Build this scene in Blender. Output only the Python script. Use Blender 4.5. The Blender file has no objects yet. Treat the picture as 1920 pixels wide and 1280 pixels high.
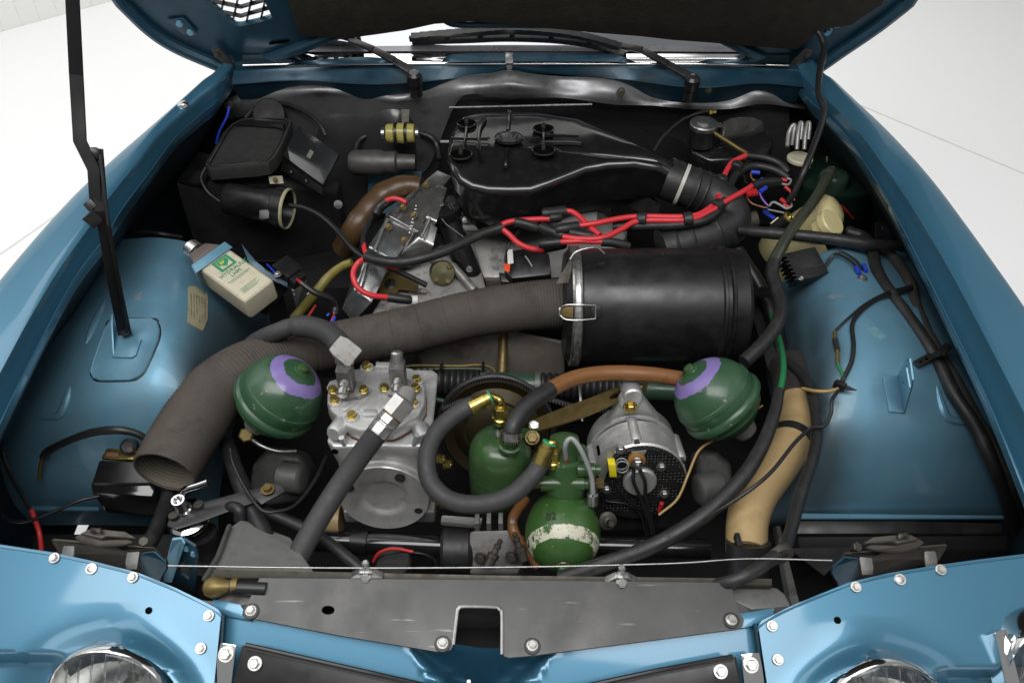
import bpy, bmesh, math, random
from mathutils import Vector as V, Matrix as MX
sc = bpy.context.scene
C = sc.collection
random.seed(4)
# ------------------------------------------------------------------ camera
TH = math.radians(40.0); FPX = 1500.0; CZ = 1.65
cd = bpy.data.cameras.new('camera'); cam = bpy.data.objects.new('camera', cd); C.objects.link(cam)
cam.location = (0, 0, CZ); cam.rotation_euler = (math.radians(90) - TH, 0, 0)
cd.sensor_width = 36; cd.lens = 36 * FPX / 1920; cd.clip_start = 0.05; cd.clip_end = 200
cd.dof.use_dof = True; cd.dof.focus_distance = 1.42; cd.dof.aperture_fstop = 20
sc.camera = cam
# ------------------------------------------------------------------ studio light (white photo studio, soft boxes overhead, one lamp added for the back wall)
w = bpy.data.worlds.new('World'); sc.world = w; w.use_nodes = True
w.node_tree.nodes['Background'].inputs[0].default_value = (.99, 1.0, 1.0, 1)
w.node_tree.nodes['Background'].inputs[1].default_value = 0.28
def area(name, loc, target, sx, sy, power, col=(1, .995, .99)):
    l = bpy.data.lights.new(name, 'AREA'); l.shape = 'RECTANGLE'; l.size = sx; l.size_y = sy
    l.energy = power; l.color = col
    o = bpy.data.objects.new(name, l); C.objects.link(o); o.location = loc
    o.rotation_euler = (V(target) - V(loc)).to_track_quat('-Z', 'Y').to_euler()
    return o
area('softbox', (-0.3, -0.3, 3.5), (0.0, 1.1, 0.6), 3.2, 1.5, 98)
area('softbox', (-0.9, 3.1, 4.2), (-0.6, 2.8, 0), 3.6, 2.6, 66)
area('softbox', (-4.2, 2.2, 3.8), (-2.2, 2.4, 0), 2.5, 3.0, 55)
area('softbox', (4.0, 1.5, 3.8), (2.0, 1.7, 0), 2.0, 3.0, 17)
area('softbox', (0, 4.6, 4.4), (0, 6.6, 2.6), 5.0, 1.5, 75)  # added lamp on the unseen back wall, whitens reflections in the air box lid
sc.view_settings.view_transform = 'Standard'; sc.view_settings.look = 'None'
sc.view_settings.exposure = 0.0; sc.view_settings.gamma = 1.0
try:
    sc.cycles.use_denoising = True; sc.cycles.max_bounces = 8
    sc.cycles.diffuse_bounces = 3; sc.cycles.glossy_bounces = 4
    sc.cycles.transmission_bounces = 6; sc.cycles.sample_clamp_indirect = 4
    sc.cycles.caustics_reflective = False; sc.cycles.caustics_refractive = False
except Exception: pass
# ------------------------------------------------------------------ unprojection: where a feature stands, given its height
CAM = V((0, 0, CZ)); FW = V((0, math.cos(TH), -math.sin(TH))); UP = V((0, math.sin(TH), math.cos(TH)))
def ray(px, py): return V((1, 0, 0)) * ((px - 960) / FPX) + UP * ((640 - py) / FPX) + FW
def P(px, py, z):
    d = ray(px, py); return CAM + d * ((z - CZ) / d.z)
def PY(px, py, y):
    d = ray(px, py); return CAM + d * (y / d.y)
def PN(px, py, p0, n):
    d = ray(px, py); return CAM + d * ((V(p0) - CAM).dot(n) / d.dot(n))
def mpp(p): return (p - CAM).dot(FW) / FPX
def pts(l): return [P(*q) if len(q) == 3 else V(q) for q in l]
# ------------------------------------------------------------------ materials
def nd(nt, t, **k):
    n = nt.nodes.new(t)
    for a, b in k.items(): setattr(n, a, b)
    return n
def mat(name, col, rough=.5, metal=0., coat=0., var=.12, vs=9., dirt=None, damt=.0, ds=14., bump=0., bs=300., rv=.12, spec=.5, trans=0., ior=1.45, dlo=.52, dhi=.68, sheen=0., scratch=0., stretch=None):
    m = bpy.data.materials.new(name); m.use_nodes = True; nt = m.node_tree
    b = nt.nodes['Principled BSDF']
    tc = nd(nt, 'ShaderNodeTexCoord'); co = tc.outputs['Object']
    if stretch:
        mp = nd(nt, 'ShaderNodeMapping'); mp.inputs['Scale'].default_value = stretch; nt.links.new(co, mp.inputs[0]); cs = mp.outputs[0]
    else: cs = co
    n1 = nd(nt, 'ShaderNodeTexNoise'); n1.inputs['Scale'].default_value = vs; n1.inputs['Detail'].default_value = 6; n1.inputs['Roughness'].default_value = .62
    nt.links.new(cs, n1.inputs['Vector'])
    mx = nd(nt, 'ShaderNodeMix', data_type='RGBA')
    lo = [max(0, c * (1 - var)) for c in col]; hi = [min(1, c * (1 + var)) for c in col]
    mx.inputs[6].default_value = (*lo, 1); mx.inputs[7].default_value = (*hi, 1)
    nt.links.new(n1.outputs[0], mx.inputs[0]); last = mx.outputs[2]
    fac = None
    if dirt:
        n2 = nd(nt, 'ShaderNodeTexNoise'); n2.inputs['Scale'].default_value = ds; n2.inputs['Detail'].default_value = 8; n2.inputs['Roughness'].default_value = .7
        nt.links.new(co, n2.inputs['Vector'])
        mr = nd(nt, 'ShaderNodeMapRange'); mr.inputs[1].default_value = dlo; mr.inputs[2].default_value = dhi; mr.inputs[4].default_value = damt
        nt.links.new(n2.outputs[0], mr.inputs[0])
        m2 = nd(nt, 'ShaderNodeMix', data_type='RGBA'); m2.inputs[7].default_value = (*dirt, 1)
        nt.links.new(mr.outputs[0], m2.inputs[0]); nt.links.new(last, m2.inputs[6]); last = m2.outputs[2]; fac = mr.outputs[0]
    if scratch:
        mp = nd(nt, 'ShaderNodeMapping'); mp.inputs['Scale'].default_value = (18, 160, 60); mp.inputs['Rotation'].default_value = (0, 0, .6); nt.links.new(co, mp.inputs[0])
        n4 = nd(nt, 'ShaderNodeTexNoise'); n4.inputs['Scale'].default_value = 1; n4.inputs['Detail'].default_value = 3; nt.links.new(mp.outputs[0], n4.inputs['Vector'])
        mr = nd(nt, 'ShaderNodeMapRange'); mr.inputs[1].default_value = .68; mr.inputs[2].default_value = .74; mr.inputs[4].default_value = scratch; nt.links.new(n4.outputs[0], mr.inputs[0])
        m4 = nd(nt, 'ShaderNodeMix', data_type='RGBA'); m4.inputs[7].default_value = (*[min(1, c * 1.9 + .05) for c in col], 1)
        nt.links.new(mr.outputs[0], m4.inputs[0]); nt.links.new(last, m4.inputs[6]); last = m4.outputs[2]
    nt.links.new(last, b.inputs['Base Color'])
    b.inputs['Metallic'].default_value = metal
    if rv:
        mr = nd(nt, 'ShaderNodeMapRange'); mr.inputs[3].default_value = max(.02, rough - rv); mr.inputs[4].default_value = min(1, rough + rv); mr.inputs[1].default_value = .3; mr.inputs[2].default_value = .7
        n5 = nd(nt, 'ShaderNodeTexNoise'); n5.inputs['Scale'].default_value = vs * 2.3; n5.inputs['Detail'].default_value = 5; nt.links.new(co, n5.inputs['Vector'])
        nt.links.new(n5.outputs[0], mr.inputs[0]); nt.links.new(mr.outputs[0], b.inputs['Roughness'])
    else: b.inputs['Roughness'].default_value = rough
    b.inputs['Coat Weight'].default_value = coat; b.inputs['Coat Roughness'].default_value = .06
    b.inputs['Specular IOR Level'].default_value = spec
    if trans: b.inputs['Transmission Weight'].default_value = trans; b.inputs['IOR'].default_value = ior
    if bump:
        n3 = nd(nt, 'ShaderNodeTexNoise'); n3.inputs['Scale'].default_value = bs; n3.inputs['Detail'].default_value = 4; nt.links.new(co, n3.inputs['Vector'])
        bp = nd(nt, 'ShaderNodeBump'); bp.inputs['Strength'].default_value = bump; bp.inputs['Distance'].default_value = .002
        nt.links.new(n3.outputs[0], bp.inputs['Height']); nt.links.new(bp.outputs[0], b.inputs['Normal'])
    return m
GREY = (.10, .095, .085); DUST = (.20, .18, .15)
m_blue = mat('blue metallic paint', (.053, .175, .270), .34, .45, .7, .06, 900, rv=.04)
m_bluein = mat('dusty blue paint', (.135, .30, .41), .44, .4, .2, .10, 6, DUST, .36, 11, rv=.12, dlo=.5, dhi=.8, scratch=.12)
m_blueshade = mat('blue paint with shade in colour', (.012, .048, .076), .42, .3, .12, .15, 8, (.03, .03, .03), .6, 10)  # same body blue, shade under hood and scuttle put into the colour
m_black = mat('black paint', (.012, .012, .013), .38, var=.3, dirt=(.05, .047, .042), damt=.5, ds=12)
m_blackgl = mat('glossy black plastic', (.010, .010, .011), .17, coat=.5, var=.2, dirt=(.03, .03, .03), damt=.4, ds=30, rv=.06, bump=.05, bs=18)
m_satin = mat('satin black sheet metal', (.009, .009, .0095), .36, var=.2, dirt=(.055, .050, .045), damt=.4, ds=16, rv=.12, dlo=.5, dhi=.8, scratch=.05)
m_rubber = mat('black rubber', (.016, .016, .0165), .48, var=.25, vs=30, dirt=(.05, .048, .045), damt=.45, ds=25, rv=.1, bump=.08, bs=500)
m_rubgrey = mat('grey braided rubber', (.040, .040, .042), .62, var=.15, vs=60, rv=.1, bump=.15, bs=900)
m_dark = mat('grimy black', (.006, .006, .0062), .7, var=.5, vs=12, dirt=(.03, .026, .022), damt=.3, ds=8, bump=.2, bs=60)
m_cable = mat('black cable sheath', (.013, .013, .014), .4, var=.2, vs=40, rv=.08)
m_cast = mat('cast aluminium', (.62, .62, .61), .45, .7, var=.16, vs=22, dirt=(.22, .205, .185), damt=.6, ds=26, rv=.12, bump=.18, bs=420)
m_castdk = mat('dirty cast aluminium', (.36, .355, .34), .5, .6, var=.28, vs=16, dirt=(.055, .045, .035), damt=.8, ds=18, rv=.12, bump=.2, bs=260)
m_castgrey = mat('grey casting', (.13, .13, .127), .5, .4, var=.25, vs=14, dirt=(.04, .036, .03), damt=.8, ds=16, rv=.12, bump=.2, bs=260)
m_polish = mat('polished aluminium', (.50, .50, .495), .23, .92, var=.08, vs=16, dirt=(.42, .41, .40), damt=.2, ds=22, rv=.08)
m_sheet = mat('dull aluminium sheet', (.058, .058, .0575), .40, .72, var=.3, vs=7, dirt=(.085, .083, .08), damt=.6, ds=12, rv=.1, scratch=.7)
m_shield = mat('aged shield sheet', (.20, .20, .205), .40, .65, var=.4, vs=9, dirt=(.06, .06, .06), damt=.8, ds=8, rv=.1, bump=.5, bs=11)
m_steel = mat('zinc plated steel', (.42, .42, .41), .32, .9, var=.2, vs=40, dirt=(.12, .10, .08), damt=.5, ds=40)
m_steeldk = mat('dark old steel', (.075, .068, .058), .56, .7, var=.3, vs=30, dirt=(.05, .035, .02), damt=.7, ds=30)
m_chrome = mat('bright chrome', (.78, .78, .78), .08, 1., var=.05, rv=.03)
m_bolt = mat('bright bolt head', (.50, .49, .47), .36, 1., var=.12, vs=60, rv=.08)
m_brass = mat('yellow zinc plate', (.52, .40, .12), .26, .95, var=.2, vs=40, dirt=(.2, .12, .03), damt=.5, ds=60, rv=.08)
m_brassold = mat('old yellow chromate', (.17, .125, .045), .48, .6, var=.3, vs=25, dirt=(.10, .055, .02), damt=.7, ds=30, bump=.1, bs=300)
m_duct = mat('brown grey fabric duct', (.075, .064, .055), .75, var=.3, vs=14, dirt=(.035, .029, .024), damt=.75, ds=11, bump=.3, bs=700, spec=.3)
m_red = mat('red silicone lead', (.62, .035, .045), .38, var=.08, vs=30, rv=.06)
m_redw = mat('red wire', (.45, .02, .02), .4)
m_brown = mat('brown hose', (.22, .095, .032), .4, var=.2, vs=20, dirt=(.12, .05, .02), damt=.5, ds=20, rv=.08)
m_brownold = mat('old brown hose', (.078, .042, .016), .35, var=.3, vs=14, dirt=(.04, .02, .01), damt=.6, ds=16, rv=.08)
m_tan = mat('tan hose', (.38, .27, .13), .42, var=.12, vs=12, dirt=(.19, .115, .045), damt=.6, ds=9, rv=.08)
m_olive = mat('yellow green hose', (.20, .17, .035), .4, var=.2, vs=20)
m_cream = mat('cream plastic', (.58, .50, .26), .38, var=.12, vs=12, dirt=(.35, .27, .10), damt=.6, ds=14)
m_ivory = mat('ivory tin', (.52, .48, .36), .4, var=.06, vs=30, dirt=(.30, .26, .17), damt=.6, ds=40)
m_lid = mat('ivory cap plastic', (.55, .52, .38), .45, var=.08)
m_yellow = mat('yellow filter plastic', (.62, .55, .16), .2, var=.3, vs=20, trans=.4)
m_insul = mat('brown black insulation felt', (.028, .025, .020), .95, var=.4, vs=30, dirt=(.045, .04, .03), damt=.6, ds=14, bump=.6, bs=220, spec=.15)
m_grgrey = mat('green grey paint', (.035, .07, .045), .35, var=.25, vs=14, dirt=(.02, .025, .02), damt=.6, ds=16)
m_grdk = mat('dark green tank paint', (.010, .028, .019), .28, var=.2, vs=10, rv=.06)
m_grpaint = mat('green paint', (.036, .085, .028), .28, coat=.2, var=.12, vs=12, dirt=(.06, .08, .04), damt=.5, ds=40, rv=.08)
m_greenw = mat('green cable', (.02, .17, .06), .35)
m_bluew = mat('blue crimp', (.02, .05, .45), .35)
m_yelw = mat('yellow connector', (.75, .62, .02), .35)
m_grw = mat('grey wire', (.28, .29, .29), .4)
m_purw = mat('violet wire', (.25, .12, .5), .4)
m_brw = mat('brown wire', (.20, .07, .02), .4)
m_beigew = mat('beige wire', (.38, .25, .10), .45)
m_orange = mat('orange plastic', (.75, .08, .02), .35)
m_white = mat('white label', (.62, .62, .60), .5, var=.05)
m_sticker = mat('aged paper label', (.34, .31, .20), .6, var=.12, vs=30, dirt=(.18, .15, .08), damt=.7, ds=50)
m_ink = mat('black ink', (.02, .02, .018), .6)
m_inkgrey = mat('grey ink', (.13, .13, .11), .6)
m_inkgold = mat('gold ink', (.45, .38, .16), .5)
m_inkgreen = mat('green ink', (.015, .22, .10), .45)
m_inkyel = mat('yellow ink', (.80, .65, .04), .45)
m_floor = mat('white studio floor', (.87, .875, .875), .45, var=.02, vs=.7, rv=.05)
m_wall = mat('white studio wall', (.80, .80, .77), .6, var=.03, vs=2)
m_joint = mat('floor joint', (.66, .66, .64), .6)
m_lens = mat('headlight glass', (.92, .93, .92), .04, var=0, trans=1., ior=1.45, rv=0)
m_glass = mat('windscreen glass', (.43, .44, .47), .07, .85, var=.03, rv=.02)
m_greyscr = mat('grey band', (.25, .24, .26), .3, .3)
m_hole = mat('hole shade', (.004, .004, .004), .9, var=0, rv=0, spec=0.)  # flat black puts the shade inside holes, slots and recesses into colour
m_gasket = mat('brown gasket', (.12, .05, .02), .6)
def ring_mat(name, base, ringc, a0, a1, chip, tip=None):
    """painted band round the pole of a sphere: angle from local +Z between a0 and a1 (flat paint with ragged edge)"""
    m = bpy.data.materials.new(name); m.use_nodes = True; nt = m.node_tree; b = nt.nodes['Principled BSDF']
    tc = nd(nt, 'ShaderNodeTexCoord'); sx = nd(nt, 'ShaderNodeSeparateXYZ'); nt.links.new(tc.outputs['Object'], sx.inputs[0])
    ln = nd(nt, 'ShaderNodeVectorMath', operation='LENGTH'); nt.links.new(tc.outputs['Object'], ln.inputs[0])
    dv = nd(nt, 'ShaderNodeMath', operation='DIVIDE'); nt.links.new(sx.outputs[2], dv.inputs[0]); nt.links.new(ln.outputs['Value'], dv.inputs[1])
    ac = nd(nt, 'ShaderNodeMath', operation='ARCCOSINE'); nt.links.new(dv.outputs[0], ac.inputs[0])
    nz = nd(nt, 'ShaderNodeTexNoise'); nz.inputs['Scale'].default_value = 22; nz.inputs['Detail'].default_value = 7; nz.inputs['Roughness'].default_value = .7; nt.links.new(tc.outputs['Object'], nz.inputs['Vector'])
    ad = nd(nt, 'ShaderNodeMath', operation='MULTIPLY_ADD'); ad.inputs[1].default_value = .28; nt.links.new(nz.outputs[0], ad.inputs[0]); nt.links.new(ac.outputs[0], ad.inputs[2])
    g = nd(nt, 'ShaderNodeMath', operation='GREATER_THAN'); g.inputs[1].default_value = a0 + .14; nt.links.new(ad.outputs[0], g.inputs[0])
    l = nd(nt, 'ShaderNodeMath', operation='LESS_THAN'); l.inputs[1].default_value = a1 + .14; nt.links.new(ad.outputs[0], l.inputs[0])
    n2 = nd(nt, 'ShaderNodeTexNoise'); n2.inputs['Scale'].default_value = 60; n2.inputs['Detail'].default_value = 9; n2.inputs['Roughness'].default_value = .75; nt.links.new(tc.outputs['Object'], n2.inputs['Vector'])
    ch = nd(nt, 'ShaderNodeMath', operation='GREATER_THAN'); ch.inputs[1].default_value = chip; nt.links.new(n2.outputs[0], ch.inputs[0])
    mu = nd(nt, 'ShaderNodeMath', operation='MULTIPLY'); nt.links.new(g.outputs[0], mu.inputs[0]); nt.links.new(l.outputs[0], mu.inputs[1])
    mu2 = nd(nt, 'ShaderNodeMath', operation='MULTIPLY'); nt.links.new(mu.outputs[0], mu2.inputs[0]); nt.links.new(ch.outputs[0], mu2.inputs[1])
    n3 = nd(nt, 'ShaderNodeTexNoise'); n3.inputs['Scale'].default_value = 14; n3.inputs['Detail'].default_value = 6; nt.links.new(tc.outputs['Object'], n3.inputs['Vector'])
    c0 = nd(nt, 'ShaderNodeMix', data_type='RGBA'); c0.inputs[6].default_value = (*[c * .85 for c in base], 1); c0.inputs[7].default_value = (*[c * 1.2 for c in base], 1); nt.links.new(n3.outputs[0], c0.inputs[0])
    # small bare-metal chips
    n4 = nd(nt, 'ShaderNodeTexNoise'); n4.inputs['Scale'].default_value = 75; n4.inputs['Detail'].default_value = 5; nt.links.new(tc.outputs['Object'], n4.inputs['Vector'])
    cp = nd(nt, 'ShaderNodeMath', operation='GREATER_THAN'); cp.inputs[1].default_value = .695; nt.links.new(n4.outputs[0], cp.inputs[0])
    c2 = nd(nt, 'ShaderNodeMix', data_type='RGBA'); c2.inputs[7].default_value = (.22, .19, .15, 1); nt.links.new(cp.outputs[0], c2.inputs[0]); nt.links.new(c0.outputs[2], c2.inputs[6])
    c1 = nd(nt, 'ShaderNodeMix', data_type='RGBA'); c1.inputs[7].default_value = (*ringc, 1); nt.links.new(mu2.outputs[0], c1.inputs[0]); nt.links.new(c2.outputs[2], c1.inputs[6]); last = c1.outputs[2]
    if tip:
        t = nd(nt, 'ShaderNodeMath', operation='LESS_THAN'); t.inputs[1].default_value = tip[1] + .14; nt.links.new(ad.outputs[0], t.inputs[0])
        c3 = nd(nt, 'ShaderNodeMix', data_type='RGBA'); c3.inputs[7].default_value = (*tip[0], 1); nt.links.new(t.outputs[0], c3.inputs[0]); nt.links.new(last, c3.inputs[6]); last = c3.outputs[2]
    nt.links.new(last, b.inputs['Base Color']); rr = nd(nt, 'ShaderNodeMapRange'); rr.inputs[1].default_value = .35; rr.inputs[2].default_value = .65; rr.inputs[3].default_value = .2; rr.inputs[4].default_value = .5; nt.links.new(n3.outputs[0], rr.inputs[0]); nt.links.new(rr.outputs[0], b.inputs['Roughness']); bq = nd(nt, 'ShaderNodeBump'); bq.inputs['Strength'].default_value = .12; bq.inputs['Distance'].default_value = .002; nt.links.new(n2.outputs[0], bq.inputs['Height']); nt.links.new(bq.outputs[0], b.inputs['Normal']); b.inputs['Coat Weight'].default_value = .15
    return m
m_sph1 = ring_mat('green sphere paint with violet ring', (.026, .074, .035), (.20, .15, .38), .42, .74, .36)
m_sph3 = ring_mat('green sphere paint with white ring', (.036, .098, .022), (.56, .54, .43), .89, 1.257, .47, ((.10, .02, .012), .24))
# ------------------------------------------------------------------ geometry helpers
WM = {}      # world matrices
class G:
    def __init__(s): s.v = []; s.f = []; s.mi = []
    def add(s, vs, fs, mi=0):
        o = len(s.v); s.v += [V(q) for q in vs]; s.f += [[i + o for i in f] for f in fs]; s.mi += [mi] * len(fs); return s
def catmull(p, k=6, closed=False):
    n = len(p)
    if n < 3 and not closed: return [p[0].lerp(p[1], i / k) for i in range(k + 1)]
    out = []
    segs = n if closed else n - 1
    for i in range(segs):
        g = (lambda j: p[j % n]) if closed else (lambda j: p[j] if 0 <= j < n else (p[0] * 2 - p[1] if j < 0 else p[-1] * 2 - p[-2]))
        a, b, c, d = g(i - 1), g(i), g(i + 1), g(i + 2)
        for j in range(k):
            t = j / k
            out.append(.5 * ((2 * b) + (c - a) * t + (2 * a - 5 * b + 4 * c - d) * t * t + (3 * b - a - 3 * c + d) * t ** 3))
    if not closed: out.append(p[-1].copy())
    return out
def frame(n, hint=V((0, 0, 1))):
    n = n.normalized()
    if abs(n.dot(hint)) > .95: hint = V((0, 1, 0)) if abs(n.y) < .9 else V((1, 0, 0))
    x = hint.cross(n).normalized(); y = n.cross(x); return x, y, n
def g_tube(path, r, n=10, caps=True, g=None, mi=0):
    """path: world points; r: number or list"""
    g = g or G(); m = len(path)
    rr = r if isinstance(r, (list, tuple)) else [r] * m
    tang = [(path[min(i + 1, m - 1)] - path[max(i - 1, 0)]).normalized() for i in range(m)]
    x, y, _ = frame(tang[0]); vs = []; fs = []
    for i in range(m):
        x = (x - tang[i] * x.dot(tang[i])).normalized(); y = tang[i].cross(x)
        for j in range(n):
            a = 2 * math.pi * j / n; vs.append(path[i] + (x * math.cos(a) + y * math.sin(a)) * rr[i])
    for i in range(m - 1):
        for j in range(n): fs.append([i * n + j, i * n + (j + 1) % n, (i + 1) * n + (j + 1) % n, (i + 1) * n + j])
    if caps: fs.append(list(range(n))[::-1]); fs.append([(m - 1) * n + j for j in range(n)])
    return g.add(vs, fs, mi)
def g_lathe(o, ax, prof, n=28, g=None, hint=V((0, 0, 1)), mi=0, cap0=True, cap1=True):
    """prof: (distance along ax from o, radius)"""
    g = g or G(); x, y, z = frame(V(ax), hint); o = V(o); vs = []; fs = []
    m = len(prof)
    for d, r in prof:
        for j in range(n):
            a = 2 * math.pi * j / n; vs.append(o + z * d + (x * math.cos(a) + y * math.sin(a)) * max(r, 1e-5))
    for i in range(m - 1):
        for j in range(n): fs.append([i * n + j, i * n + (j + 1) % n, (i + 1) * n + (j + 1) % n, (i + 1) * n + j])
    if cap0: fs.append(list(range(n))[::-1])
    if cap1: fs.append([(m - 1) * n + j for j in range(n)])
    return g.add(vs, fs, mi)
def g_box(c, hx, hy, hz, X=V((1, 0, 0)), Y=V((0, 1, 0)), Z=V((0, 0, 1)), g=None, mi=0):
    g = g or G(); c = V(c); vs = [c + X * hx * a + Y * hy * b + Z * hz * d for d in (-1, 1) for b in (-1, 1) for a in (-1, 1)]
    return g.add(vs, [[0, 2, 3, 1], [4, 5, 7, 6], [0, 1, 5, 4], [2, 6, 7, 3], [1, 3, 7, 5], [0, 4, 6, 2]], mi)
def g_prism(poly, th, g=None, holes=(), mi=0):
    """polygon (world points, any plane) extruded by vector th; holes are further loops"""
    g = g or G()
    if not holes:
        n = len(poly); vs = [V(p) for p in poly] + [V(p) + th for p in poly]
        fs = [list(range(n))[::-1], list(range(n, 2 * n))] + [[i, (i + 1) % n, n + (i + 1) % n, n + i] for i in range(n)]
        return g.add(vs, fs, mi)
    bm = bmesh.new(); ed = []
    for lp in [poly] + list(holes):
        vv = [bm.verts.new(p) for p in lp]
        ed += [bm.edges.new((vv[i], vv[(i + 1) % len(vv)])) for i in range(len(vv))]
    nrm = V(th).normalized()
    bmesh.ops.triangle_fill(bm, edges=ed, use_beauty=True, use_dissolve=False, normal=nrm)
    bm.verts.index_update(); bm.verts.ensure_lookup_table()
    vs = [v.co.copy() for v in bm.verts]; fs = [[v.index for v in f.verts] for f in bm.faces]; n = len(vs)
    vs2 = vs + [v + V(th) for v in vs]; al = [f[::-1] for f in fs] + [[i + n for i in f] for f in fs]
    k = 0
    for lp in [poly] + list(holes):
        m = len(lp)
        for i in range(m): al.append([k + i, k + (i + 1) % m, n + k + (i + 1) % m, n + k + i])
        k += m
    bm.free(); return g.add(vs2, al, mi)
def g_loft(A, B, g=None, mi=0, caps=True):
    g = g or G(); n = len(A); fs = [[i, (i + 1) % n, n + (i + 1) % n, n + i] for i in range(n)]
    if caps: fs += [list(range(n))[::-1], list(range(n, 2 * n))]
    return g.add(list(A) + list(B), fs, mi)
def g_stack(loops, g=None, mi=0, cap0=True, cap1=True):
    g = g or G(); n = len(loops[0]); vs = []; fs = []
    for l in loops: vs += list(l)
    for k in range(len(loops) - 1):
        for i in range(n): fs.append([k * n + i, k * n + (i + 1) % n, (k + 1) * n + (i + 1) % n, (k + 1) * n + i])
    if cap0: fs.append(list(range(n))[::-1])
    if cap1: fs.append([(len(loops) - 1) * n + i for i in range(n)])
    return g.add(vs, fs, mi)
def g_patch(rows, ku=6, kv=6, lin_v=False, g=None, mi=0):
    """rows of world points; smooth along and across"""
    g = g or G(); rs = []
    for r in rows: rs.append(catmull(r, ku))
    cols = list(zip(*rs)); out = []
    for c in cols:
        c = list(c)
        if lin_v:
            o = []
            for a, b in zip(c, c[1:]): o += [a.lerp(b, i / kv) for i in range(kv)]
            out.append(o + [c[-1]])
        else: out.append(catmull(c, kv))
    m = len(out[0]); vs = [p for c in out for p in c]; fs = []
    for i in range(len(out) - 1):
        for j in range(m - 1): fs.append([i * m + j, (i + 1) * m + j, (i + 1) * m + j + 1, i * m + j + 1])
    return g.add(vs, fs, mi)
def inset(loop, d, dz=0):
    """shrink a loop towards its own inside by about d metres (horizontal)"""
    n = len(loop); c = sum(loop, V()) / n; out = []
    area2 = sum(loop[i].x * loop[(i + 1) % n].y - loop[(i + 1) % n].x * loop[i].y for i in range(n)); sg = 1 if area2 > 0 else -1
    for i in range(n):
        a, b, e = loop[i - 1], loop[i], loop[(i + 1) % n]
        t = ((b - a).normalized() + (e - b).normalized()); t.z = 0
        if t.length < 1e-6: t = (e - b)
        t.normalize(); nn = V((-t.y, t.x, 0)) * sg
        out.append(b + nn * d + V((0, 0, dz)))
    return out
def mk(name, g, m, parent=None, tag=None, bevel=0., bseg=2, sharp=35, solid=0., kind=None, local=None, recalc=True, sub=0):
    me = bpy.data.meshes.new(name)
    bm = bmesh.new(); vv = [bm.verts.new(p) for p in g.v]; bm.verts.index_update()
    for f, mi in zip(g.f, g.mi):
        q = []
        for i in f:
            if vv[i] not in q: q.append(vv[i])
        try: fc = bm.faces.new(q); fc.material_index = mi; fc.smooth = True
        except ValueError: pass
    if bevel or solid: bmesh.ops.remove_doubles(bm, verts=bm.verts, dist=1e-6)
    if recalc: bmesh.ops.recalc_face_normals(bm, faces=bm.faces)
    if solid: bmesh.ops.solidify(bm, geom=bm.faces[:], thickness=solid)
    if bevel:
        ed = [e for e in bm.edges if len(e.link_faces) == 2 and e.calc_face_angle(0) > math.radians(28)]
        try: bmesh.ops.bevel(bm, geom=ed, offset=bevel, segments=bseg, profile=.6, affect='EDGES', clamp_overlap=True)
        except Exception: pass
        for f in bm.faces: f.smooth = True
    # recentre: origin at the base
    if local is None:
        xs = [v.co for v in bm.verts]
        o = V(((min(p.x for p in xs) + max(p.x for p in xs)) / 2, (min(p.y for p in xs) + max(p.y for p in xs)) / 2, min(p.z for p in xs)))
        M4 = MX.Translation(o)
    else: M4 = local
    inv = M4.inverted()
    for v in bm.verts: v.co = inv @ v.co
    bm.to_mesh(me); bm.free()
    for q in (m if isinstance(m, (list, tuple)) else [m]): me.materials.append(q)
    try: me.set_sharp_from_angle(angle=math.radians(sharp))
    except Exception: pass
    ob = bpy.data.objects.new(name, me); C.objects.link(ob); WM[ob.name] = M4
    if parent is not None: ob.parent = parent
    if tag: ob['label'] = tag[0]; ob['category'] = tag[1]
    if tag and len(tag) > 2 and tag[2]: ob['group'] = tag[2]
    if kind: ob['kind'] = kind
    return ob
def thing(name, label, cat, group=None):
    o = bpy.data.objects.new(name, None); C.objects.link(o); o.empty_display_size = .02
    o['label'] = label; o['category'] = cat
    if group: o['group'] = group
    WM[o.name] = None; return o
def finalize():
    bpy.context.view_layer.update()
    for o in list(C.objects):
        if o.type == 'EMPTY':
            xs = []
            for ch in o.children:
                M4 = WM[ch.name]; xs += [M4 @ V(c) for c in ch.bound_box]
            b = V(((min(p.x for p in xs) + max(p.x for p in xs)) / 2, (min(p.y for p in xs) + max(p.y for p in xs)) / 2, min(p.z for p in xs)))
            WM[o.name] = MX.Translation(b)
    for o in list(C.objects):
        if o.name in WM:
            o.matrix_basis = (WM[o.parent.name].inverted() @ WM[o.name]) if o.parent else WM[o.name]
def tube(name, l, rpx, m, parent=None, tag=None, k=6, n=10, caps=True, kind=None, sharp=50):
    """round hose or wire through (px,py,z); rpx = radius in photo pixels (number or list)"""
    p = pts(l); sp = catmull(p, k)
    if isinstance(rpx, (list, tuple)):
        rr = [q * mpp(a) for q, a in zip(rpx, p)]; R = []
        for i in range(len(p) - 1): R += [rr[i] + (rr[i + 1] - rr[i]) * j / k for j in range(k)]
        R.append(rr[-1])
    else:
        R = rpx * sum(mpp(a) for a in p) / len(p)
    rq = rpx[0] if isinstance(rpx, (list, tuple)) else rpx
    if rq > 5:
        ph_ = random.random() * 6; R = [(R[i] if isinstance(R, list) else R) * (1 + .025 * math.sin(i * 1.3 + ph_) + .02 * math.sin(i * .47 + ph_ * 2)) for i in range(len(sp))]
    return mk(name, g_tube(sp, R, n, caps), m, parent, tag, kind=kind, sharp=sharp)
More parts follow.
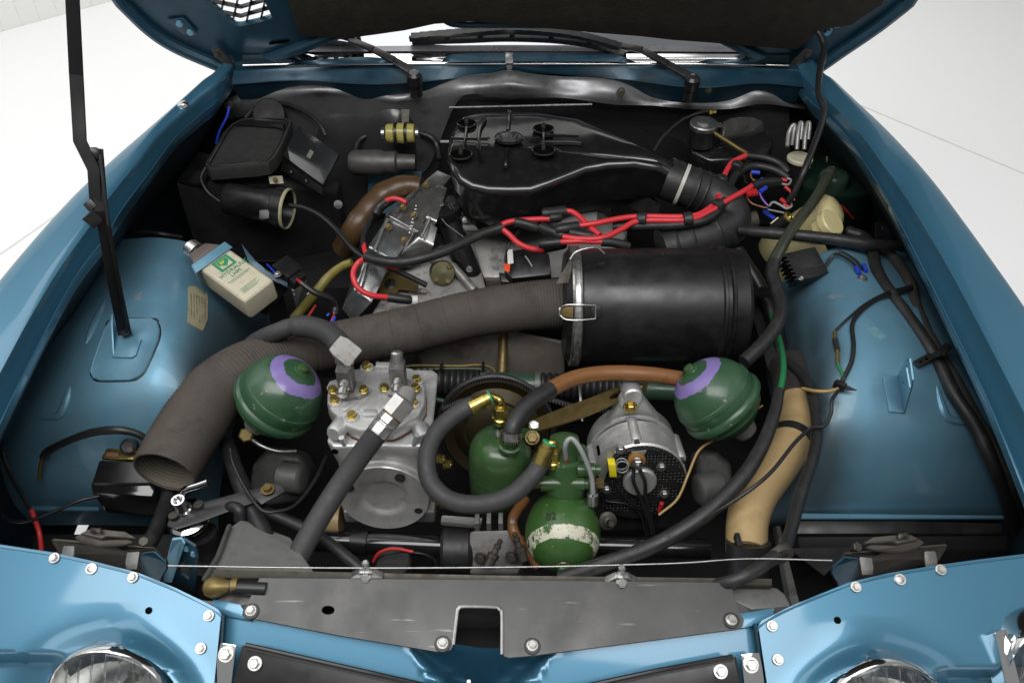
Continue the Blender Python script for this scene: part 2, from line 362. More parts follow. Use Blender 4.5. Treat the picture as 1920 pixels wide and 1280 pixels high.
def prismz(name, outline, z, depth, m, parent=None, tag=None, bevel=.002, holes=(), kind=None, sharp=35, bseg=2):
    zf = z if callable(z) else (lambda px, py: z)
    top = [P(a, b, zf(a, b)) for a, b in outline]; hs = [[P(a, b, zf(a, b)) for a, b in h] for h in holes]
    return mk(name, g_prism(top, V((0, 0, -depth)), holes=hs), m, parent, tag, bevel=0 if holes else bevel, kind=kind, sharp=sharp, bseg=bseg)
def circ(cx, cy, rx, ry, n=16, a0=0): return [(cx + rx * math.cos(a0 + 2 * math.pi * i / n), cy + ry * math.sin(a0 + 2 * math.pi * i / n)) for i in range(n)]
def rrect(x0, y0, x1, y1, r, k=4):
    o = []
    for cx, cy, a in ((x1 - r, y0 + r, -90), (x1 - r, y1 - r, 0), (x0 + r, y1 - r, 90), (x0 + r, y0 + r, 180)):
        for i in range(k + 1):
            t = math.radians(a + 90 * i / k); o.append((cx + r * math.cos(t), cy + r * math.sin(t)))
    return o
_bolts = {}
def bolt(p, ax, r, m, parent=None, name='bolt', washer=1.35, h=.9, hexa=True, tag=None):
    """hex head with washer; shares mesh data between alike bolts"""
    key = (round(r, 4), m.name, washer, h, hexa, name)
    x, y, z = frame(V(ax)); M4 = MX((x, y, z)).transposed().to_4x4(); M4.translation = V(p)
    if key not in _bolts:
        g = G(); o = V()
        if washer: g_lathe(o, V((0, 0, 1)), [(-.0006, r * washer), (r * .16, r * washer), (r * .22, r * washer * .93)], 16, g, hint=V((0, 1, 0)))
        if hexa:
            g_lathe(o, V((0, 0, 1)), [(r * .2, r), (r * h, r), (r * (h + .12), r * .86)], 6, g, hint=V((0, 1, 0)))
            g_lathe(o, V((0, 0, 1)), [(r * (h + .05), r * .55), (r * (h + .16), r * .5)], 10, g, hint=V((0, 1, 0)))
        else:
            g_lathe(o, V((0, 0, 1)), [(0, r), (r * .3, r * .92), (r * .42, r * .55)], 14, g, hint=V((0, 1, 0)))
            g_box(o + V((0, 0, r * .42)), r * .5, r * .1, r * .06, g=g, mi=0); g_box(o + V((0, 0, r * .42)), r * .1, r * .5, r * .06, g=g)
        ob = mk(name, g, m, parent, tag, local=MX.Identity(4), sharp=30); _bolts[key] = ob.data
    else:
        ob = bpy.data.objects.new(name, _bolts[key]); C.objects.link(ob)
        if parent is not None: ob.parent = parent
        if tag: ob['label'] = tag[0]; ob['category'] = tag[1]
    WM[ob.name] = M4; return ob
def text(s, o, xd, yd, size, m, parent=None, name='lettering', ext=.0003):
    cu = bpy.data.curves.new(name, 'FONT'); cu.body = s; cu.size = size; cu.extrude = ext; cu.resolution_u = 2
    ob = bpy.data.objects.new('tmp_text', cu); C.objects.link(ob)
    dg = bpy.context.evaluated_depsgraph_get(); me = bpy.data.meshes.new_from_object(ob.evaluated_get(dg))
    bpy.data.objects.remove(ob); me.materials.clear(); me.materials.append(m)
    x = V(xd).normalized(); yv = V(yd); y = (yv - x * yv.dot(x)).normalized(); z = x.cross(y)
    M4 = MX((x, y, z)).transposed().to_4x4(); M4.translation = V(o)
    o2 = bpy.data.objects.new(name, me); C.objects.link(o2); WM[o2.name] = M4
    if parent is not None: o2.parent = parent
    return o2
X, Y, Z = V((1, 0, 0)), V((0, 1, 0)), V((0, 0, 1))
# ================================================================== studio floor and wall
fl = mk('floor', g_prism([V((-14, -6, 0)), V((14, -6, 0)), V((14, 16, 0)), V((-14, 16, 0))], V((0, 0, -.1))), m_floor, kind='structure')
for a, b in (((1610, 196), (2100, 400)), ((135, 382), (-250, 650))):
    p, q = P(*a, .002), P(*b, .002); d = (q - p).normalized(); s = V((-d.y, d.x, 0)) * .004; e = q + d * 2
    mk('floor_joint', g_prism([p - s, e - s, e + s, p + s], V((0, 0, -.0015))), m_joint, fl)
wd = V((.35, .46, 0)).normalized(); w0 = V((-3.05, 4.84, 0)); wn = V((-wd.y, wd.x, 0))
wl = mk('wall', g_box(w0 + wd * 3.5 + wn * .1 + V((0, 0, 2)), 7.5, .1, 2, wd, wn), m_wall, kind='structure')
for i in range(46):
    mk('panel', g_box(w0 + wd * (-2.0 + i * .115) - wn * .006 + V((0, 0, 1.2)), .0573, .006, 1.2, wd, wn), m_wall, wl, bevel=.002, bseg=1)
mk('backdrop', g_box(V((2.5, 6.7, 2.4)), 6.5, .1, 2.4), m_wall, kind='structure')
# ================================================================== car body
body = thing('car_body', 'blue metallic front body of the car round the open engine bay', 'car body')
S1 = [(422, 113, .905), (378, 153, .903), (326, 200, .898), (268, 251, .890), (208, 304, .882), (128, 381, .872), (0, 530, .852), (-150, 740, .825), (-300, 980, .79)]
R1 = [(428, 134, .897), (370, 188, .893), (302, 250, .886), (255, 308, .878), (203, 373, .868), (168, 425, .862), (96, 528, .848), (0, 699, .826), (-100, 900, .79)]
L1 = [(420, 173, .872), (380, 213, .868), (331, 257, .862), (283, 322, .854), (232, 390, .846), (195, 450, .84), (134, 534, .826), (30, 735, .80), (-60, 930, .765)]
S2 = [(1527, 118, .905), (1560, 148, .903), (1600, 186, .898), (1660, 243, .890), (1727, 316, .882), (1792, 400, .872), (1920, 581, .852), (2060, 800, .825), (2200, 1030, .79)]
R2 = [(1495, 129, .897), (1550, 186, .893), (1611, 249, .886), (1650, 302, .878), (1680, 343, .868), (1717, 400, .862), (1790, 524, .848), (1920, 773, .826), (2010, 960, .79)]
L2 = [(1508, 176, .872), (1545, 212, .868), (1586, 255, .862), (1620, 305, .854), (1655, 362, .846), (1676, 400, .84), (1733, 511, .826), (1840, 730, .80), (1930, 950, .765)]
FENS = []
for S_, R_, L_, sg in ((S1, R1, L1, -1), (S2, R2, L2, 1)):
    S, R, L = pts(S_), pts(R_), pts(L_)
    for l in (S, R, L): l.insert(0, l[0] + V((0, .45, .02)))
    ex = lambda l: [l[0] + (l[0] - l[1]) * .25] + l
    rows = []
    for s, r, l in zip(S, R, L):
        o = V((sg, 0, 0)); d = V((0, 0, -1))
        wdt = max(.02, abs(s.x - r.x))
        g_ = r.lerp(l, .42) + d * .022
        out_ = catmull([s + o * .2 + d * .62, s + o * .15 + d * .28, s + o * .05 + d * .09, s + o * .018 + d * .018, s, s.lerp(r, .35) + V((0, 0, .004)), s.lerp(r, .8) + V((0, 0, .003)), s.lerp(r, .96) + V((0, 0, .001))], 3)
        rows.append(out_ + [r, r.lerp(l, .04) + d * .006, r.lerp(l, .12) + d * .024, r.lerp(l, .45) + d * .034, r.lerp(l, .80) + d * .020, r.lerp(l, .90) + d * .004, r.lerp(l, .95) - d * .001, l - d * .001, l + d * .005 + o * .003, l + d * .03 + o * .012])
    FEN = mk('fender', g_patch(rows, 1, 7), m_blue, body, sharp=42); FENS.append(FEN)
    rows = [[l + V((sg * .012, 0, -.028)), l + V((sg * .09, 0, -.14)), l + V((sg * .19, 0, -.30)), l + V((sg * .19, 0, -.62))] for l in L]
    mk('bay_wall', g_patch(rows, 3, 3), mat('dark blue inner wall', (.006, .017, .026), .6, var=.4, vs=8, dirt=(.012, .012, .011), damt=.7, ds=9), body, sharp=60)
# turn repeater on the fender
rp = None
RPT = lambda rp: mk('side_repeater', g_lathe(rp, V((-.3, -.1, 1)), [(-.006, .013), (.001, .013), (.004, .011), (.005, .003)], 18), m_chrome, body)
# wheel arches: same paint, dulled to grey overspray on the engine side of the crease
def arch_paint(ob, k):
    m = m_bluein.copy(); m.name = 'dusty blue paint with grey overspray'; nt = m.node_tree; b = nt.nodes['Principled BSDF']
    old = b.inputs['Base Color'].links[0].from_socket
    tc = nd(nt, 'ShaderNodeTexCoord'); sx = nd(nt, 'ShaderNodeSeparateXYZ'); nt.links.new(tc.outputs['Object'], sx.inputs[0])
    nz = nd(nt, 'ShaderNodeTexNoise'); nz.inputs['Scale'].default_value = 7; nz.inputs['Detail'].default_value = 5; nt.links.new(tc.outputs['Object'], nz.inputs['Vector'])
    ad = nd(nt, 'ShaderNodeMath', operation='MULTIPLY_ADD'); ad.inputs[1].default_value = .05; nt.links.new(nz.outputs[0], ad.inputs[0]); nt.links.new(sx.outputs[0], ad.inputs[2])
    ox = WM[ob.name].translation.x; mr = nd(nt, 'ShaderNodeMapRange')
    if k == 1: mr.inputs[1].default_value = -.632 - ox + .025; mr.inputs[2].default_value = -.585 - ox + .025
    else: mr.inputs[1].default_value = .630 - ox + .025; mr.inputs[2].default_value = .575 - ox + .025
    mr.inputs[4].default_value = .85; nt.links.new(ad.outputs[0], mr.inputs[0])
    mx = nd(nt, 'ShaderNodeMix', data_type='RGBA'); mx.inputs[7].default_value = (.075, .105, .12, 1)
    nt.links.new(mr.outputs[0], mx.inputs[0]); nt.links.new(old, mx.inputs[6]); nt.links.new(mx.outputs[2], b.inputs['Base Color'])
    return m
A1 = [[(150, 470, .645), (200, 455, .675), (238, 448, .692), (312, 447, .71), (385, 470, .665), (500, 560, .50)],
      [(90, 560, .665), (138, 556, .672), (196, 545, .70), (322, 540, .716), (425, 575, .62), (505, 615, .46)],
      [(30, 665, .655), (92, 655, .662), (160, 640, .692), (322, 640, .706), (405, 665, .61), (480, 690, .44)],
      [(-40, 765, .61), (35, 757, .62), (112, 742, .648), (320, 735, .662), (380, 750, .60), (440, 795, .44)],
      [(-90, 850, .525), (-10, 850, .535), (72, 838, .566), (298, 828, .575), (355, 845, .53), (420, 875, .42)],
      [(-100, 930, .41), (-10, 940, .415), (60, 940, .425), (270, 945, .428), (345, 950, .41), (410, 950, .35)],
      [(-90, 1000, .28), (-10, 1000, .28), (60, 985, .33), (265, 985, .33), (345, 990, .35), (410, 1000, .28)]]
A2 = [[(1705, 475, .65), (1664, 468, .675), (1625, 465, .692), (1575, 462, .71), (1515, 490, .665), (1430, 560, .5)],
      [(1800, 565, .665), (1750, 560, .675), (1700, 545, .70), (1585, 545, .716), (1492, 585, .62), (1425, 620, .46)],
      [(1870, 665, .655), (1800, 655, .665), (1748, 640, .692), (1588, 640, .706), (1508, 665, .61), (1435, 690, .44)],
      [(1940, 765, .62), (1862, 757, .63), (1802, 742, .652), (1590, 738, .668), (1515, 760, .60), (1455, 800, .44)],
      [(2000, 850, .555), (1925, 850, .565), (1858, 838, .585), (1598, 838, .60), (1510, 850, .56), (1450, 880, .42)],
      [(2000, 935, .44), (1930, 945, .445), (1882, 958, .455), (1600, 962, .455), (1490, 968, .445), (1430, 970, .40)],
      [(1990, 1000, .32), (1930, 1000, .32), (1882, 985, .37), (1600, 985, .37), (1490, 990, .35), (1430, 1000, .3)]]
AR = []
for A in (A1, A2):
    AR.append(mk('wheel_arch', g_patch([pts(r) for r in A], 8, 7), m_bluein, body, sharp=60)); AR[-1].data.materials[0] = arch_paint(AR[-1], len(AR))
# pressed gutters on the arches (long pressed channels beside the wing)
def zarch(A, px, py):
    best = None
    for r in A:
        for q in r:
            pass
    rows = sorted(((abs(sum(q[1] for q in r) / len(r) - py), r) for r in A), key=lambda t: t[0])[:2]
    zs = []
    for dist, r in rows:
        rr = sorted(r, key=lambda q: q[0])
        for a, b in zip(rr, rr[1:]):
            if a[0] <= px <= b[0]:
                t = (px - a[0]) / (b[0] - a[0] + 1e-6); zs.append((1 / (dist + 8), a[2] + (b[2] - a[2]) * t))
    return sum(w_ * z_ for w_, z_ in zs) / max(1e-6, sum(w_ for w_, z_ in zs)) if zs else .65
from mathutils.bvhtree import BVHTree
def surf(ob):
    M4 = WM[ob.name]; me = ob.data
    return BVHTree.FromPolygons([M4 @ v.co for v in me.vertices], [list(p.vertices) for p in me.polygons])
BV = [surf(a) for a in AR]
BVF = surf(FENS[0])
def on(bv, px, py, off=.0):
    d = ray(px, py).normalized(); h = bv.ray_cast(CAM, d)
    if h[0] is None: return P(px, py, .6)
    n = h[1] if h[1].dot(d) < 0 else -h[1]
    return h[0] + n * off
def nrm(bv, px, py):
    d = ray(px, py).normalized(); h = bv.ray_cast(CAM, d)
    if h[0] is None: return V((0, 0, 1))
    return h[1] if h[1].dot(d) < 0 else -h[1]
def decal(name, bv, poly, m, parent, th=.0006, off=.0012, tag=None):
    """thin sheet lying on a curved panel"""
    cx = sum(p[0] for p in poly) / len(poly); cy = sum(p[1] for p in poly) / len(poly); n = len(poly)
    g = G(); loops = []
    for s, o in ((1., -.0008), (1., off + th), (.66, off + th), (.33, off + th)):
        loops.append([on(bv, cx + (x - cx) * s, cy + (y - cy) * s, o) for x, y in poly])
    g_stack(loops, g, cap0=False)
    return mk(name, g, m, parent, tag, sharp=50)
RPT(on(BVF, 342, 197, .001))
# raised mounting plate with the prop strut's bracket
PLT = [(210, 601), (285, 598), (296, 606), (300, 622), (297, 640), (285, 668), (273, 694), (262, 706), (245, 713), (190, 714), (176, 709), (171, 697), (176, 680), (198, 618)]
mk('mounting_plate', g_stack([[on(BV[0], x, y, o) for x, y in ([(235 + (a - 235) * s, 657 + (b - 657) * s) for a, b in PLT])] for s, o in ((1.02, -.001), (1.01, .003), (.985, .0045), (.95, .003), (.5, .003))], cap0=False), m_bluein, body, sharp=60)
qq = [on(BV[0], 235 + (a - 235) * 1.012, 657 + (b - 657) * 1.012, .0004) for a, b in PLT]; mk('plate_gap_shade', g_tube(catmull(qq, 4, closed=True) + [qq[0]], .0016, 6), m_black, body)  # black tube draws the shaded groove round the plate
tb = [on(BV[0], *q, .0045) for q in ((213, 625), (268, 638), (258, 668), (250, 673), (213, 672))]
mk('strut_bracket', g_prism(tb, nrm(BV[0], 235, 650) * .002), m_bluein, body, bevel=.001)
b0, b1 = on(BV[0], 213, 672, .004), on(BV[0], 216, 615, .004)
mk('strut_bracket', g_prism([b0, b1, b1 + V((.004, .0, .03)), b1.lerp(b0, .3) + V((.004, 0, .03))], V((.004, 0, 0))), m_bluein, body, bevel=.001)
# stickers on the arch
st = decal('sticker', BV[0], [(352, 538), (365, 537), (388, 552), (389, 560), (388, 600), (379, 621), (368, 615), (351, 606)], m_sticker, body)
n0 = nrm(BV[0], 370, 580)
for i in range(6):
    x0 = 357 + i * 5; a = on(BV[0], x0, 552 + i * 1.5, .0022); b = on(BV[0], x0 + 1, 606 - (i % 3) * 5 + i, .0022); d = (b - a).normalized(); s = n0.cross(d) * .0007
    segs = [(0, .3), (.34, .55), (.6, .95)] if i % 2 else [(0, .45), (.5, .8)]
    g = G()
    for u0, u1 in segs: g_prism([a.lerp(b, u0) - s, a.lerp(b, u1) - s, a.lerp(b, u1) + s, a.lerp(b, u0) + s], n0 * .0003, g)
    mk('print_line', g, m_inkgrey, st)
# wear patches of bared primer (irregular shapes, part of the paint)
def blotch(name, bv, cx, cy, rx, ry, m, rot=0., n=26):
    pl = []
    for i in range(n):
        a = 2 * math.pi * i / n; r = random.uniform(.55, 1.05); x, y = rx * r * math.cos(a), ry * r * math.sin(a)
        pl.append((cx + x * math.cos(rot) - y * math.sin(rot), cy + x * math.sin(rot) + y * math.cos(rot)))
    return decal(name, bv, pl, m, body, th=.0001, off=.0003)
m_wear1 = mat('worn grey primer', (.15, .22, .27), .5, .1, var=.3, vs=60)
m_wear2 = mat('pale worn paint', (.13, .27, .32), .5, .1, var=.3, vs=60)
blotch('worn_patch', BV[0], 259, 556, 15, 7, m_wear1, -.5); blotch('worn_patch', BV[0], 300, 515, 10, 2, m_wear1, -.4)
blotch('worn_patch', BV[0], 140, 882, 14, 4, m_wear2, -.3); blotch('worn_patch', BV[0], 155, 905, 9, 2.5, m_wear2, -.3); blotch('worn_patch', BV[0], 100, 870, 9, 3, m_wear2, -.2)
blotch('worn_patch', BV[1], 1643, 625, 24, 9, m_wear2, .6); blotch('worn_patch', BV[1], 1565, 556, 20, 5, m_wear1, -.15)
# pressed ridges on the arches
for bv, l in ((BV[0], [(196, 562), (186, 590), (172, 620), (160, 645)]), (BV[0], [(131, 722), (126, 745), (118, 768), (105, 780), (60, 784)]), (BV[1], [(1715, 570), (1722, 600), (1733, 630)]), (BV[1], [(1757, 722), (1766, 760), (1780, 785), (1830, 795)])):
    p = catmull([on(bv, *q, -.002) for q in l], 5); mk('pressed_ridge', g_tube(p, [.001 + .008 * math.sin(math.pi * (i + .5) / len(p)) ** .7 for i in range(len(p))], 10), m_bluein, body)
# seam flange along the lower front of the arch
mk('seam_flange', g_prism([P(1500, 962, .462), P(1890, 966, .462), P(1890, 971, .462), P(1502, 971, .462)], V((0, 0, -.004))), m_bluein, body)
mk('seam_flange', g_prism([P(60, 948, .428), P(185, 950, .428), P(185, 956, .428), P(60, 955, .428)], V((0, 0, -.004))), m_bluein, body)
# slotted bracket on the arch
bp = [on(BV[1], *q, .002) for q in ((1653, 708), (1680, 705), (1690, 722), (1696, 775), (1665, 772))]
mk('angle_bracket', g_prism(bp, nrm(BV[1], 1675, 740) * .0025), m_bluein, body, bevel=.0008)
e0, e1 = on(BV[1], 1692, 775, .004), on(BV[1], 1680, 706, .004)
def lin(a, b, c, u, v): return a + (b - a) * u + (c - a) * v
up_ = P(1716, 742, .745); vv_ = up_ - e0
o_ = e0; uu = e1 - e0
outl = [lin(V(), uu, vv_, a, b) + o_ for a, b in ((0, 0), (.3, .85), (.4, 1), (.9, 1.05), (1.0, .9), (1, 0))]
hole = [lin(V(), uu, vv_, .35 + .5 * t, .72 + .10 * s) + o_ for t, s in ((0, 0), (.5, 0), (1, 0), (1.08, .5), (1, 1), (.5, 1), (0, 1), (-.08, .5))]
hole2 = [lin(V(), uu, vv_, .62 + .06 * math.cos(k * math.pi / 4), .32 + .07 * math.sin(k * math.pi / 4)) + o_ for k in range(8)]
mk('angle_bracket', g_prism(outl, uu.cross(vv_).normalized() * .0025, holes=[hole, hole2]), m_bluein, body)
# ground screw on the arch
gs = on(BV[1], 1617, 522, .001); ns = nrm(BV[1], 1617, 522)
bolt(gs, ns, .006, m_steel, body, 'ground_screw', 1.7)
# bay floor, cross members
mk('bay_floor', g_box(V((0, 1.25, .16)), .95, .75, .02), m_dark, body)
mk('firewall', g_prism([V(q) for q in ((-.92, 1.98, .12), (.92, 1.98, .12), (.92, 1.98, .60), (.87, 1.98, .70), (.73, 1.98, .86), (-.73, 1.98, .86), (-.87, 1.98, .70), (-.92, 1.98, .60))], Y * .03), m_dark, body)
mk('front_crossmember', g_box(V((0, .70, .36)), .85, .05, .05), m_dark, body, bevel=.01)
mk('side_member', g_prism([P(1495, 1005, .47), P(1890, 1003, .47), P(1890, 1030, .45), P(1500, 1030, .45)], V((0, 0, -.05))), m_dark, body, bevel=.004)
mk('side_member', g_prism([P(1490, 975, .46), P(1700, 975, .46), P(1880, 980, .46), P(1880, 1000, .45), P(1490, 1000, .45)], V((0, 0, -.03))), m_black, body, bevel=.004)
mk('splash_plate', g_prism([P(1478, 1027, .52), P(1600, 1026, .52), P(1575, 1052, .50), P(1545, 1078, .50)], V((0, 0, -.003))), m_black, body)
mk('side_member', g_prism([P(60, 1000, .42), P(400, 1000, .42), P(400, 1080, .40), P(60, 1060, .40)], V((0, 0, -.08))), m_dark, body, bevel=.004)
mk('inner_valance', g_box(V((-.62, .62, .42)), .3, .02, .2), m_dark, body); mk('inner_valance', g_box(V((.62, .62, .42)), .3, .02, .2), m_dark, body)
# scuttle
rA = pts([(436, 160, .878), (560, 152, .874), (690, 160, .872), (800, 154, .872), (955, 138, .876), (1130, 146, .873), (1300, 166, .872), (1420, 158, .872), (1506, 165, .876)])
rB = pts([(438, 133, .898), (560, 126, .902), (690, 122, .904), (800, 121, .905), (955, 120, .906), (1130, 121, .905), (1300, 123, .903), (1420, 126, .90), (1500, 131, .898)])
mk('scuttle_panel', g_patch([[a + V((0, .03, -.05)), a, a.lerp(b, .12) + V((0, -.006, 0)), a.lerp(b, .9), b, b + V((0, .03, .002))] for a, b in zip(rA, rB)], 4, 5), m_blueshade, body, sharp=60)
for q in ((527, 137), (1120, 130), (955, 126), (633, 137), (1395, 135)):
    bolt(PY(q[0], q[1], 1.952), V((0, -1, .2)), .006, m_steel, body, 'screw', 1.2, hexa=False)
# aged sheet shield hanging under the scuttle
tp = [(425, 178), (500, 160), (600, 150), (680, 158), (745, 166), (800, 157), (858, 141), (915, 138), (955, 131), (995, 138), (1060, 144), (1150, 146), (1222, 162), (1300, 172), (1370, 158), (1432, 154), (1510, 178)]
bt = [(432, 226), (505, 240), (600, 318), (680, 335), (745, 330), (800, 318), (850, 190), (915, 182), (955, 185), (995, 184), (1060, 184), (1150, 196), (1222, 198), (1300, 205), (1370, 204), (1432, 195), (1508, 205)]
rows = []
for i, (a, b) in enumerate(zip(tp, bt)):
    bul = .035 * math.exp(-((a[0] - 955) / 45) ** 2) + .010 * math.sin(a[0] * .045); deep = a[0] < 820
    h = b[1] - a[1]
    rows.append([PY(a[0], a[1], 1.948), PY(a[0], a[1] + 6, 1.938 - bul * .3), PY(a[0], a[1] + (22 if deep else h * .5), 1.925 - bul), PY(a[0], a[1] + (46 if deep else h * .8), 1.916 - bul * .5 + (.015 if deep else 0)), PY(a[0], b[1], 1.955 if deep else 1.914)])
mk('heat_shield', g_patch(rows, 5, 5), m_shield, body, sharp=70)
bolt(PY(1165, 172, 1.902), V((0, -1, .3)), .007, m_steeldk, body, 'screw', 1.5, hexa=False)
bolt(PY(428, 197, 1.90), V((0, -1, .3)), .007, m_steeldk, body, 'screw', 1.5, hexa=False)
rows = []
for x, t0, b0_, bl in ((440, 200, 300, 0), (560, 190, 300, 0), (620, 175, 330, .03), (690, 168, 340, .02), (745, 170, 335, .05), (790, 185, 330, 0), (835, 195, 330, -.02), (900, 190, 330, -.03), (1000, 190, 320, -.03), (1150, 190, 320, -.03), (1300, 195, 340, -.02), (1480, 205, 340, 0)):
    rows.append([PY(x, t0 - 36, 1.962), PY(x, t0 + 10, 1.95), PY(x, t0 * .6 + b0_ * .4, 1.955 - bl), PY(x, b0_, 1.965 - bl), PY(x, b0_ + 80, 1.965 - bl)])
mk('bulkhead_pad', g_patch(rows, 5, 6), mat('dark bulkhead', (.085, .085, .088), .4, .6, var=.5, vs=7, dirt=(.05, .05, .05), damt=.6, ds=7, bump=.1, bs=14), body, sharp=70)
mk('trim_rail', g_tube([PY(842, 202, 1.90), PY(960, 199, 1.90), PY(1110, 196, 1.90)], .0025, 8), m_steel, body)
# dark bare block and blue bulkhead with the maker's plate behind the engine
mk('bulkhead_panel', g_prism([PY(690, 325, 1.9), PY(790, 325, 1.9), PY(790, 400, 1.9), PY(690, 400, 1.9)], V((0, .01, 0))), m_bluein, body)
pl = mk('maker_plate', g_prism([PY(708, 344, 1.895), PY(745, 342, 1.895), PY(745, 372, 1.895), PY(708, 374, 1.895)], V((0, .002, 0))), m_ink, body)
# ================================================================== windscreen
ws = thing('windscreen', 'pale reflecting windscreen with bright trim strip behind the scuttle', 'windscreen')
wp0, wn_ = (0, 1.985, .92), V((0, -.6, 1)).normalized()
def W(px, py, off=0.): return PN(px, py, wp0, wn_) + wn_ * off
mk('glass', g_prism([W(430, 101), W(700, 99), W(955, 98), W(1210, 99), W(1500, 101), W(1500, -150), W(430, -150)], -wn_ * .006), m_glass, ws)
mk('lower_band', g_prism([W(430, 100, .002), W(700, 98, .002), W(955, 97, .002), W(1210, 98, .002), W(1480, 100, .002), W(1440, 89, .002), W(955, 86, .002), W(520, 90, .002)], wn_ * .001), m_greyscr, ws)
rows = []
for x, d in ((455, 6), (560, 2), (700, 1), (955, 0), (1210, 1), (1370, 2), (1480, 6)):
    rows.append([P(x, 121 + d * .6, .907), P(x, 117 + d * .6, .911), P(x, 108 + d * .5, .916), P(x, 101 + d * .4, .921)])
mk('trim_strip', g_patch(rows, 4, 4), m_chrome, ws, solid=.002, sharp=60)
mk('trim_joint', g_prism([P(948, 120, .914), P(962, 120, .914), P(962, 100, .926), P(948, 100, .926)], V((0, 0, .002))), m_steel, ws)
# dark cowl seal strip: body-coloured piece ahead of the glass
mk('cowl_seal', g_patch([[P(x, y0, .9165), P(x, (y0 + y1) / 2, .921), P(x, y1, .925)] for x, y0, y1 in ((828, 117, 116), (850, 117, 102), (955, 116, 99), (1130, 116, 100), (1165, 117, 106), (1192, 118, 117))], 4, 3), m_blueshade, ws, sharp=60)
mk('cowl_seal', g_patch([[P(x, y0, .9165), P(x, (y0 + y1) / 2, .921), P(x, y1, .925)] for x, y0, y1 in ((530, 123, 122), (600, 121, 112), (690, 119, 107), (730, 118, 112), (745, 118, 117))], 4, 3), m_blueshade, ws, sharp=60)
mk('cowl_seal', g_patch([[P(x, y0, .9165), P(x, (y0 + y1) / 2, .921), P(x, y1, .925)] for x, y0, y1 in ((1308, 119, 117), (1340, 119, 110), (1400, 121, 115), (1440, 123, 122))], 4, 3), m_blueshade, ws, sharp=60)
# ================================================================== wipers
def wiper(label, arm, spindle, blade):
    t = thing('wiper', label, 'wiper', 'windscreen wipers')
    p = [PN(x, y, V(wp0) + wn_ * o, wn_) for x, y, o in arm]
    g = G(); n = len(p)
    for a, b, w1, w2 in zip(p, p[1:], (.011, .009, .008, .007), (.009, .008, .007, .006)):
        d = (b - a).normalized(); s = wn_.cross(d).normalized()
        g_loft([a - s * w1, a + s * w1, a + s * w1 + wn_ * .009, a - s * w1 + wn_ * .009], [b - s * w2, b + s * w2, b + s * w2 + wn_ * .007, b - s * w2 + wn_ * .007], g)
    mk('arm', g, m_black, t, bevel=.0015)
    sp = p[0]
    mk('spindle', g_lathe(sp + V((0, -.004, -.05)), V((0, -.25, 1)), [(0, .016), (.03, .015), (.034, .019), (.06, .018), (.066, .012)], 18), m_black, t)
    bolt(sp + V((0, -.012, .010)), V((0, -.6, .8)), .006, m_steel, t, 'nut', 0)
    q = [PN(x, y, V(wp0) + wn_ * o, wn_) for x, y, o in blade]
    qs = catmull(q, 6); L_ = G()
    for a, b in zip(qs, qs[1:]): g_box((a + b) / 2 - wn_ * .010, (b - a).length / 2 + .0005, .006, .008, (b - a).normalized(), wn_.cross((b - a).normalized()).normalized(), wn_, L_)
    mk('rubber_blade', L_, m_rubber, t)
    g = G(); k = len(qs)
    for i in range(k - 1):
        a, b = qs[i], qs[i + 1]; f = 1 - abs(2 * (i + .5) / (k - 1) - 1)
        g_box((a + b) / 2 + wn_ * (.004 + .016 * f ** .6), (b - a).length / 2 + .001, .008, .004 + .005 * f, (b - a).normalized(), wn_.cross((b - a).normalized()).normalized(), wn_, g)
    for i in range(0, k, max(1, k // 6)): g_box(qs[i] - wn_ * .002, .006, .005, .009, X, Y, wn_, g)
    mk('blade_frame', g, m_black, t)
    return t
wiper('black wiper whose long blade lies across the middle of the windscreen', [(1296, 148, .012), (1250, 122, .028), (1205, 97, .030), (1165, 88, .030)], None, [(772, 72, .022), (870, 69, .030), (960, 66, .034), (1070, 72, .03), (1172, 92, .02)])
wiper('black wiper with only its arm clear below the hood corner', [(778, 140, .012), (740, 116, .028), (700, 95, .030), (655, 76, .030)], None, [(560, 62, .022), (600, 60, .026), (640, 62, .028), (672, 74, .026)])
# ================================================================== hood
hood = thing('hood', 'open blue hood seen from below with black felt lining', 'car hood')
hp0 = V((0, 1.97, .93)); hn = V((0, -.927, -.375)).normalized(); hu = V((0, -.375, .927)).normalized()
def H(px, py, off=0.): return PN(px, py, hp0, hn) + hn * off
hb = [H(*q) for q in ((230, 0), (278, 50), (330, 85), (430, 126), (452, 128), (560, 95), (640, 62), (720, 52), (830, 36), (1110, 48), (1260, 60), (1335, 62), (1400, 95), (1465, 126), (1530, 126), (1575, 92), (1640, 48), (1700, 0))]
xs_l, xs_r = hb[0].x, hb[-1].x
top = [V((xs_r + .07, 0, 0)) + hp0 + hu * .55, V((xs_r - .02, 0, 0)) + hp0 + hu * 1.22, V((xs_l + .02, 0, 0)) + hp0 + hu * 1.22, V((xs_l - .07, 0, 0)) + hp0 + hu * .55]
top = [V((p.x, p.y, p.z)) for p in top]
vent = [H(*q, 0) for q in ((390, 6), (440, 49), (452, 50), (505, 38), (510, 32), (480, -30), (430, -60), (380, -60))]
mk('inner_panel', g_prism(hb + top, -hn * .012, holes=[vent]), m_blueshade, hood)
hb2 = [p - hn * .012 for p in hb]
mk('outer_skin', g_prism([p - hn * .05 * 0 for p in [a - hn * .014 for a in hb + top]], -hn * .004, holes=[[a - hn * .014 for a in vent]]), m_blue, hood)
fl_ = catmull([H(*q, .008) for q in ((228, 0), (282, 52), (335, 86), (424, 124))], 6)
mk('edge_flange', g_tube([fl_[0] + hu * .5 - X * .06] + fl_, .016, 10), m_blueshade, hood)
fl_ = catmull([H(*q, .008) for q in ((1532, 124), (1580, 90), (1645, 45), (1702, 0))], 6)
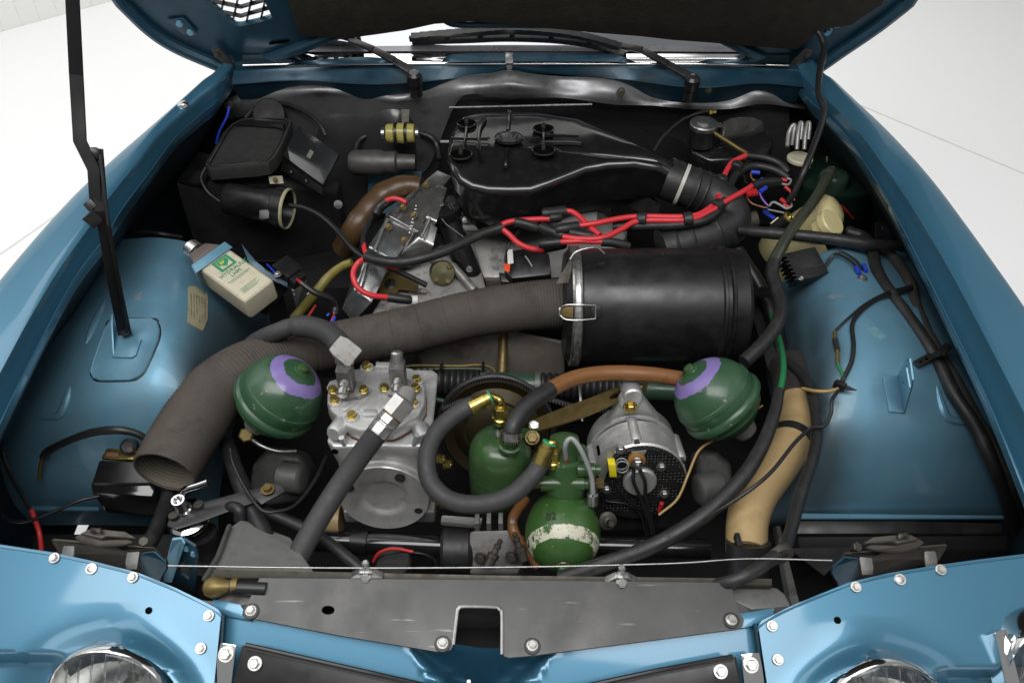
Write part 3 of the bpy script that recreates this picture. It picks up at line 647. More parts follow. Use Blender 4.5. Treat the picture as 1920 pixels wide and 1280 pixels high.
mk('edge_flange', g_tube(fl_ + [fl_[-1] + hu * .5 + X * .06], .016, 10), m_blueshade, hood)
fl_ = catmull([H(*q, .006) for q in ((445, 124), (490, 112), (560, 88), (640, 58), (720, 44))], 6)
mk('edge_flange', g_tube(fl_, .014, 10), m_blueshade, hood)
fl_ = catmull([H(*q, .006) for q in ((1335, 60), (1390, 88), (1440, 112), (1470, 122))], 6)
mk('edge_flange', g_tube(fl_, .012, 10), m_blueshade, hood)
fl_ = catmull([H(*q, .004) for q in ((830, 34), (860, 44), (960, 45), (1110, 46))], 6)
mk('edge_flange', g_tube(fl_, .008, 10), m_blueshade, hood)
pad = [H(*q, .012) for q in ((545, -4), (556, 30), (566, 54), (600, 58), (660, 59), (712, 52), (760, 45), (815, 33), (880, 28), (1000, 38), (1110, 49), (1200, 56), (1260, 63), (1330, 68), (1400, 74), (1490, 81), (1515, 62), (1532, 45), (1595, 34), (1605, 25), (1650, -4))]
pad += [V((xs_r - .1, 0, 0)) + hp0 + hu * 1.1 + hn * .012, V((xs_l + .35, 0, 0)) + hp0 + hu * 1.1 + hn * .012]
mk('insulation_pad', g_prism(pad, hn * .012), m_insul, hood, bevel=.003)
for q in ((400, 12), (860, 20), (1000, 15), (1200, 30), (1460, 35), (1560, 14)): pass
# recessed bright louvres of the air outlet
o0 = H(445, 20, -.010)
for i in range(6):
    a = H(378 + i * 26, 60 - 0 * i, -.012); b = H(400 + i * 26, -40, -.012)
    mk('louvre', g_prism([a, b, b - hn * .010 + X * .004, a - hn * .010 + X * .004], X * .002 + hu * .001), m_black, hood)
for i in range(4):
    a = H(370, 8 + i * 17, -.012); b = H(450, 24 + i * 17, -.012); c = H(520, 4 + i * 17, -.012)
    mk('louvre', g_prism([a, b, b - hn * .010 + hu * .003, a - hn * .010 + hu * .003], hu * .002), m_black, hood)
    mk('louvre', g_prism([b, c, c - hn * .010 + hu * .003, b - hn * .010 + hu * .003], hu * .002), m_black, hood)
for side in (0, 1):
    f = (lambda x: x) if not side else (lambda x: 1921 - x)
    a = [H(f(x), y, .014) for x, y in ((398, 84), (414, 82), (458, 128), (450, 136), (438, 134))]
    mk('hinge', g_prism(a, hn * .006), m_steeldk, hood, bevel=.0015)
    for q in ((410, 92), (428, 110), (446, 127)): bolt(H(f(q[0]), q[1], .02), hn, .007, m_steeldk, hood, 'bolt', 1.3)
    mk('hinge_arm', g_tube(catmull([H(f(452), 128, .01), PY(f(446), 140, 1.94), PY(f(438), 158, 1.93), PY(f(432), 172, 1.93)], 4), .009, 8), m_steeldk, hood)
for q in ((338, 40), (358, 56), (1550, 56), (1568, 42), (1555, 40)): bolt(H(q[0], q[1], .004), hn, .009, m_bluein, hood, 'bolt', 1.4)
sl = [H(*q, .004) for q in ((312, 34), (345, 30), (372, 58), (345, 62))]; mk('hinge_plate', g_prism(sl, hn * .003), m_blueshade, hood, bevel=.001)
mk('slot', g_prism([H(*q, .002) for q in ((503, 82), (510, 77), (538, 73), (544, 75), (536, 79), (508, 83))], hn * .0005), m_hole, hood)
# ================================================================== prop strut
m_strut = mat('flat black strut paint', (.006, .006, .006), .6, var=.2, spec=.25)
ps = thing('prop_strut', 'black folding strut propping the hood from the wheel arch', 'hood strut')
def flat(name, l, wpx, th, m, parent, facing=V((.25, -1, .5))):
    p = pts(l); g = G(); facing = facing.normalized()
    L_ = []
    for i, q in enumerate(p):
        d = (p[min(i + 1, len(p) - 1)] - p[max(i - 1, 0)]).normalized(); s = d.cross(facing).normalized(); nn = s.cross(d)
        ww = (wpx[i] if isinstance(wpx, (list, tuple)) else wpx) * mpp(q) / 2
        L_.append([q - s * ww - nn * th, q + s * ww - nn * th, q + s * ww + nn * th, q - s * ww + nn * th])
    g_stack(L_, g); return mk(name, g, m, parent, bevel=.001)
flat('upper_arm', [(112, -260, 1.42), (136, 0, 1.27), (143, 140, 1.16), (150, 265, 1.075), (176, 318, 1.04), (180, 395, .985)], [24, 24, 24, 23, 22, 20], .003, m_strut, ps)
flat('lower_arm', [(181, 280, 1.058), (190, 395, .985), (214, 530, .845), (234, 625, .722)], 23, .004, m_strut, ps, V((.5, -1, .4)))
flat('lower_arm', [(188, 290, 1.058), (203, 420, .965), (226, 540, .84), (238, 618, .728)], 6, .009, m_strut, ps, V((.5, -1, .4)))
q = P(177, 288, 1.055); mk('pivot', g_lathe(q, V((.3, -1, .5)), [(-.008, .010), (.008, .010), (.010, .007)], 18), m_black, ps)
q = P(233, 618, .728); mk('pivot', g_lathe(q, V((.4, -1, .4)), [(-.012, .008), (.008, .010), (.011, .007)], 18), m_black, ps)
flat('catch', [(163, 402, .985), (186, 420, .965)], 26, .002, m_satin, ps); flat('catch', [(163, 378, 1.0), (175, 392, .99)], 18, .002, m_satin, ps)
# ================================================================== headlight panels with the lamps below
def panel(px0, px1, edge, side, holec, rx, ry, rot, label, small_hole, screws, phil, bl=1330):
    t = thing('lamp_surround', label, 'headlight panel', 'painted headlight panels')
    nx, ny = 90, 64
    ex = sorted(edge)
    def top(px):
        for a, b in zip(ex, ex[1:]):
            if a[0] <= px <= b[0]: return a[1] + (b[1] - a[1]) * (px - a[0]) / (b[0] - a[0])
        return ex[0][1] if px < ex[0][0] else ex[-1][1]
    ca, sa = math.cos(rot), math.sin(rot)
    def el(px, py):
        x, y = px - holec[0], py - holec[1]; u, v = (x * ca + y * sa) / rx, (-x * sa + y * ca) / ry
        return math.hypot(u, v), math.atan2(v, u)
    def zf(px, py):
        z = .750 - (py - 1040) * .00028 + (.00001 * abs(px - 920))
        d, a = el(px, py)
        up = max(0., min(1., .5 - math.sin(a) * 0 + (holec[1] + 20 - py) / 60.))
        z += .016 * math.exp(-max(0, d - 1) ** 2 / .10) * up
        # eyebrow spine running up from the lamp
        sx = (px - (holec[0] - side * 15)) / 62.; sy = (holec[1] - py - ry) / 95.
        if sy > -.4: z += .012 * math.exp(-sx * sx) * max(0, 1 - max(0, sy)) ** 1.3
        # outer flank breaks downwards
        ox = (holec[0] - side * -rx * .0 - px) * -side if side > 0 else (px - holec[0])
        if side < 0: q = (holec[0] - rx * .72 - px)
        else: q = (px - (holec[0] + rx * .82))
        if q > 0:
            k = max(0, min(1, (py - (holec[1] - ry * .98)) / 26.)); k = k * k * (3 - 2 * k); z -= .045 * k * min(1, q / 22.)
        return z
    g = G(); idx = {}; vs = []
    for i in range(nx + 1):
        px = px0 + (px1 - px0) * i / nx; tp = top(px)
        for j in range(ny + 1):
            f = j / ny; py = tp + (bl - tp) * f; x = px
            if side < 0: x = px + (0 if px < px1 - 30 else -(py - 1146) * .10 * (px - px1 + 30) / 30)
            else: x = px + (0 if px > px0 + 30 else (py - 1166) * .15 * (px0 + 30 - px) / 30)
            d, a = el(x, py)
            if .90 < d < 1.0:      # snap to the lamp opening
                u, v = math.cos(a) * rx, math.sin(a) * ry; x2, y2 = holec[0] + u * ca - v * sa, holec[1] + u * sa + v * ca; x, py = x2, y2; d = 1.
            idx[i, j] = len(vs); vs.append((x, py, d))
    fs = []
    for i in range(nx):
        for j in range(ny):
            q = [idx[i, j], idx[i + 1, j], idx[i + 1, j + 1], idx[i, j + 1]]
            if all(vs[k][2] >= .999 for k in q): fs.append(q)
    hc, hr = small_hole, 7
    g.add([P(x, y, zf(x, y)) for x, y, d in vs], fs)
    mk('panel', g, m_blue, t, sharp=60)
    te = [P(px0 + (px1 - px0) * k / 40, top(px0 + (px1 - px0) * k / 40), zf(px0 + (px1 - px0) * k / 40, top(px0 + (px1 - px0) * k / 40))) for k in range(41)]
    mk('folded_edge', g_stack([[p - Z * .0002 for p in te] + [p - Z * .0002 - Y * .004 for p in te[::-1]], [p - Z * .010 for p in te] + [p - Z * .010 - Y * .004 for p in te[::-1]]]), m_blue, t, sharp=60)
    # turned-down wall of the lamp opening
    ring = [(holec[0] + math.cos(a) * rx * .985 * ca - math.sin(a) * ry * .985 * sa, holec[1] + math.cos(a) * rx * .985 * sa + math.sin(a) * ry * .985 * ca) for a in [2 * math.pi * k / 48 for k in range(48)]]
    lo = [P(x, y, zf(x, y)) for x, y in ring]
    mk('opening_wall', g_stack([lo, [p + V((0, .004, -.035)) for p in lo]], cap0=False, cap1=False), m_blue, t)
    n0 = (P(holec[0] + 40, 1120, zf(holec[0] + 40, 1120)) - P(holec[0], 1120, zf(holec[0], 1120))).cross(P(holec[0], 1080, zf(holec[0], 1080)) - P(holec[0], 1120, zf(holec[0], 1120))).normalized()
    if n0.z < 0: n0 = -n0
    for q in screws: bolt(P(q[0], q[1], zf(*q)) + n0 * .002, n0, .0050, m_bolt, t, 'screw', 1.42)
    for q in phil: bolt(P(q[0], q[1], zf(*q)) + n0 * .001, n0, .0056, m_bolt, t, 'cross_screw', 1.35, hexa=False)
    mk('hole', g_lathe(P(hc[0], hc[1], zf(*hc)) + n0 * .0006, n0, [(0, .0045), (.0004, .0045)], 16), m_hole, t)
    # lamp
    c = P(holec[0], holec[1] + 2, zf(holec[0], holec[1]) - .030)
    return t, c, zf
def lamp(c, r, n, label, bv=True):
    t = thing('headlight', label, 'headlight', 'round headlights'); n = V(n).normalized()
    mk('chrome_rim', g_lathe(c, n, [(-.03, r * .98), (.0, r * 1.025), (.008, r * 1.035), (.012, r * 1.01), (.010, r * .985), (.004, r * .97), (-.01, r * .96)], 56, cap0=False, cap1=False), m_chrome, t)
    mk('reflector', g_lathe(c, n, [(-.075, .008), (-.07, r * .35), (-.055, r * .62), (-.03, r * .86), (-.008, r * .95)], 48, cap1=False), mat('lamp reflector', (.72, .72, .70), .3, 1., rv=.05), t)
    mk('bulb', g_lathe(c, n, [(-.075, .010), (-.05, .010), (-.048, .006), (-.03, .006), (-.024, .003)], 16), m_steel, t)
    prof = [(.004 + .022 * (1 - (k / 10) ** 2), r * .965 * k / 10) for k in range(10, -1, -1)]
    prof2 = [(d - .004, rr) for d, rr in prof[::-1]]
    mk('lens', g_lathe(c, n, [(.0, r * .965)] + prof + prof2, 48, cap0=False, cap1=False), m_lens, t, sharp=80)
    x, y, z = frame(n); rib = G()
    for i in range(-3, 4):
        h = r * .9 * math.sqrt(max(0, 1 - (i / 4) ** 2))
        pp = []
        for k in range(9):
            v = -h + 2 * h * k / 8; u = i * r * .9 / 4 * (1 - .12 * (v / r) ** 2); rr = math.hypot(u, v) / r
            pp.append(c + x * u + y * v + z * (-.001 + .020 * (1 - rr * rr)))
        g_tube(pp, .0012, 6, g=rib)
    mk('lens_flute', rib, m_lens, t)
    return t
p1 = panel(-150, 415, [(-150, 1000), (0, 1020), (100, 1035), (172, 1051), (259, 1073), (330, 1102), (380, 1126), (408, 1141), (415, 1150)], -1, (214, 1312), 128, 94, .22, 'blue headlight panel on the prop strut side', (279, 1144), [(103, 1046), (250, 1082), (392, 1154), (377, 1215)], [(172, 1066)])
p2 = panel(1421, 2070, [(1421, 1172), (1428, 1163), (1482, 1136), (1540, 1112), (1592, 1091), (1670, 1073), (1750, 1060), (1830, 1049), (1920, 1038), (2070, 1020)], 1, (1648, 1336), 128, 90, -.10, 'blue headlight panel with a bright trim bar at its outer side', (1570, 1162), [(1763, 1068), (1604, 1100), (1447, 1173), (1458, 1236)], [(1687, 1086)])
lamp(p1[1], .079, (-.06, -.90, .42), 'round headlight in the panel on the prop strut side')
lamp(p2[1], .079, (.06, -.90, .42), 'round headlight next to the bright trim bar')
tb_ = thing('trim_bar', 'bright chrome upright bar between two headlights', 'trim')
q = [P(1865, 1184, .735), P(1888, 1177, .735), P(1918, 1300, .69), P(1890, 1300, .69)]
mk('bar', g_prism(q, V((0, .01, -.03))), m_chrome, tb_, bevel=.002)
lamp(P(1965, 1235, .70), .06, (.1, -.9, .4), 'outermost headlight, only its rim showing at the picture edge')
# ================================================================== nose panel
nose = thing('nose_panel', 'blue centre nose panel under the dull aluminium sheet', 'nose panel')
def zn(px, py): return .700 - (py - 1150) * .00033
cols = [410, 430, 470, 560, 660, 730, 765, 775, 785, 800, 825, 850, 875, 905, 935, 960, 985, 1010, 1025, 1035, 1045, 1080, 1160, 1280, 1380, 1415, 1436]
rows = []
for x in cols:
    tpy = 1150 + (min(abs(x - 415), abs(x - 1425)) / 490.) * 70; c = max(0, 1 - abs(x - 905) / 150.)
    r = []
    for k in range(15):
        py = tpy - 6 + (1345 - tpy) * k / 14
        v = max(0, min(1, ((py - 1222) - abs(x - 905) * .36 * (1 if x > 905 else 1)) / 25.)) * (c > 0)
        u = max(0, min(1, (135 - max(0, py - 1218) * 1.1 - abs(x - 905)) / 22.)); r.append(P(x, py, zn(x, py) - u * (.004 + .0011 * max(0, py - 1210))))
    rows.append(r)
mk('panel', g_patch(rows, 2, 2), m_blue, nose, sharp=60)
bolt(P(879, 1277, .655), V((0, -.4, .9)), .003, m_bolt, nose, 'rivet', 0, hexa=False)
mk('side_tab', g_prism([P(*q) for q in ((400, 1122, .712), (450, 1132, .712), (470, 1163, .703), (430, 1156, .703), (396, 1136, .71))], V((0, 0, -.003))), m_blue, nose, bevel=.001)
mk('side_tab', g_prism([P(*q) for q in ((1452, 1138, .712), (1383, 1150, .710), (1372, 1178, .703), (1400, 1176, .703), (1450, 1158, .708))], V((0, 0, -.003))), m_blue, nose, bevel=.001)
for a, b in (((418, 1152, .706), (409, 1300, .655)), ((1417, 1168, .706), (1434, 1300, .655))):
    mk('panel_edge', g_tube([P(*a), P(*b)], .004, 8), m_blueshade, nose)
# ================================================================== dull aluminium air deflector
def zd(px, py): return .728 - (py - 1085) * .00021
ad = thing('air_deflector', 'dull scratched aluminium sheet with square notch above the nose', 'sheet metal panel')
AO = [(487, 1083), (930, 1087), (1372, 1092), (1373, 1106), (1386, 1148), (1395, 1160), (1393, 1172), (1382, 1179), (1362, 1181), (1180, 1205), (1000, 1228), (955, 1232), (945, 1229), (940, 1222), (941, 1152), (937, 1142), (926, 1137), (870, 1136), (860, 1140), (857, 1150), (850, 1208), (845, 1217), (834, 1222), (820, 1221), (640, 1191), (478, 1160), (462, 1158), (454, 1151), (456, 1142), (472, 1115)]
prismz('sheet', AO, zd, .002, m_sheet, ad, holes=[circ(615, 1143, 12.5, 8.5, 20)])
lip = [P(x, y, zd(x, y) + .001) for x, y in ((941, 1226), (941, 1152), (937, 1142), (926, 1137), (870, 1136), (860, 1140), (857, 1150), (850, 1208))]
mk('notch_lip', g_tube(catmull(lip, 4), .0024, 8), m_bolt, ad)
mk('notch_wall', g_patch([[p, p + V((0, .002, -.02))] for p in lip], 1, 1), m_sheet, ad)
hp_ = P(615, 1143, zd(615, 1143)); mk('hole_shade_cup', g_lathe(hp_ - Z * .0165, Z, [(0, .0088), (.0135, .0088)], 20, cap1=False), m_hole, ad)  # black cup added under the sheet hole, its colour stands for shade
for q in ((471, 1146), (830, 1207), (998, 1211), (1371, 1163)):
    b = P(q[0], q[1], zd(*q)); mk('washer', g_lathe(b, V((0, -.2, 1)), [(0, .0105), (.0015, .0105), (.002, .0098)], 22), m_sheet, ad); bolt(b + Z * .002, V((0, -.2, 1)), .0058, m_bolt, ad, 'bolt', 1.3)
# dark duct seen through the notch
dk = mk('notch_duct', g_box(P(897, 1190, .60), .06, .05, .01), m_dark, nose)
# ================================================================== grille panels
for lab, o, sc_ in (('black grille plate on the prop strut side, one bright bolt', [(453, 1209), (460, 1207), (660, 1252), (837, 1292), (837, 1400), (400, 1400), (440, 1268)], [(478, 1243)]),
                    ('black grille plate nearer the chrome trim bar, one bright bolt', [(1381, 1230), (1374, 1229), (1230, 1256), (1058, 1293), (1058, 1400), (1440, 1400), (1392, 1290)], [(1351, 1258)])):
    t = thing('grille_plate', lab, 'grille plate', 'black grille plates')
    zg = lambda x, y: .708 - (y - 1207) * .00036
    prismz('plate', o, zg, .012, m_satin, t, bevel=.002)
    e = [P(o[1][0], o[1][1] + 3, zg(*o[1]) + .003), P(o[2][0], o[2][1] + 3, zg(*o[2]) + .003), P(o[3][0], o[3][1] + 3, zg(*o[3]) + .003)]
    mk('rolled_edge', g_tube(e, .0042, 10), m_blackgl, t)
    for q in sc_: bolt(P(q[0], q[1], zg(*q) + .001), V((0, -.5, .9)), .0062, m_bolt, t, 'bolt', 1.5)
for lab, o, b in (('chrome tab bolted beside the panel seam on the strut side', [(413, 1204), (443, 1208), (430, 1310), (388, 1310)], (424, 1226)),
                  ('chrome tab bolted beside the panel seam near the trim bar', [(1389, 1226), (1424, 1222), (1442, 1310), (1399, 1310)], (1408, 1246))):
    t = thing('chrome_tab', lab, 'bracket', 'chrome tabs'); zg = lambda x, y: .712 - (y - 1204) * .00036
    prismz('tab', o, zg, .004, m_chrome, t, bevel=.002); bolt(P(b[0], b[1], zg(*b) + .001), V((0, -.5, .9)), .007, m_bolt, t, 'bolt', 1.45)
# ================================================================== radiator
rad = thing('radiator', 'grey radiator with cowl behind the aluminium sheet', 'radiator')
prismz('tank', [(372, 1137), (384, 1103), (396, 1087), (487, 1085), (1372, 1094), (1456, 1100), (1472, 1112), (1484, 1136), (1410, 1142), (1335, 1106), (520, 1101), (440, 1142)], .708, .12, m_castgrey, rad, bevel=.004)
mk('core', g_box(V((0, .68, .30)), .38, .04, .19), m_dark, rad)
tb2 = [P(398, 1066, .722), P(900, 1077, .722), P(1448, 1084, .722), P(1448, 1098, .716), P(900, 1090, .716), P(402, 1083, .716)]
mk('top_rail', g_prism(tb2, V((0, 0, -.02))), m_steeldk, rad, bevel=.0015)
sh = [P(385, 1085, .70), P(408, 1045, .665), P(432, 988, .60), P(450, 976, .58), P(540, 1010, .56), P(590, 1084, .66)]
mk('cowl', g_prism(sh, V((0, .01, -.01))), mat('grey cowl sheet', (.24, .24, .235), .5, .3, var=.2, vs=12, dirt=(.09, .085, .075), damt=.7, ds=14, bump=.15, bs=120), rad, bevel=.002)
mk('cowl_edge', g_tube([P(384, 1085, .702), P(408, 1045, .668), P(430, 986, .603)], .004, 8), m_castgrey, rad)
mk('cowl', g_prism([P(1455, 985, .56), P(1463, 985, .56), P(1500, 1130, .68), P(1484, 1135, .68)], V((.0, .01, -.02))), m_castgrey, rad, bevel=.002)
for x, y in ((688, 1079), (1164, 1088)):
    b = P(x, y, .722); mk('bolt_boss', g_loft([b + V((s * .022, 0, 0)) + V((0, o, 0)) for s, o in ((-1, -.004), (1, -.004), (1, .006), (-1, .006))], [b + V((s * .008, 0, .012)) + V((0, o, 0)) for s, o in ((-1, -.004), (1, -.004), (1, .006), (-1, .006))]), m_steel, rad, bevel=.001)
    bolt(b + V((0, -.006, .004)), V((0, -.7, .7)), .0065, m_bolt, rad, 'bolt', 1.2); mk('stud', g_lathe(b + V((0, .004, .008)), Z, [(0, .005), (.016, .005), (.018, .003)], 10), m_steel, rad)
tg = thing('ball_end_rod', 'dark rod with bronze ball end beside the radiator', 'rod')
mk('ball_end', g_lathe(P(404, 1100, .722), V((1, .05, 0)), [(-.016, .004), (-.012, .011), (-.004, .0145), (.006, .0135), (.014, .009), (.02, .008), (.022, .011), (.030, .011)], 20), m_brassold, tg)
mk('rod', g_tube([P(432, 1101, .722), P(500, 1104, .722)], .009, 14), m_black, tg)
mk('cup', g_lathe(P(398, 1103, .711), V((0, -.2, 1)), [(-.002, .018), (.0, .018), (.001, .014)], 20), m_hole, tg)
tube('release_cable', [(315, 1060, .745), (600, 1064, .738), (930, 1063, .735), (1250, 1056, .738), (1400, 1047, .742), (1560, 1050, .745)], 1.6, m_steel, tag=('thin bare release cable stretched across the bay front between latches', 'cable'), k=5, n=8)
# ================================================================== hood latches
def latch(mir, label):
    f = (lambda x, y: (x, y)) if not mir else (lambda x, y: (1873 - x + (y - 1040) * .0, y + 10))
    t = thing('hood_latch', label, 'latch', 'hood latches')
    def pp(l): return [P(*f(x, y), z) for x, y, z in l]
    mk('base_plate', g_prism(pp([(95, 1010, .725), (100, 1012, .725), (205, 1020, .725), (232, 1032, .725), (290, 1026, .725), (302, 1040, .725), (300, 1050, .71), (200, 1036, .71), (110, 1036, .71)]), V((0, 0, -.004))), m_steeldk, t, bevel=.001)
    mk('base_plate', g_prism(pp([(98, 1012, .724), (290, 1028, .724), (302, 1075, .66), (270, 1078, .66), (112, 1042, .66)]), V((0, .003, 0))), m_steeldk, t, bevel=.001)
    mk('hook_plate', g_prism(pp([(262, 1036, .733), (290, 1032, .733), (312, 1052, .733), (312, 1066, .72), (302, 1082, .70), (296, 1100, .68), (262, 1070, .69)]), V((.0, .005, -.006))), m_blueshade, t, bevel=.002)
    for i, l in enumerate(([(140, 1006, .735), (158, 996, .738), (172, 998, .738), (190, 1012, .735), (240, 1010, .735), (250, 1016, .735), (230, 1022, .73), (180, 1024, .73), (150, 1016, .73)],
                           [(150, 1000, .745), (165, 992, .748), (190, 992, .748), (235, 996, .745), (255, 1008, .742), (200, 1004, .742), (190, 1008, .742)])):
        mk('lever', g_prism(pp(l), V((0, 0, -.004))), m_steeldk, t, bevel=.001)
    mk('spring', g_tube([P(*f(170 + 18 * k / 40, 994 + 4 * math.sin(k * 1.6)), .75 + .004 * math.cos(k * 1.6)) for k in range(41)], .0012, 5), m_steeldk, t)
    mk('stop', g_prism(pp([(118, 1022, .728), (140, 1022, .728), (142, 1034, .722), (120, 1036, .722)]), V((0, -.012, -.006))), m_castgrey, t, bevel=.002)
    mk('stop', g_prism(pp([(238, 1035, .728), (262, 1033, .728), (260, 1048, .722), (240, 1048, .722)]), V((0, -.012, -.006))), m_castgrey, t, bevel=.002)
    bolt(P(*f(270, 1016), .737), V((.3, -.4, .9)), .007, m_steeldk, t, 'bolt', 0)
    return t
latch(False, 'steel hood latch beside the chrome vacuum valve'); latch(True, 'steel hood latch beside the tan hose')
t = thing('latch_bracket', 'blue upright bracket with square slot beside the radiator cowl', 'bracket')
mk('front_face', g_prism([P(*q) for q in ((314, 1042, .735), (322, 1012, .735), (340, 1010, .735), (346, 1020, .735), (322, 1092, .66), (306, 1090, .66))], V((0, .004, 0))), m_bluein, t, bevel=.001)
mk('side_face', g_prism([P(*q) for q in ((344, 1011, .735), (366, 1025, .735), (371, 1045, .72), (366, 1110, .62), (322, 1092, .62))], V((0, .004, 0)), holes=[[P(*q) for q in ((340, 1052, .685), (356, 1062, .682), (354, 1086, .66), (337, 1074, .66))]]), m_blueshade, t)
for q in ((350, 1026), (363, 1036)): bolt(P(q[0], q[1], .72), V((.5, -.7, .4)), .005, m_bluein, t, 'bolt', 0)
# ================================================================== engine block and cam covers
eng = thing('engine', 'dirty aluminium V engine with polished cam covers in the middle of the bay', 'engine')
mk('block', g_box(V((.0, 1.68, .36)), .27, .26, .18), mat('oily block', (.09, .08, .068), .5, .4, var=.3, vs=12, dirt=(.03, .024, .018), damt=.8, ds=10, bump=.2, bs=200), eng, bevel=.02)
mk('timing_cover', g_prism([P(775, 668, .50), P(805, 640, .52), P(950, 615, .52), P(1060, 640, .52), P(1060, 700, .44), P(1035, 712, .42), P(790, 690, .45)], V((0, .05, -.12))), mat('oily grey casting', (.21, .19, .165), .5, .5, var=.3, vs=12, dirt=(.07, .055, .04), damt=.8, ds=10, bump=.2, bs=200), eng, bevel=.01)
mk('intake_manifold', g_prism([P(870, 400, .62), P(1130, 395, .62), P(1180, 430, .60), P(1160, 480, .58), P(1060, 520, .55), P(900, 520, .55), P(850, 470, .58)], V((0, 0, -.14))), m_castdk, eng, bevel=.015)
m_castdirty = mat('dim dirty casting', (.11, .105, .10), .5, .5, var=.3, vs=14, dirt=(.03, .025, .02), damt=.8, ds=14, bump=.2, bs=200)
# front cam boxes, polygons at the near end and the far end
def loftz(name, A, B, m, parent, bevel=.004, **k): return mk(name, g_loft(pts(A), pts(B)), m, parent, bevel=bevel, **k)
def sections(name, secs, m, parent, bevel=.005): return mk(name, g_stack([pts(q) for q in secs]), m, parent, bevel=bevel, bseg=3)
sections('cam_cover', [[(640, 580, .570), (662, 541, .622), (698, 567, .618), (662, 606, .56)], [(664, 512, .60), (688, 472, .662), (732, 496, .656), (712, 535, .59)]], m_polish, eng)
sections('cam_cover', [[(672, 490, .62), (690, 463, .668), (738, 490, .662), (722, 520, .61)], [(718, 420, .645), (728, 404, .698), (778, 436, .690), (770, 458, .63)]], m_polish, eng)
sections('cam_cover', [[(712, 428, .65), (722, 402, .706), (784, 436, .694), (772, 462, .64)], [(780, 362, .68), (786, 348, .73), (818, 366, .724), (815, 390, .67)], [(812, 330, .70), (820, 318, .745), (848, 330, .74), (848, 350, .70)]], m_polish, eng)
sections('cam_cover', [[(765, 506, .60), (746, 478, .645), (786, 443, .676), (814, 462, .666), (795, 488, .62)], [(785, 455, .64), (776, 430, .68), (800, 412, .698), (822, 425, .69), (812, 448, .65)]], m_polish, eng, .006)
sections('cam_cover', [[(780, 440, .655), (778, 420, .69), (798, 404, .706), (820, 416, .70), (808, 440, .66)], [(812, 372, .69), (808, 356, .724), (822, 345, .734), (840, 352, .73), (835, 368, .70)]], m_polish, eng)
for a, b in (((700, 470, .672), (726, 410, .706)), ((668, 546, .628), (692, 474, .667)), ((738, 404, .712), (786, 352, .734)), ((790, 446, .682), (806, 410, .706))):
    mk('cover_rib', g_tube([P(*a), P(*b)], .0035, 8), m_polish, eng)
for q in ((729, 425, .702), (758, 450, .692), (776, 404, .714), (756, 388, .720), (800, 346, .738)):
    bolt(P(*q), V((-.2, -.5, .8)), .006, m_brassold, eng, 'bolt', 1.3)
for i in range(9):
    t = i / 8; p = P(768 + 12 * t, 436 - 50 * t, .698 + .020 * t); mk('cast_pip', g_lathe(p, Z, [(-.002, .0022), (.001, .0022), (.002, .001)], 6), m_bolt, eng)
mk('cylinder_head', g_prism(pts([(690, 604, .56), (735, 520, .575), (800, 480, .595), (850, 432, .605), (885, 440, .60), (912, 540, .565), (862, 585, .545), (780, 640, .48), (690, 640, .48)]), V((0, .03, -.12))), m_castdk, eng, bevel=.01)
mk('head_web', g_tube(pts([(800, 482, .60), (850, 500, .60), (890, 545, .575)]), .010, 10), m_castdk, eng)
mk('head_web', g_tube(pts([(742, 525, .585), (770, 545, .58), (800, 548, .575)]), .008, 10), m_castdk, eng)
for q in ((868, 470, .605), (880, 505, .592), (760, 575, .552)): bolt(P(*q), V((0, -.4, .9)), .0065, m_steel, eng, 'bolt', 1.2)
mk('front_cover_lobe', g_lathe(P(830, 512, .60), V((.15, -.8, .55)), [(-.05, .030), (0, .029), (.006, .026), (.008, .0)], 24), mat('olive plated cover', (.13, .12, .065), .4, .7, var=.2, dirt=(.08, .06, .03), damt=.6, ds=25), eng)
for q in ((822, 496), (818, 524), (840, 527), (842, 500)): bolt(P(q[0], q[1], .614), V((.15, -.8, .55)), .0055, m_brassold, eng, 'bolt', 1.2)
# lifting eye
le = [P(x, y, .60 - (y - 540) * .0003) for x, y in ((708, 528), (716, 514), (732, 509), (750, 514), (785, 533), (782, 545), (748, 542), (738, 556), (728, 560), (712, 552))]
mk('lifting_eye', g_prism(le, V((0, .003, -.004)), holes=[[P(731 + 11 * math.cos(k * .5236), 532 + 10 * math.sin(k * .5236), .60 - (532 + 10 * math.sin(k * .5236) - 540) * .0003) for k in range(12)]]), m_brassold, eng)
mk('exhaust_shoulder', g_prism(pts([(775, 548, .555), (840, 532, .565), (868, 548, .56), (862, 580, .53), (790, 600, .515)]), V((0, .02, -.10))), m_castdk, eng, bevel=.012)
mk('oil_filler_pipe', g_tube(pts([(833, 390, .70), (850, 440, .64), (880, 510, .57), (900, 560, .50)]), .028, 18), m_satin, eng)
oc = thing('oil_filler_cap', 'round black oil filler cap beside the polished cam covers', 'filler cap')
c = P(832, 388, .705); ax = V((-.05, -.15, 1))
mk('cap', g_lathe(c, ax, [(-.06, .030), (-.02, .032), (-.018, .040), (.0, .041), (.006, .038), (.008, .030), (.008, .0)], 32), m_satin, oc)
mk('boss', g_lathe(P(829, 384, .716), ax, [(0, .005), (.002, .004)], 12), m_steel, oc)
for k in (0, 1):
    q = [P(838 + 6 * k, 387, .7165), P(840 + 6 * k, 383, .7165), P(846 + 6 * k, 380, .7165)]; mk('arrow_mark', g_tube([P(850 + 6 * k, 379, .7145), P(840 + 6 * k, 384, .7145), P(846 + 6 * k, 392, .7145)], .0007, 5), m_inkgrey, oc)
mk('chain', g_tube(pts([(828, 410, .70), (836, 420, .69), (870, 445, .66), (872, 455, .65)]), .001, 5), m_steel, oc)
for q, a in (((868, 398, .69), Z), ((872, 412, .68), V((0, -.5, .8)))): bolt(P(*q), a, .006, m_steel, eng, 'bolt', 1.2)
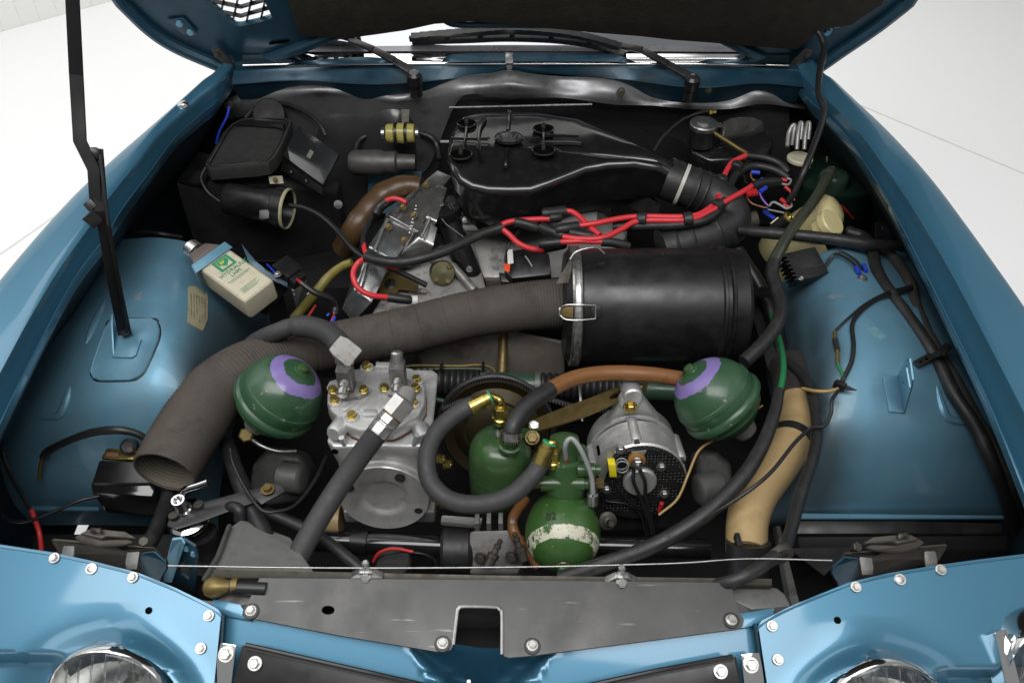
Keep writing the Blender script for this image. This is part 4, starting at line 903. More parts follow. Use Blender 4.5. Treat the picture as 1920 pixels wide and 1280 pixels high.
mk('carburettor_deck', g_prism(pts([(862, 405, .665), (1000, 402, .665), (1120, 395, .665), (1120, 412, .66), (1000, 420, .66), (866, 425, .66)]), V((0, 0, -.012))), m_cast, eng, bevel=.003)
mk('throttle_body', g_lathe(P(905, 440, .56), V((.1, -.1, 1)), [(0, .035), (.06, .03), (.075, .024)], 20), m_cast, eng)
mk('throttle_body', g_lathe(P(925, 420, .58), V((.2, -.5, .5)), [(0, .03), (.05, .03), (.06, .012)], 20), m_castdk, eng)
mk('linkage', g_tube(pts([(880, 405, .675), (905, 425, .66), (915, 432, .655)]), .004, 8), m_brassold, eng)
mk('starter_body', g_lathe(PY(700, 305, 1.86), V((1, -.05, .03)), [(-.06, .026), (-.05, .032), (.02, .033), (.03, .028), (.06, .03), (.065, .022), (.11, .02)], 24), m_castdirty, eng)
tube('coolant_hose', [(790, 352, .72), (760, 350, .72), (720, 365, .71), (690, 395, .69), (665, 430, .66), (645, 465, .60)], [20, 22, 23, 23, 23, 23], m_brownold, tag=('thick old brown coolant hose bending down behind the cam covers', 'hose'), k=6, n=18)
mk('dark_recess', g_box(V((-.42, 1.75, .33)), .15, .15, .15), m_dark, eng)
# ================================================================== air intake box with emblem
ab = thing('air_box', 'glossy black intake air box with a trident emblem on its lid', 'air box')
za = lambda x, y: .838 - (y - 205) * .00014 - max(0, y - 294) * .00055 - max(0, x - 1200) * .00012
AT = [(842, 268), (850, 240), (868, 217), (900, 209), (955, 206), (1005, 208), (1045, 215), (1085, 221), (1130, 240), (1185, 263), (1236, 288), (1266, 303), (1268, 326), (1236, 308), (1190, 301), (1140, 303), (1098, 311), (1062, 326), (1028, 339), (995, 350), (955, 351), (915, 350), (885, 344), (862, 332), (848, 314), (841, 292)]
top = [P(x, y, za(x, y)) for x, y in AT]; cen = sum(top, V()) / len(top)
L_ = [inset(top, .012, -.105), inset(top, .006, -.085), inset(top, .004, -.05), inset(top, -.001, -.022), inset(top, -.003, -.016), inset(top, -.002, -.010), inset(top, .003, -.003), inset(top, .010, 0.)]
q = inset(top, .010, 0.)
for s in (.85, .65, .4, .15): L_.append([cen.lerp(p, s) + Z * (.004 * (1 - s)) + V((0, 0, (p.z - cen.z) * 0)) for p in q])
for l in L_:
    for k in (10, 11, 12, 13): l[k] = V((l[k].x, l[k].y, max(l[k].z, .722)))
mk('lid', g_stack(L_, cap0=False), m_blackgl, ab, sharp=70)
mk('base', g_stack([inset(top, .036, -.14), inset(top, .026, -.10)], cap0=True, cap1=False), m_satin, ab)
TP = lambda x, y, o=.004: P(x, y, za(x, y) + o)
for x, y, rx in ((875, 231, 17), (864, 289, 20), (1019, 241, 18.5), (1019, 281, 20.5)):
    p = TP(x, y, .0045); r = rx * mpp(p)
    mk('recess', g_lathe(p, V((0, .02, 1)), [(-.0015, r * 1.12), (.0012, r * 1.08), (.0016, r * 1.0), (.0, r * .98), (-.0005, r * .2)], 28, cap0=False), [m_blackgl], ab)
    mk('recess_shade', g_lathe(p, V((0, .02, 1)), [(.0005, r * .97), (.0009, r * .96)], 28), m_hole, ab)  # flat black disc paints the recess shade flush on the lid
    mk('stud', g_lathe(p + V((0, 0, .0)), Z, [(0, .005), (.008, .005), (.009, .0035), (.014, .0032)], 8), m_steeldk, ab)
def rib(l, w_, o=.005):
    p = catmull([TP(x, y, o) for x, y in l], 5); g = G(); L2 = []
    for i, q in enumerate(p):
        d = (p[min(i + 1, len(p) - 1)] - p[max(i - 1, 0)]).normalized(); s = V((-d.y, d.x, 0)).normalized() * w_ * mpp(q)
        L2.append([q - s * 1.3 - Z * .004, q - s * .6 + Z * .0025, q + s * .6 + Z * .0025, q + s * 1.3 - Z * .004])
    g_stack(L2, g); mk('rib', g, m_blackgl, ab, sharp=60)
rib([(876, 229), (872, 258), (866, 286)], 2.6); rib([(1019, 240), (1019, 282)], 2.8)
rib([(910, 224), (900, 240), (897, 262), (900, 285), (905, 298)], 3); rib([(955, 207), (954, 226), (952, 244)], 3.2); rib([(951, 278), (949, 298), (948, 312)], 3)
rib([(845, 259), (880, 260), (915, 260)], 1.2); rib([(990, 260), (1010, 260)], 1.4); rib([(1022, 253), (1060, 254), (1085, 255)], 1.6); rib([(1022, 267), (1065, 267), (1090, 269)], 1.6)
for q in ((916, 260), (991, 260)): mk('pip', g_lathe(TP(q[0], q[1], .004), Z, [(0, .004), (.003, .003)], 10), m_blackgl, ab)
em = mk('emblem', g_lathe(TP(954, 260, .004), V((0, .03, 1)), [(0, 0.0335), (.004, .033), (.005, .031), (.003, .029), (.002, .005), (.002, .0)], 36, cap0=False), m_blackgl, ab)
def EB(u, v): return TP(954 + u, 260 + v, .0062)
mr_ = [EB(*q) for q in ((-13, 8), (13, 8), (11, 3), (18, -9), (15, -8), (7, 2), (5, -6), (3, 2), (1.6, 2), (1.4, -8), (0, -10), (-1.4, -8), (-1.6, 2), (-3, 2), (-5, -6), (-7, 2), (-15, -8), (-18, -9), (-11, 3))]
mk('trident', g_prism(mr_, Z * .003), mat('dark grey emblem', (.045, .045, .045), .35), em)
mk('trident_stem', g_lathe(EB(0, 9), Z, [(0, .005), (.002, .003)], 10), m_satin, em)
mk('outlet', g_tube([P(1248, 322, .765), P(1272, 342, .752)], [.040, .047], 28), m_blackgl, ab)
# hose from air box down to the filter canister
ih = thing('intake_hose', 'thick black rubber elbow joining air box and filter canister', 'hose')
ph = catmull(pts([(1250, 336, .762), (1288, 350, .752), (1330, 366, .735), (1362, 392, .715), (1366, 420, .695), (1335, 440, .685), (1285, 455, .675), (1240, 468, .665)]), 8)
mk('elbow', g_tube(ph, .047, 28), m_rubber, ih)
for i in (10, 13, 24, 40, 47, 52): mk('ridge', g_tube([ph[i] - (ph[i + 1] - ph[i]).normalized() * .004, ph[i], ph[i] + (ph[i + 1] - ph[i]).normalized() * .004], [.047, .0495, .047], 28), m_rubber, ih)
mk('hose_nub', g_lathe(P(1378, 420, .69), V((.9, .1, .2)), [(0, .022), (.02, .020), (.022, .024), (.03, .024), (.032, .018), (.05, .018)], 20), mat('dusty rubber', (.05, .04, .03), .7, var=.3), ih)
a = ph[6].copy(); d = (ph[8] - ph[4]).normalized()
mk('clamp', g_tube([a - d * .004, a + d * .004], .0485, 32), mat('cream hose band', (.5, .49, .44), .4), ih)
# ================================================================== air filter canister
fc = thing('air_filter', 'big satin black air filter canister with a bright clamp ring', 'air filter')
fz = .62; fp = P(1385, 573, fz); fy = fp.y; x0 = P(1085, 573, fz).x; x1 = P(1386, 573, fz).x; r = 108 * mpp(fp)
o = V((x0, fy, fz)); ln = x1 - x0
mk('canister', g_lathe(o, X, [(0, r * .96), (.012, r * .985), (ln * .80, r), (ln * .812, r * 1.0), (ln * .82, r * 1.035), (ln * .835, r * 1.035), (ln * .842, r * 1.0), (ln * .862, r * 1.0), (ln * .87, r * 1.035), (ln * .885, r * 1.03), (ln * .892, r * .995), (ln * .97, r * .985), (ln * .99, r * .95), (ln * 1.0, r * .86), (ln * 1.0, 0)], 64), m_satin, fc, sharp=25)
mk('clamp_ring', g_lathe(o - X * .022, X, [(0, r * .98), (.001, r * 1.045), (.004, r * 1.06), (.009, r * 1.045), (.014, r * 1.06), (.019, r * 1.055), (.021, r * 1.03), (.022, r * .97)], 64, cap0=False, cap1=False), m_steel, fc, sharp=50)
mk('end_cap', g_lathe(o - X * .024, X, [(-.012, r * .5), (-.008, r * .9), (.004, r * 1.0)], 48), m_satin, fc)
def clip(ang, side):
    a = math.radians(ang); n = V((0, -math.sin(a), math.cos(a))); tg_ = X.cross(n)
    b = o + n * (r * 1.05)
    mk('clip', g_prism([b - X * .05 - tg_ * .009 - n * .004, b - X * .022 - tg_ * .012 + n * .006, b - X * .022 + tg_ * .012 + n * .006, b - X * .05 + tg_ * .009 - n * .004], n * .0015), m_brassold, fc, bevel=.0005)
    for s in (-1, 1):
        mk('clip_wire', g_tube(catmull([b - X * .047 + tg_ * s * .006, b - X * .036 + tg_ * s * .014 + n * .006, b - X * .01 + tg_ * s * .015 + n * .010, b + X * .022 + tg_ * s * .013 + n * .004], 5), .0017, 7), m_steel, fc)
    mk('clip_wire', g_tube([b + X * .022 - tg_ * .013 + n * .004, b + X * .022 + tg_ * .013 + n * .004], .0017, 7), m_steel, fc)
    mk('clip_loop', g_tube([b - X * .048 + tg_ * .011 * math.cos(k * .785) * 1 - n * .002 + n * .005 * math.sin(k * .785) for k in range(9)], .002, 6), m_steel, fc)
    mk('clip_anchor', g_box(b + X * .024 - n * .006, .01, .010, .004, X, tg_, n), m_satin, fc, bevel=.001)
clip(58, 0)
cw = catmull([o + X * (-.03 + .004) + V((0, -.02, r * 1.08)), o + V((-.012, -.01, r * 1.18)), o + V((.025, 0, r * 1.2)), o + V((.045, .0, r * 1.08))], 6); mk('clip_wire', g_tube(cw, .002, 7), m_steel, fc)
mk('clip', g_prism([o + V((-.055, -.06, r * .82)), o + V((-.03, -.03, r * 1.08)), o + V((-.022, -.0, r * 1.1)), o + V((-.025, -.04, r * .98)), o + V((-.032, -.06, r * .85))], X * .002), m_steeldk, fc, bevel=.0005)
mk('mount_strap', g_prism(pts([(1395, 540, .60), (1420, 545, .60), (1480, 680, .55), (1500, 760, .50), (1465, 770, .50), (1440, 690, .54)]), V((0, 0, -.012))), m_black, fc, bevel=.002)
mk('mount_lug', g_box(P(1426, 548, .645), .018, .012, .006), m_satin, fc, bevel=.001)
# ================================================================== fabric fresh-air duct
du = thing('air_duct', 'ribbed brown grey fabric air duct curving across to the filter', 'duct')
dp = catmull(pts([(309, 884, .600), (333, 840, .605), (364, 790, .614), (402, 738, .628), (446, 705, .634), (495, 682, .625), (565, 658, .605), (650, 643, .595), (760, 620, .60), (880, 590, .61), (985, 574, .62), (1062, 569, .62)]), 30)
rr = [(61, 0), (62, 1), (62, 2), (60, 3), (58, 4), (55, 5), (49, 6), (46, 7), (46, 8), (46, 9), (47, 10), (49, 11), (49, 12)]
R = []
for i, p in enumerate(dp):
    f = i / 30; k = min(int(f), 11); q = rr[k][0] + (rr[k + 1][0] - rr[k][0]) * (f - k); R.append(q * mpp(p) * .97)
# resample finely for the ribs
tot = [0.]
for a, b in zip(dp, dp[1:]): tot.append(tot[-1] + (b - a).length)
n_r = 150; P2, R2_ = [], []
def samp(s):
    for i in range(len(tot) - 1):
        if tot[i] <= s <= tot[i + 1] + 1e-9:
            t = (s - tot[i]) / (tot[i + 1] - tot[i] + 1e-9); return dp[i].lerp(dp[i + 1], t), R[i] + (R[i + 1] - R[i]) * t
    return dp[-1], R[-1]
for i in range(n_r * 3 + 1):
    s = tot[-1] * i / (n_r * 3); p, q = samp(s); ph_ = (i % 3)
    amp = .0011 if i < n_r * 1.15 or i > n_r * 2.5 else .0006
    big = -.0012 if (i // 3) % 9 == 0 and n_r * 1.2 < i < n_r * 2.5 else 0
    P2.append(p); R2_.append(q + (amp if ph_ == 1 else -amp * .4) + big)
mk('duct', g_tube(P2, R2_, 40, caps=False), m_duct, du, sharp=180)
Pi = P2[:90]; Ri = [q - .0035 for q in R2_[:90]]
mk('lining', g_tube(Pi, Ri, 40, caps=False), mat('pale duct lining', (.13, .115, .09), .8, var=.25, vs=30, dirt=(.07, .06, .045), damt=.6, ds=18), du, sharp=180, recalc=False)
mk('frayed_rim', g_tube([P2[0] + (frame(P2[0] - P2[3])[0] * math.cos(a) + frame(P2[0] - P2[3])[1] * math.sin(a)) * (R2_[0] - .0015) for a in [2 * math.pi * k / 48 for k in range(49)]], [.0022 + .0007 * random.random() for k in range(49)], 6), m_duct, du)
# ================================================================== refrigerant compressor
co = thing('compressor', 'cast aluminium refrigerant compressor with yellow bolts and round front cover', 'compressor')
zt = .665
HD = [(613, 737), (613, 756), (620, 770), (656, 800), (672, 806), (735, 806), (748, 801), (786, 778), (797, 757), (798, 728), (787, 700), (772, 690), (740, 684), (705, 684), (662, 692), (636, 708), (622, 722)]
hd = [P(x, y, zt) for x, y in HD]
mk('head', g_stack([inset(hd, 0, -.024), inset(hd, 0, -.004), inset(hd, .002, 0)]), m_cast, co, bevel=.0015)
mk('gasket', g_stack([inset(hd, -.001, -.028), inset(hd, -.001, -.0242)]), m_gasket, co)
fy = P(700, 835, .637).y
bx = lambda px, z, py=835: P(px, py, z).x
xl, xr = P(612, 835, .637).x, P(806, 835, .637).x
def rect(x0, x1, y0, y1, z, c=.012): return [V(q) for q in ((x0 + c, y0, z), (x1 - c, y0, z), (x1, y0 + c, z), (x1, y1 - c, z), (x1 - c, y1, z), (x0 + c, y1, z), (x0, y1 - c, z), (x0, y0 + c, z))]
mk('body', g_stack([rect(xl + .012, xr - .012, fy + .02, fy + .17, .44), rect(xl + .01, xr - .01, fy + .012, fy + .17, .50), rect(xl + .012, xr - .012, fy + .008, fy + .18, .55), rect(xl + .003, xr - .003, fy, fy + .19, .605), rect(xl - .002, xr + .002, fy - .002, fy + .195, .637)]), m_cast, co, bevel=.006, bseg=3)
# raised pads on the head
def hp(name, l, h, bv=.0025): return mk(name, g_prism([P(x, y, zt - .001) for x, y in l], Z * h), m_cast, co, bevel=bv)
hp('head_pad', [(684, 712), (690, 700), (735, 700), (742, 712), (720, 738), (735, 750), (748, 770), (735, 785), (690, 782), (672, 770), (690, 748), (703, 738)], .004)
hp('head_rib', [(706, 684), (735, 684), (738, 694), (704, 694)], .008); hp('head_rib', [(683, 772), (708, 772), (708, 784), (680, 784)], .008); hp('head_rib', [(640, 768), (668, 752), (672, 757), (645, 775)], .006)
for x, y in ((688, 690), (748, 690), (628, 754), (660, 783), (775, 758), (781, 716)):
    p = P(x, y, zt); mk('bolt_pad', g_lathe(p, Z, [(-.002, .0125), (.003, .0125), (.004, .0115)], 20), m_cast, co); bolt(p + Z * .004, V((.02, -.05, 1)), .0076, m_brass, co, 'bolt', 1.15, h=1.1)
# service valves: flange, block, spigots
for cx, cy, tw in ((653, 726, 0), (750, 722, 1)):
    fl2 = [P(x, y, zt + .002) for x, y in ([(cx - 40, cy + 6), (cx - 34, cy - 6), (cx - 20, cy - 10), (cx + 25, cy - 6), (cx + 38, cy + 4), (cx + 38, cy + 14), (cx + 22, cy + 22), (cx - 10, cy + 24), (cx - 34, cy + 16)])]
    mk('valve_flange', g_prism(fl2, Z * .008), m_castdk, co, bevel=.002)
    for bxp in (cx - 29, cx + 29): bolt(P(bxp, cy + 6, zt + .010), V((.0, -.05, 1)), .0074, m_brass, co, 'bolt', 1.15, h=1.1)
    b = P(cx - 2, cy + 4, zt + .010); mk('valve_block', g_box(b + Z * .024 + Y * .006, .0135, .014, .026), m_steeldk if 0 else mat('grey steel block', (.20, .195, .185), .4, .7, var=.25, dirt=(.1, .09, .08), damt=.5, ds=40), co, bevel=.002)
    mk('valve_spigot', g_lathe(b + Z * .022 - Y * .006, V((.05 if tw else -.1, -1, -.25)), [(0, .010), (.012, .0105), (.013, .008), (.016, .008), (.017, .0095), (.026, .0095), (.028, .007)], 18), m_steel, co)
    if not tw:
        d = V((.12, .35, .93)).normalized(); q = b + Z * .045
        mk('union_nut', g_lathe(q, d, [(0, .013), (.018, .013)], 8), m_steel, co); mk('union_nut', g_lathe(q + d * .016, d, [(0, .017), (.003, .0185), (.020, .0185), (.022, .016)], 6), m_steel, co)
        mk('elbow_block', g_lathe(q + d * .036, V((-.75, .30, .55)), [(-.022, .020), (-.018, .0215), (.010, .0215), (.022, .017)], 6), mat('painted steel elbow', (.5, .49, .46), .45, .3, var=.1, dirt=(.15, .13, .11), damt=.6, ds=60), co)
    else: mk('valve_cap', g_lathe(b + Z * .045 + Y * .012, V((0, .4, .9)), [(0, .011), (.02, .011), (.023, .008)], 20), m_steel, co)
# front cover
cc = V((P(722, 925, .5).x, fy - .004, P(722, 925, .50).z)); t_ = (fy - .004) / ray(722, 925).y; cc = CAM + ray(722, 925) * t_
R0 = 84 * mpp(cc)
mk('crankcase_flange', g_lathe(cc, V((0, -1, .06)), [(-.03, R0 * 1.06), (.0, R0 * 1.05), (.004, R0 * 1.03)], 48), m_cast, co)
mk('front_cover', g_lathe(cc, V((0, -1, .06)), [(.002, R0), (.011, R0), (.013, R0 * .98), (.012, R0 * .93), (.012, R0 * .60), (.010, R0 * .52), (.006, R0 * .47), (.005, R0 * .44), (.005, 0)], 56), mat('machined cover', (.62, .615, .60), .45, .55, var=.15, vs=20, dirt=(.18, .17, .16), damt=.6, ds=18), co, sharp=30)
for a in (60, 152, 240, 332):
    a = math.radians(a); p = cc + V((math.cos(a) * R0 * .83, -.0125, math.sin(a) * R0 * .83))
    mk('screw_recess', g_lathe(p, V((0, -1, .06)), [(0, .009), (.0012, .009)], 18), m_hole, co); s = mk('slot_screw', g_lathe(p, V((0, -1, .06)), [(0, .0075), (.0018, .0075)], 16), m_steeldk, co)
for x, y, d in ((627, 812, V((-.3, -.9, .2))), (795, 822, V((.3, -.9, .2))), (806, 925, V((1, -.2, 0))), (806, 960, V((.8, -.6, 0))), (640, 930, V((-1, -.3, 0))), (650, 955, V((-.8, -.6, 0)))):
    p = PY(x, y, fy + .012); mk('boss', g_lathe(p - d.normalized() * .03, d, [(0, .017), (.028, .015), (.034, .012)], 16), m_cast, co)
for x, y in ((690, 880), (750, 876), (772, 880)):
    p = PY(x, y, fy + .014); mk('boss', g_lathe(p, V((0, -.6, .8)), [(-.02, .018), (.004, .012), (.008, .004)], 16), m_cast, co)
mk('web', g_tube([PY(640, 820, fy + .002), PY(652, 845, fy + .006), PY(640, 870, fy + .012)], .005, 8), m_cast, co); mk('web', g_tube([PY(782, 815, fy + .002), PY(776, 835, fy + .004), PY(765, 850, fy + .010)], .005, 8), m_cast, co)
mk('foot', g_box(V((cc.x, fy + .05, cc.z - R0 * .92)), .085, .05, .016), m_cast, co, bevel=.006)
mk('hole', g_lathe(PY(628, 846, fy - .0015), V((0, -1, .0)), [(0, .0062), (.0008, .0062)], 14), m_hole, co)
for q in ((823, 860), (836, 870), (815, 940), (828, 947)): bolt(PY(q[0], q[1], fy + .03), V((.9, -.3, .2)), .008, m_brass, co, 'side_bolt', 1.2, h=1.3)
# compressor hoses
hc1 = thing('compressor_hose', 'thick grey braided hose with crimped bright fitting on compressor head', 'hose')
ph = pts([(712, 806, .705), (675, 855, .66), (630, 920, .62), (590, 985, .60), (560, 1040, .58), (535, 1085, .55)])
mk('hose', g_tube(catmull(ph, 6), 20.5 * mpp(ph[1]), 20), m_rubgrey, hc1)
a, b = P(708, 812, .703), P(738, 776, .722); d = (b - a).normalized(); r_ = 22 * mpp(a)
mk('crimp_collar', g_lathe(a, d, [(-.002, r_), (.016, r_ * 1.03), (.017, r_ * .96), (.020, r_ * .96), (.021, r_ * 1.03), (.034, r_)], 8), m_bolt, hc1, bevel=.0008)
mk('hex_nut', g_lathe(a + d * .036, d, [(0, r_ * 1.05), (.001, r_ * 1.12), (.032, r_ * 1.12), (.034, r_ * 1.0)], 6), m_bolt, hc1)
mk('fitting', g_lathe(a + d * .066, V((0.1, .5, .0)), [(-.006, .016), (.022, .015), (.024, .012)], 18), m_castdk, hc1)
mk('washer', g_lathe(a + d * .0335, d, [(0, r_ * .98), (.003, r_ * .98)], 18), m_brassold, hc1)
hc2 = thing('suction_hose', 'thick black sleeved hose arching from compressor elbow over the duct', 'hose')
ph = pts([(652, 668, .725), (625, 632, .715), (590, 615, .705), (550, 612, .70), (520, 622, .69), (492, 634, .67), (470, 650, .64), (445, 690, .60)])
mk('hose', g_tube(catmull(ph, 6), [(21 if i < 18 else 17) * mpp(q) for i, q in enumerate(catmull(ph, 6))], 18), m_rubgrey, hc2)
# ================================================================== hydraulic spheres
def sphere(cx, cy, z, rpx, tip, label, m, egg=1.0, seams=True, grp='green hydraulic spheres'):
    c = P(cx, cy, z); r = rpx * mpp(c); ax = V(tip).normalized()
    t = thing('hydraulic_sphere', label, 'sphere', grp)
    pr = []
    for k in range(0, 41):
        a = math.pi - math.pi * k / 40; R_ = r * math.sin(a); h = r * math.cos(a) * egg
        if not seams and h < 0: h *= 1.25
        pr.append((h, R_))
    x, y, zz = frame(ax); M4 = MX((x, y, zz)).transposed().to_4x4(); M4.translation = c
    mk('shell', g_lathe(c, ax, pr, 56, cap0=False, cap1=False), m, t, local=M4, sharp=70)
    if seams:
        mk('seam', g_lathe(c, ax, [(-r * .34, r * .965), (-r * .31, r * 1.03), (-r * .29, r * 1.05), (-r * .19, r * 1.055), (-r * .15, r * 1.04), (-r * .10, r * .99)], 56, cap0=False, cap1=False), m, t, local=M4, sharp=40)
        mk('seam', g_lathe(c, ax, [(r * .10, r * .985), (r * .13, r * 1.012), (r * .22, r * .995), (r * .25, r * .955)], 56, cap0=False, cap1=False), m, t, local=M4, sharp=40)
        mk('seam', g_lathe(c, ax, [(-r * .58, r * .80), (-r * .55, r * .86), (-r * .50, r * .875), (-r * .46, r * .87)], 56, cap0=False, cap1=False), m, t, local=M4, sharp=40)
    mk('filler_nipple', g_lathe(c + ax * (r * egg * .97), ax, [(-.003, .016), (.002, .014), (.003, .010), (.010, .009), (.012, .006)], 18), m_grpaint, t)
    mk('neck', g_lathe(c - ax * (r * egg * 1.22), ax, [(0, .020), (.012, .024), (r * .28, .024)], 18), m_castdk, t)
    return t, c, r, ax
s1 = sphere(525, 742, .66, 78, (.64, .09, .76), 'green sphere with violet ring beside the fabric duct', m_sph1)
s2 = sphere(1343, 747, .625, 78, (-.66, .27, .66), 'green sphere with violet ring beside the alternator', m_sph1)
s3 = sphere(1055, 1001, .50, 71, (-.03, -1.0, -.044), 'green egg-shaped sphere with a chipped white ring above the radiator', m_sph3, egg=1.0, seams=False)
c = s3[1]; r = s3[2]; g = s3[3]
# hand-written mark
tx = text('02', P(1022, 975, .56), V((1, .05, 0)), V((-.15, .5, .75)), .019, m_ink, s3[0], name='painted_mark')
# move the mark on to the shell
d_ = ray(1024, 976).normalized(); oc_ = CAM - c; bq = oc_.dot(d_); hit = CAM + d_ * (-bq - math.sqrt(max(0, bq * bq - oc_.dot(oc_) + (r * 1.012) ** 2)))
nn = (hit - c).normalized(); xx = V((1, 0, .15)); xx = (xx - nn * xx.dot(nn)).normalized(); yy = nn.cross(xx)
M4 = MX((xx, yy, nn)).transposed().to_4x4(); M4.translation = hit; WM[tx.name] = M4
# ================================================================== height regulator block above front sphere
rg = thing('pressure_regulator', 'green pressure regulator block with brass union above the white-ringed sphere', 'regulator')
a, b = P(1060, 925, .545), P(1058, 845, .615)
mk('body', g_lathe(a, b - a, [(-.03, .030), (0, .033), (.012, .036), (.03, .030), (.06, .032), (.065, .026), (.09, .028), (.105, .024), (.11, .012)], 24), m_grpaint, rg)
mk('cross_tube', g_lathe(P(1013, 906, .575), P(1100, 906, .575) - P(1013, 906, .575), [(0, .014), (.075, .014), (.076, .011), (.085, .011)], 16), m_grpaint, rg)
mk('upper_block', g_box(P(1062, 865, .585), .034, .02, .028), m_grpaint, rg, bevel=.008, bseg=3)
mk('side_port', g_lathe(P(1082, 880, .60), X, [(0, .012), (.03, .012), (.031, .008), (.04, .008)], 14), m_grpaint, rg)
bolt(P(1108, 877, .60), X, .008, m_steeldk, rg, 'plug', 1.1); bolt(P(1010, 906, .575), V((-1, -.2, 0)), .009, m_brassold, rg, 'plug', 1.1)
mk('union', g_lathe(P(1092, 906, .575), X, [(0, .010), (.002, .011), (.024, .011), (.026, .009)], 6), m_brass, rg); mk('union', g_lathe(P(1118, 906, .575), X, [(0, .010), (.012, .010), (.013, .005)], 6), m_brassold, rg)
mk('flare_nut', g_lathe(P(1063, 856, .625), V((0, .15, 1)), [(-.02, .006), (.0, .006)], 8), m_gasket, rg)
bp_ = pts([(1062, 870, .605), (1060, 835, .66), (1072, 822, .672), (1090, 845, .655), (1108, 890, .61), (1112, 925, .575)])
mk('feed_pipe', g_tube(catmull(bp_, 6), .0042, 10), m_grw, rg)
mk('pipe_end', g_lathe(P(1112, 905, .585), V((0, -.35, -1)), [(0, .007), (.02, .007), (.022, .010), (.042, .010), (.045, .005)], 14), m_steel, rg)
# brass swivel fittings with the loop hose
lh = thing('loop_hose', 'grey rubber loop hose with a brass fitting on each end', 'hose')
ph = pts([(888, 758, .665), (850, 780, .655), (815, 815, .645), (800, 860, .63), (808, 905, .61), (845, 938, .595), (900, 945, .59), (955, 930, .60), (1000, 890, .615), (1020, 855, .635)])
mk('hose', g_tube(catmull(ph, 7), 17.5 * mpp(ph[3]), 20), m_rubgrey, lh)
for a, b, e in ((P(880, 764, .664), P(916, 746, .672), P(938, 752, .675)), (P(1012, 870, .628), P(1027, 838, .652), P(1038, 832, .655))):
    d = (b - a).normalized(); mk('ferrule', g_lathe(a, d, [(0, .0135), (.001, .0143), (.030, .0143), (.031, .0128), (.038, .0128), (.04, .008)], 22), m_brass, lh)
    mk('green_seal', g_lathe(a + d * .0385, d, [(0, .0128), (.003, .0128)], 20), mat('green seal', (.02, .35, .16), .4), lh)
    mk('elbow', g_tube(catmull([a + d * .038, b + d * .006, e + Z * .002, e - Z * .014], 5), .0068, 12), m_brass, lh)
    mk('union_nut', g_lathe(e - Z * .034, Z, [(0, .0125), (.001, .0135), (.021, .0135), (.023, .0115)], 6), m_brass, lh)
    mk('union_nut', g_lathe(e - Z * .052, Z, [(0, .012), (.003, .015), (.014, .015), (.016, .0125), (.019, .0125)], 20), m_brass, lh)
# ================================================================== green tank
gt = thing('accumulator_tank', 'smooth green cylinder tank with a black hose clamped on top', 'tank')
a, b = P(938, 905, .50), P(945, 822, .58)
ax = V((.02, .12, 1)).normalized(); r = 60 * mpp(P(940, 870, .56))
pr = [(-.11, r * .3), (-.105, r * .62), (-.085, r * .88), (-.06, r * .98), (-.03, r)] + [(0.015, r), (.030, r * .985), (.043, r * .93), (.053, r * .82), (.060, r * .65), (.064, r * .4), (.065, 0)]
tc_ = P(938, 868, .545)
mk('shell', g_lathe(tc_, ax, pr, 48), m_grpaint, gt, sharp=60)
mk('weld_seam', g_lathe(tc_, ax, [(-.018, r), (-.014, r * 1.012), (-.010, r)], 48, cap0=False, cap1=False), m_grpaint, gt, sharp=60)
sp = P(955, 828, .630); mk('spigot', g_lathe(sp - Z * .015, V((.1, .0, 1)), [(0, .020), (.008, .020), (.010, .016), (.03, .016)], 18), m_grpaint, gt)
mk('boss', g_lathe(P(940, 795, .60), Z, [(-.03, .017), (.022, .017), (.024, .014)], 18), m_grgrey, gt)
mk('lug', g_box(P(985, 815, .60), .022, .012, .006), m_grpaint, gt, bevel=.003)
bolt(P(998, 820, .61), V((0, -.6, .8)), .010, m_brassold, gt, 'bolt', 1.35)
bh = thing('brown_sleeved_hose', 'brown sleeved hose ending in black elbow clamped to the green tank', 'hose')
ph = pts([(957, 826, .640), (962, 800, .66), (985, 765, .672), (1020, 738, .675), (1065, 713, .665), (1110, 702, .655), (1160, 699, .65), (1220, 702, .645), (1290, 712, .63)])
cp_ = catmull(ph, 7)
mk('elbow', g_tube(cp_[:24], [(13 if i < 5 else 17) * mpp(q) for i, q in enumerate(cp_[:24])], 20), m_rubber, bh); mk('sleeve', g_tube(cp_[23:], 15 * mpp(cp_[30]), 20), m_brown, bh)
q = cp_[3]; d = (cp_[4] - cp_[2]).normalized(); mk('clip_band', g_tube([q - d * .007, q + d * .007], .0185, 24), m_bolt, bh)
bolt(q + V((-.020, -.004, .006)), V((-.8, -.3, .5)), .007, m_steel, bh, 'clip_screw', 0)
for k in range(7): mk('clip_notch', g_box(q + V((-.010 + k * .0035, -.0185 + abs(k - 3) * .0007, -.001)), .0008, .0006, .004), m_inkgrey, bh)
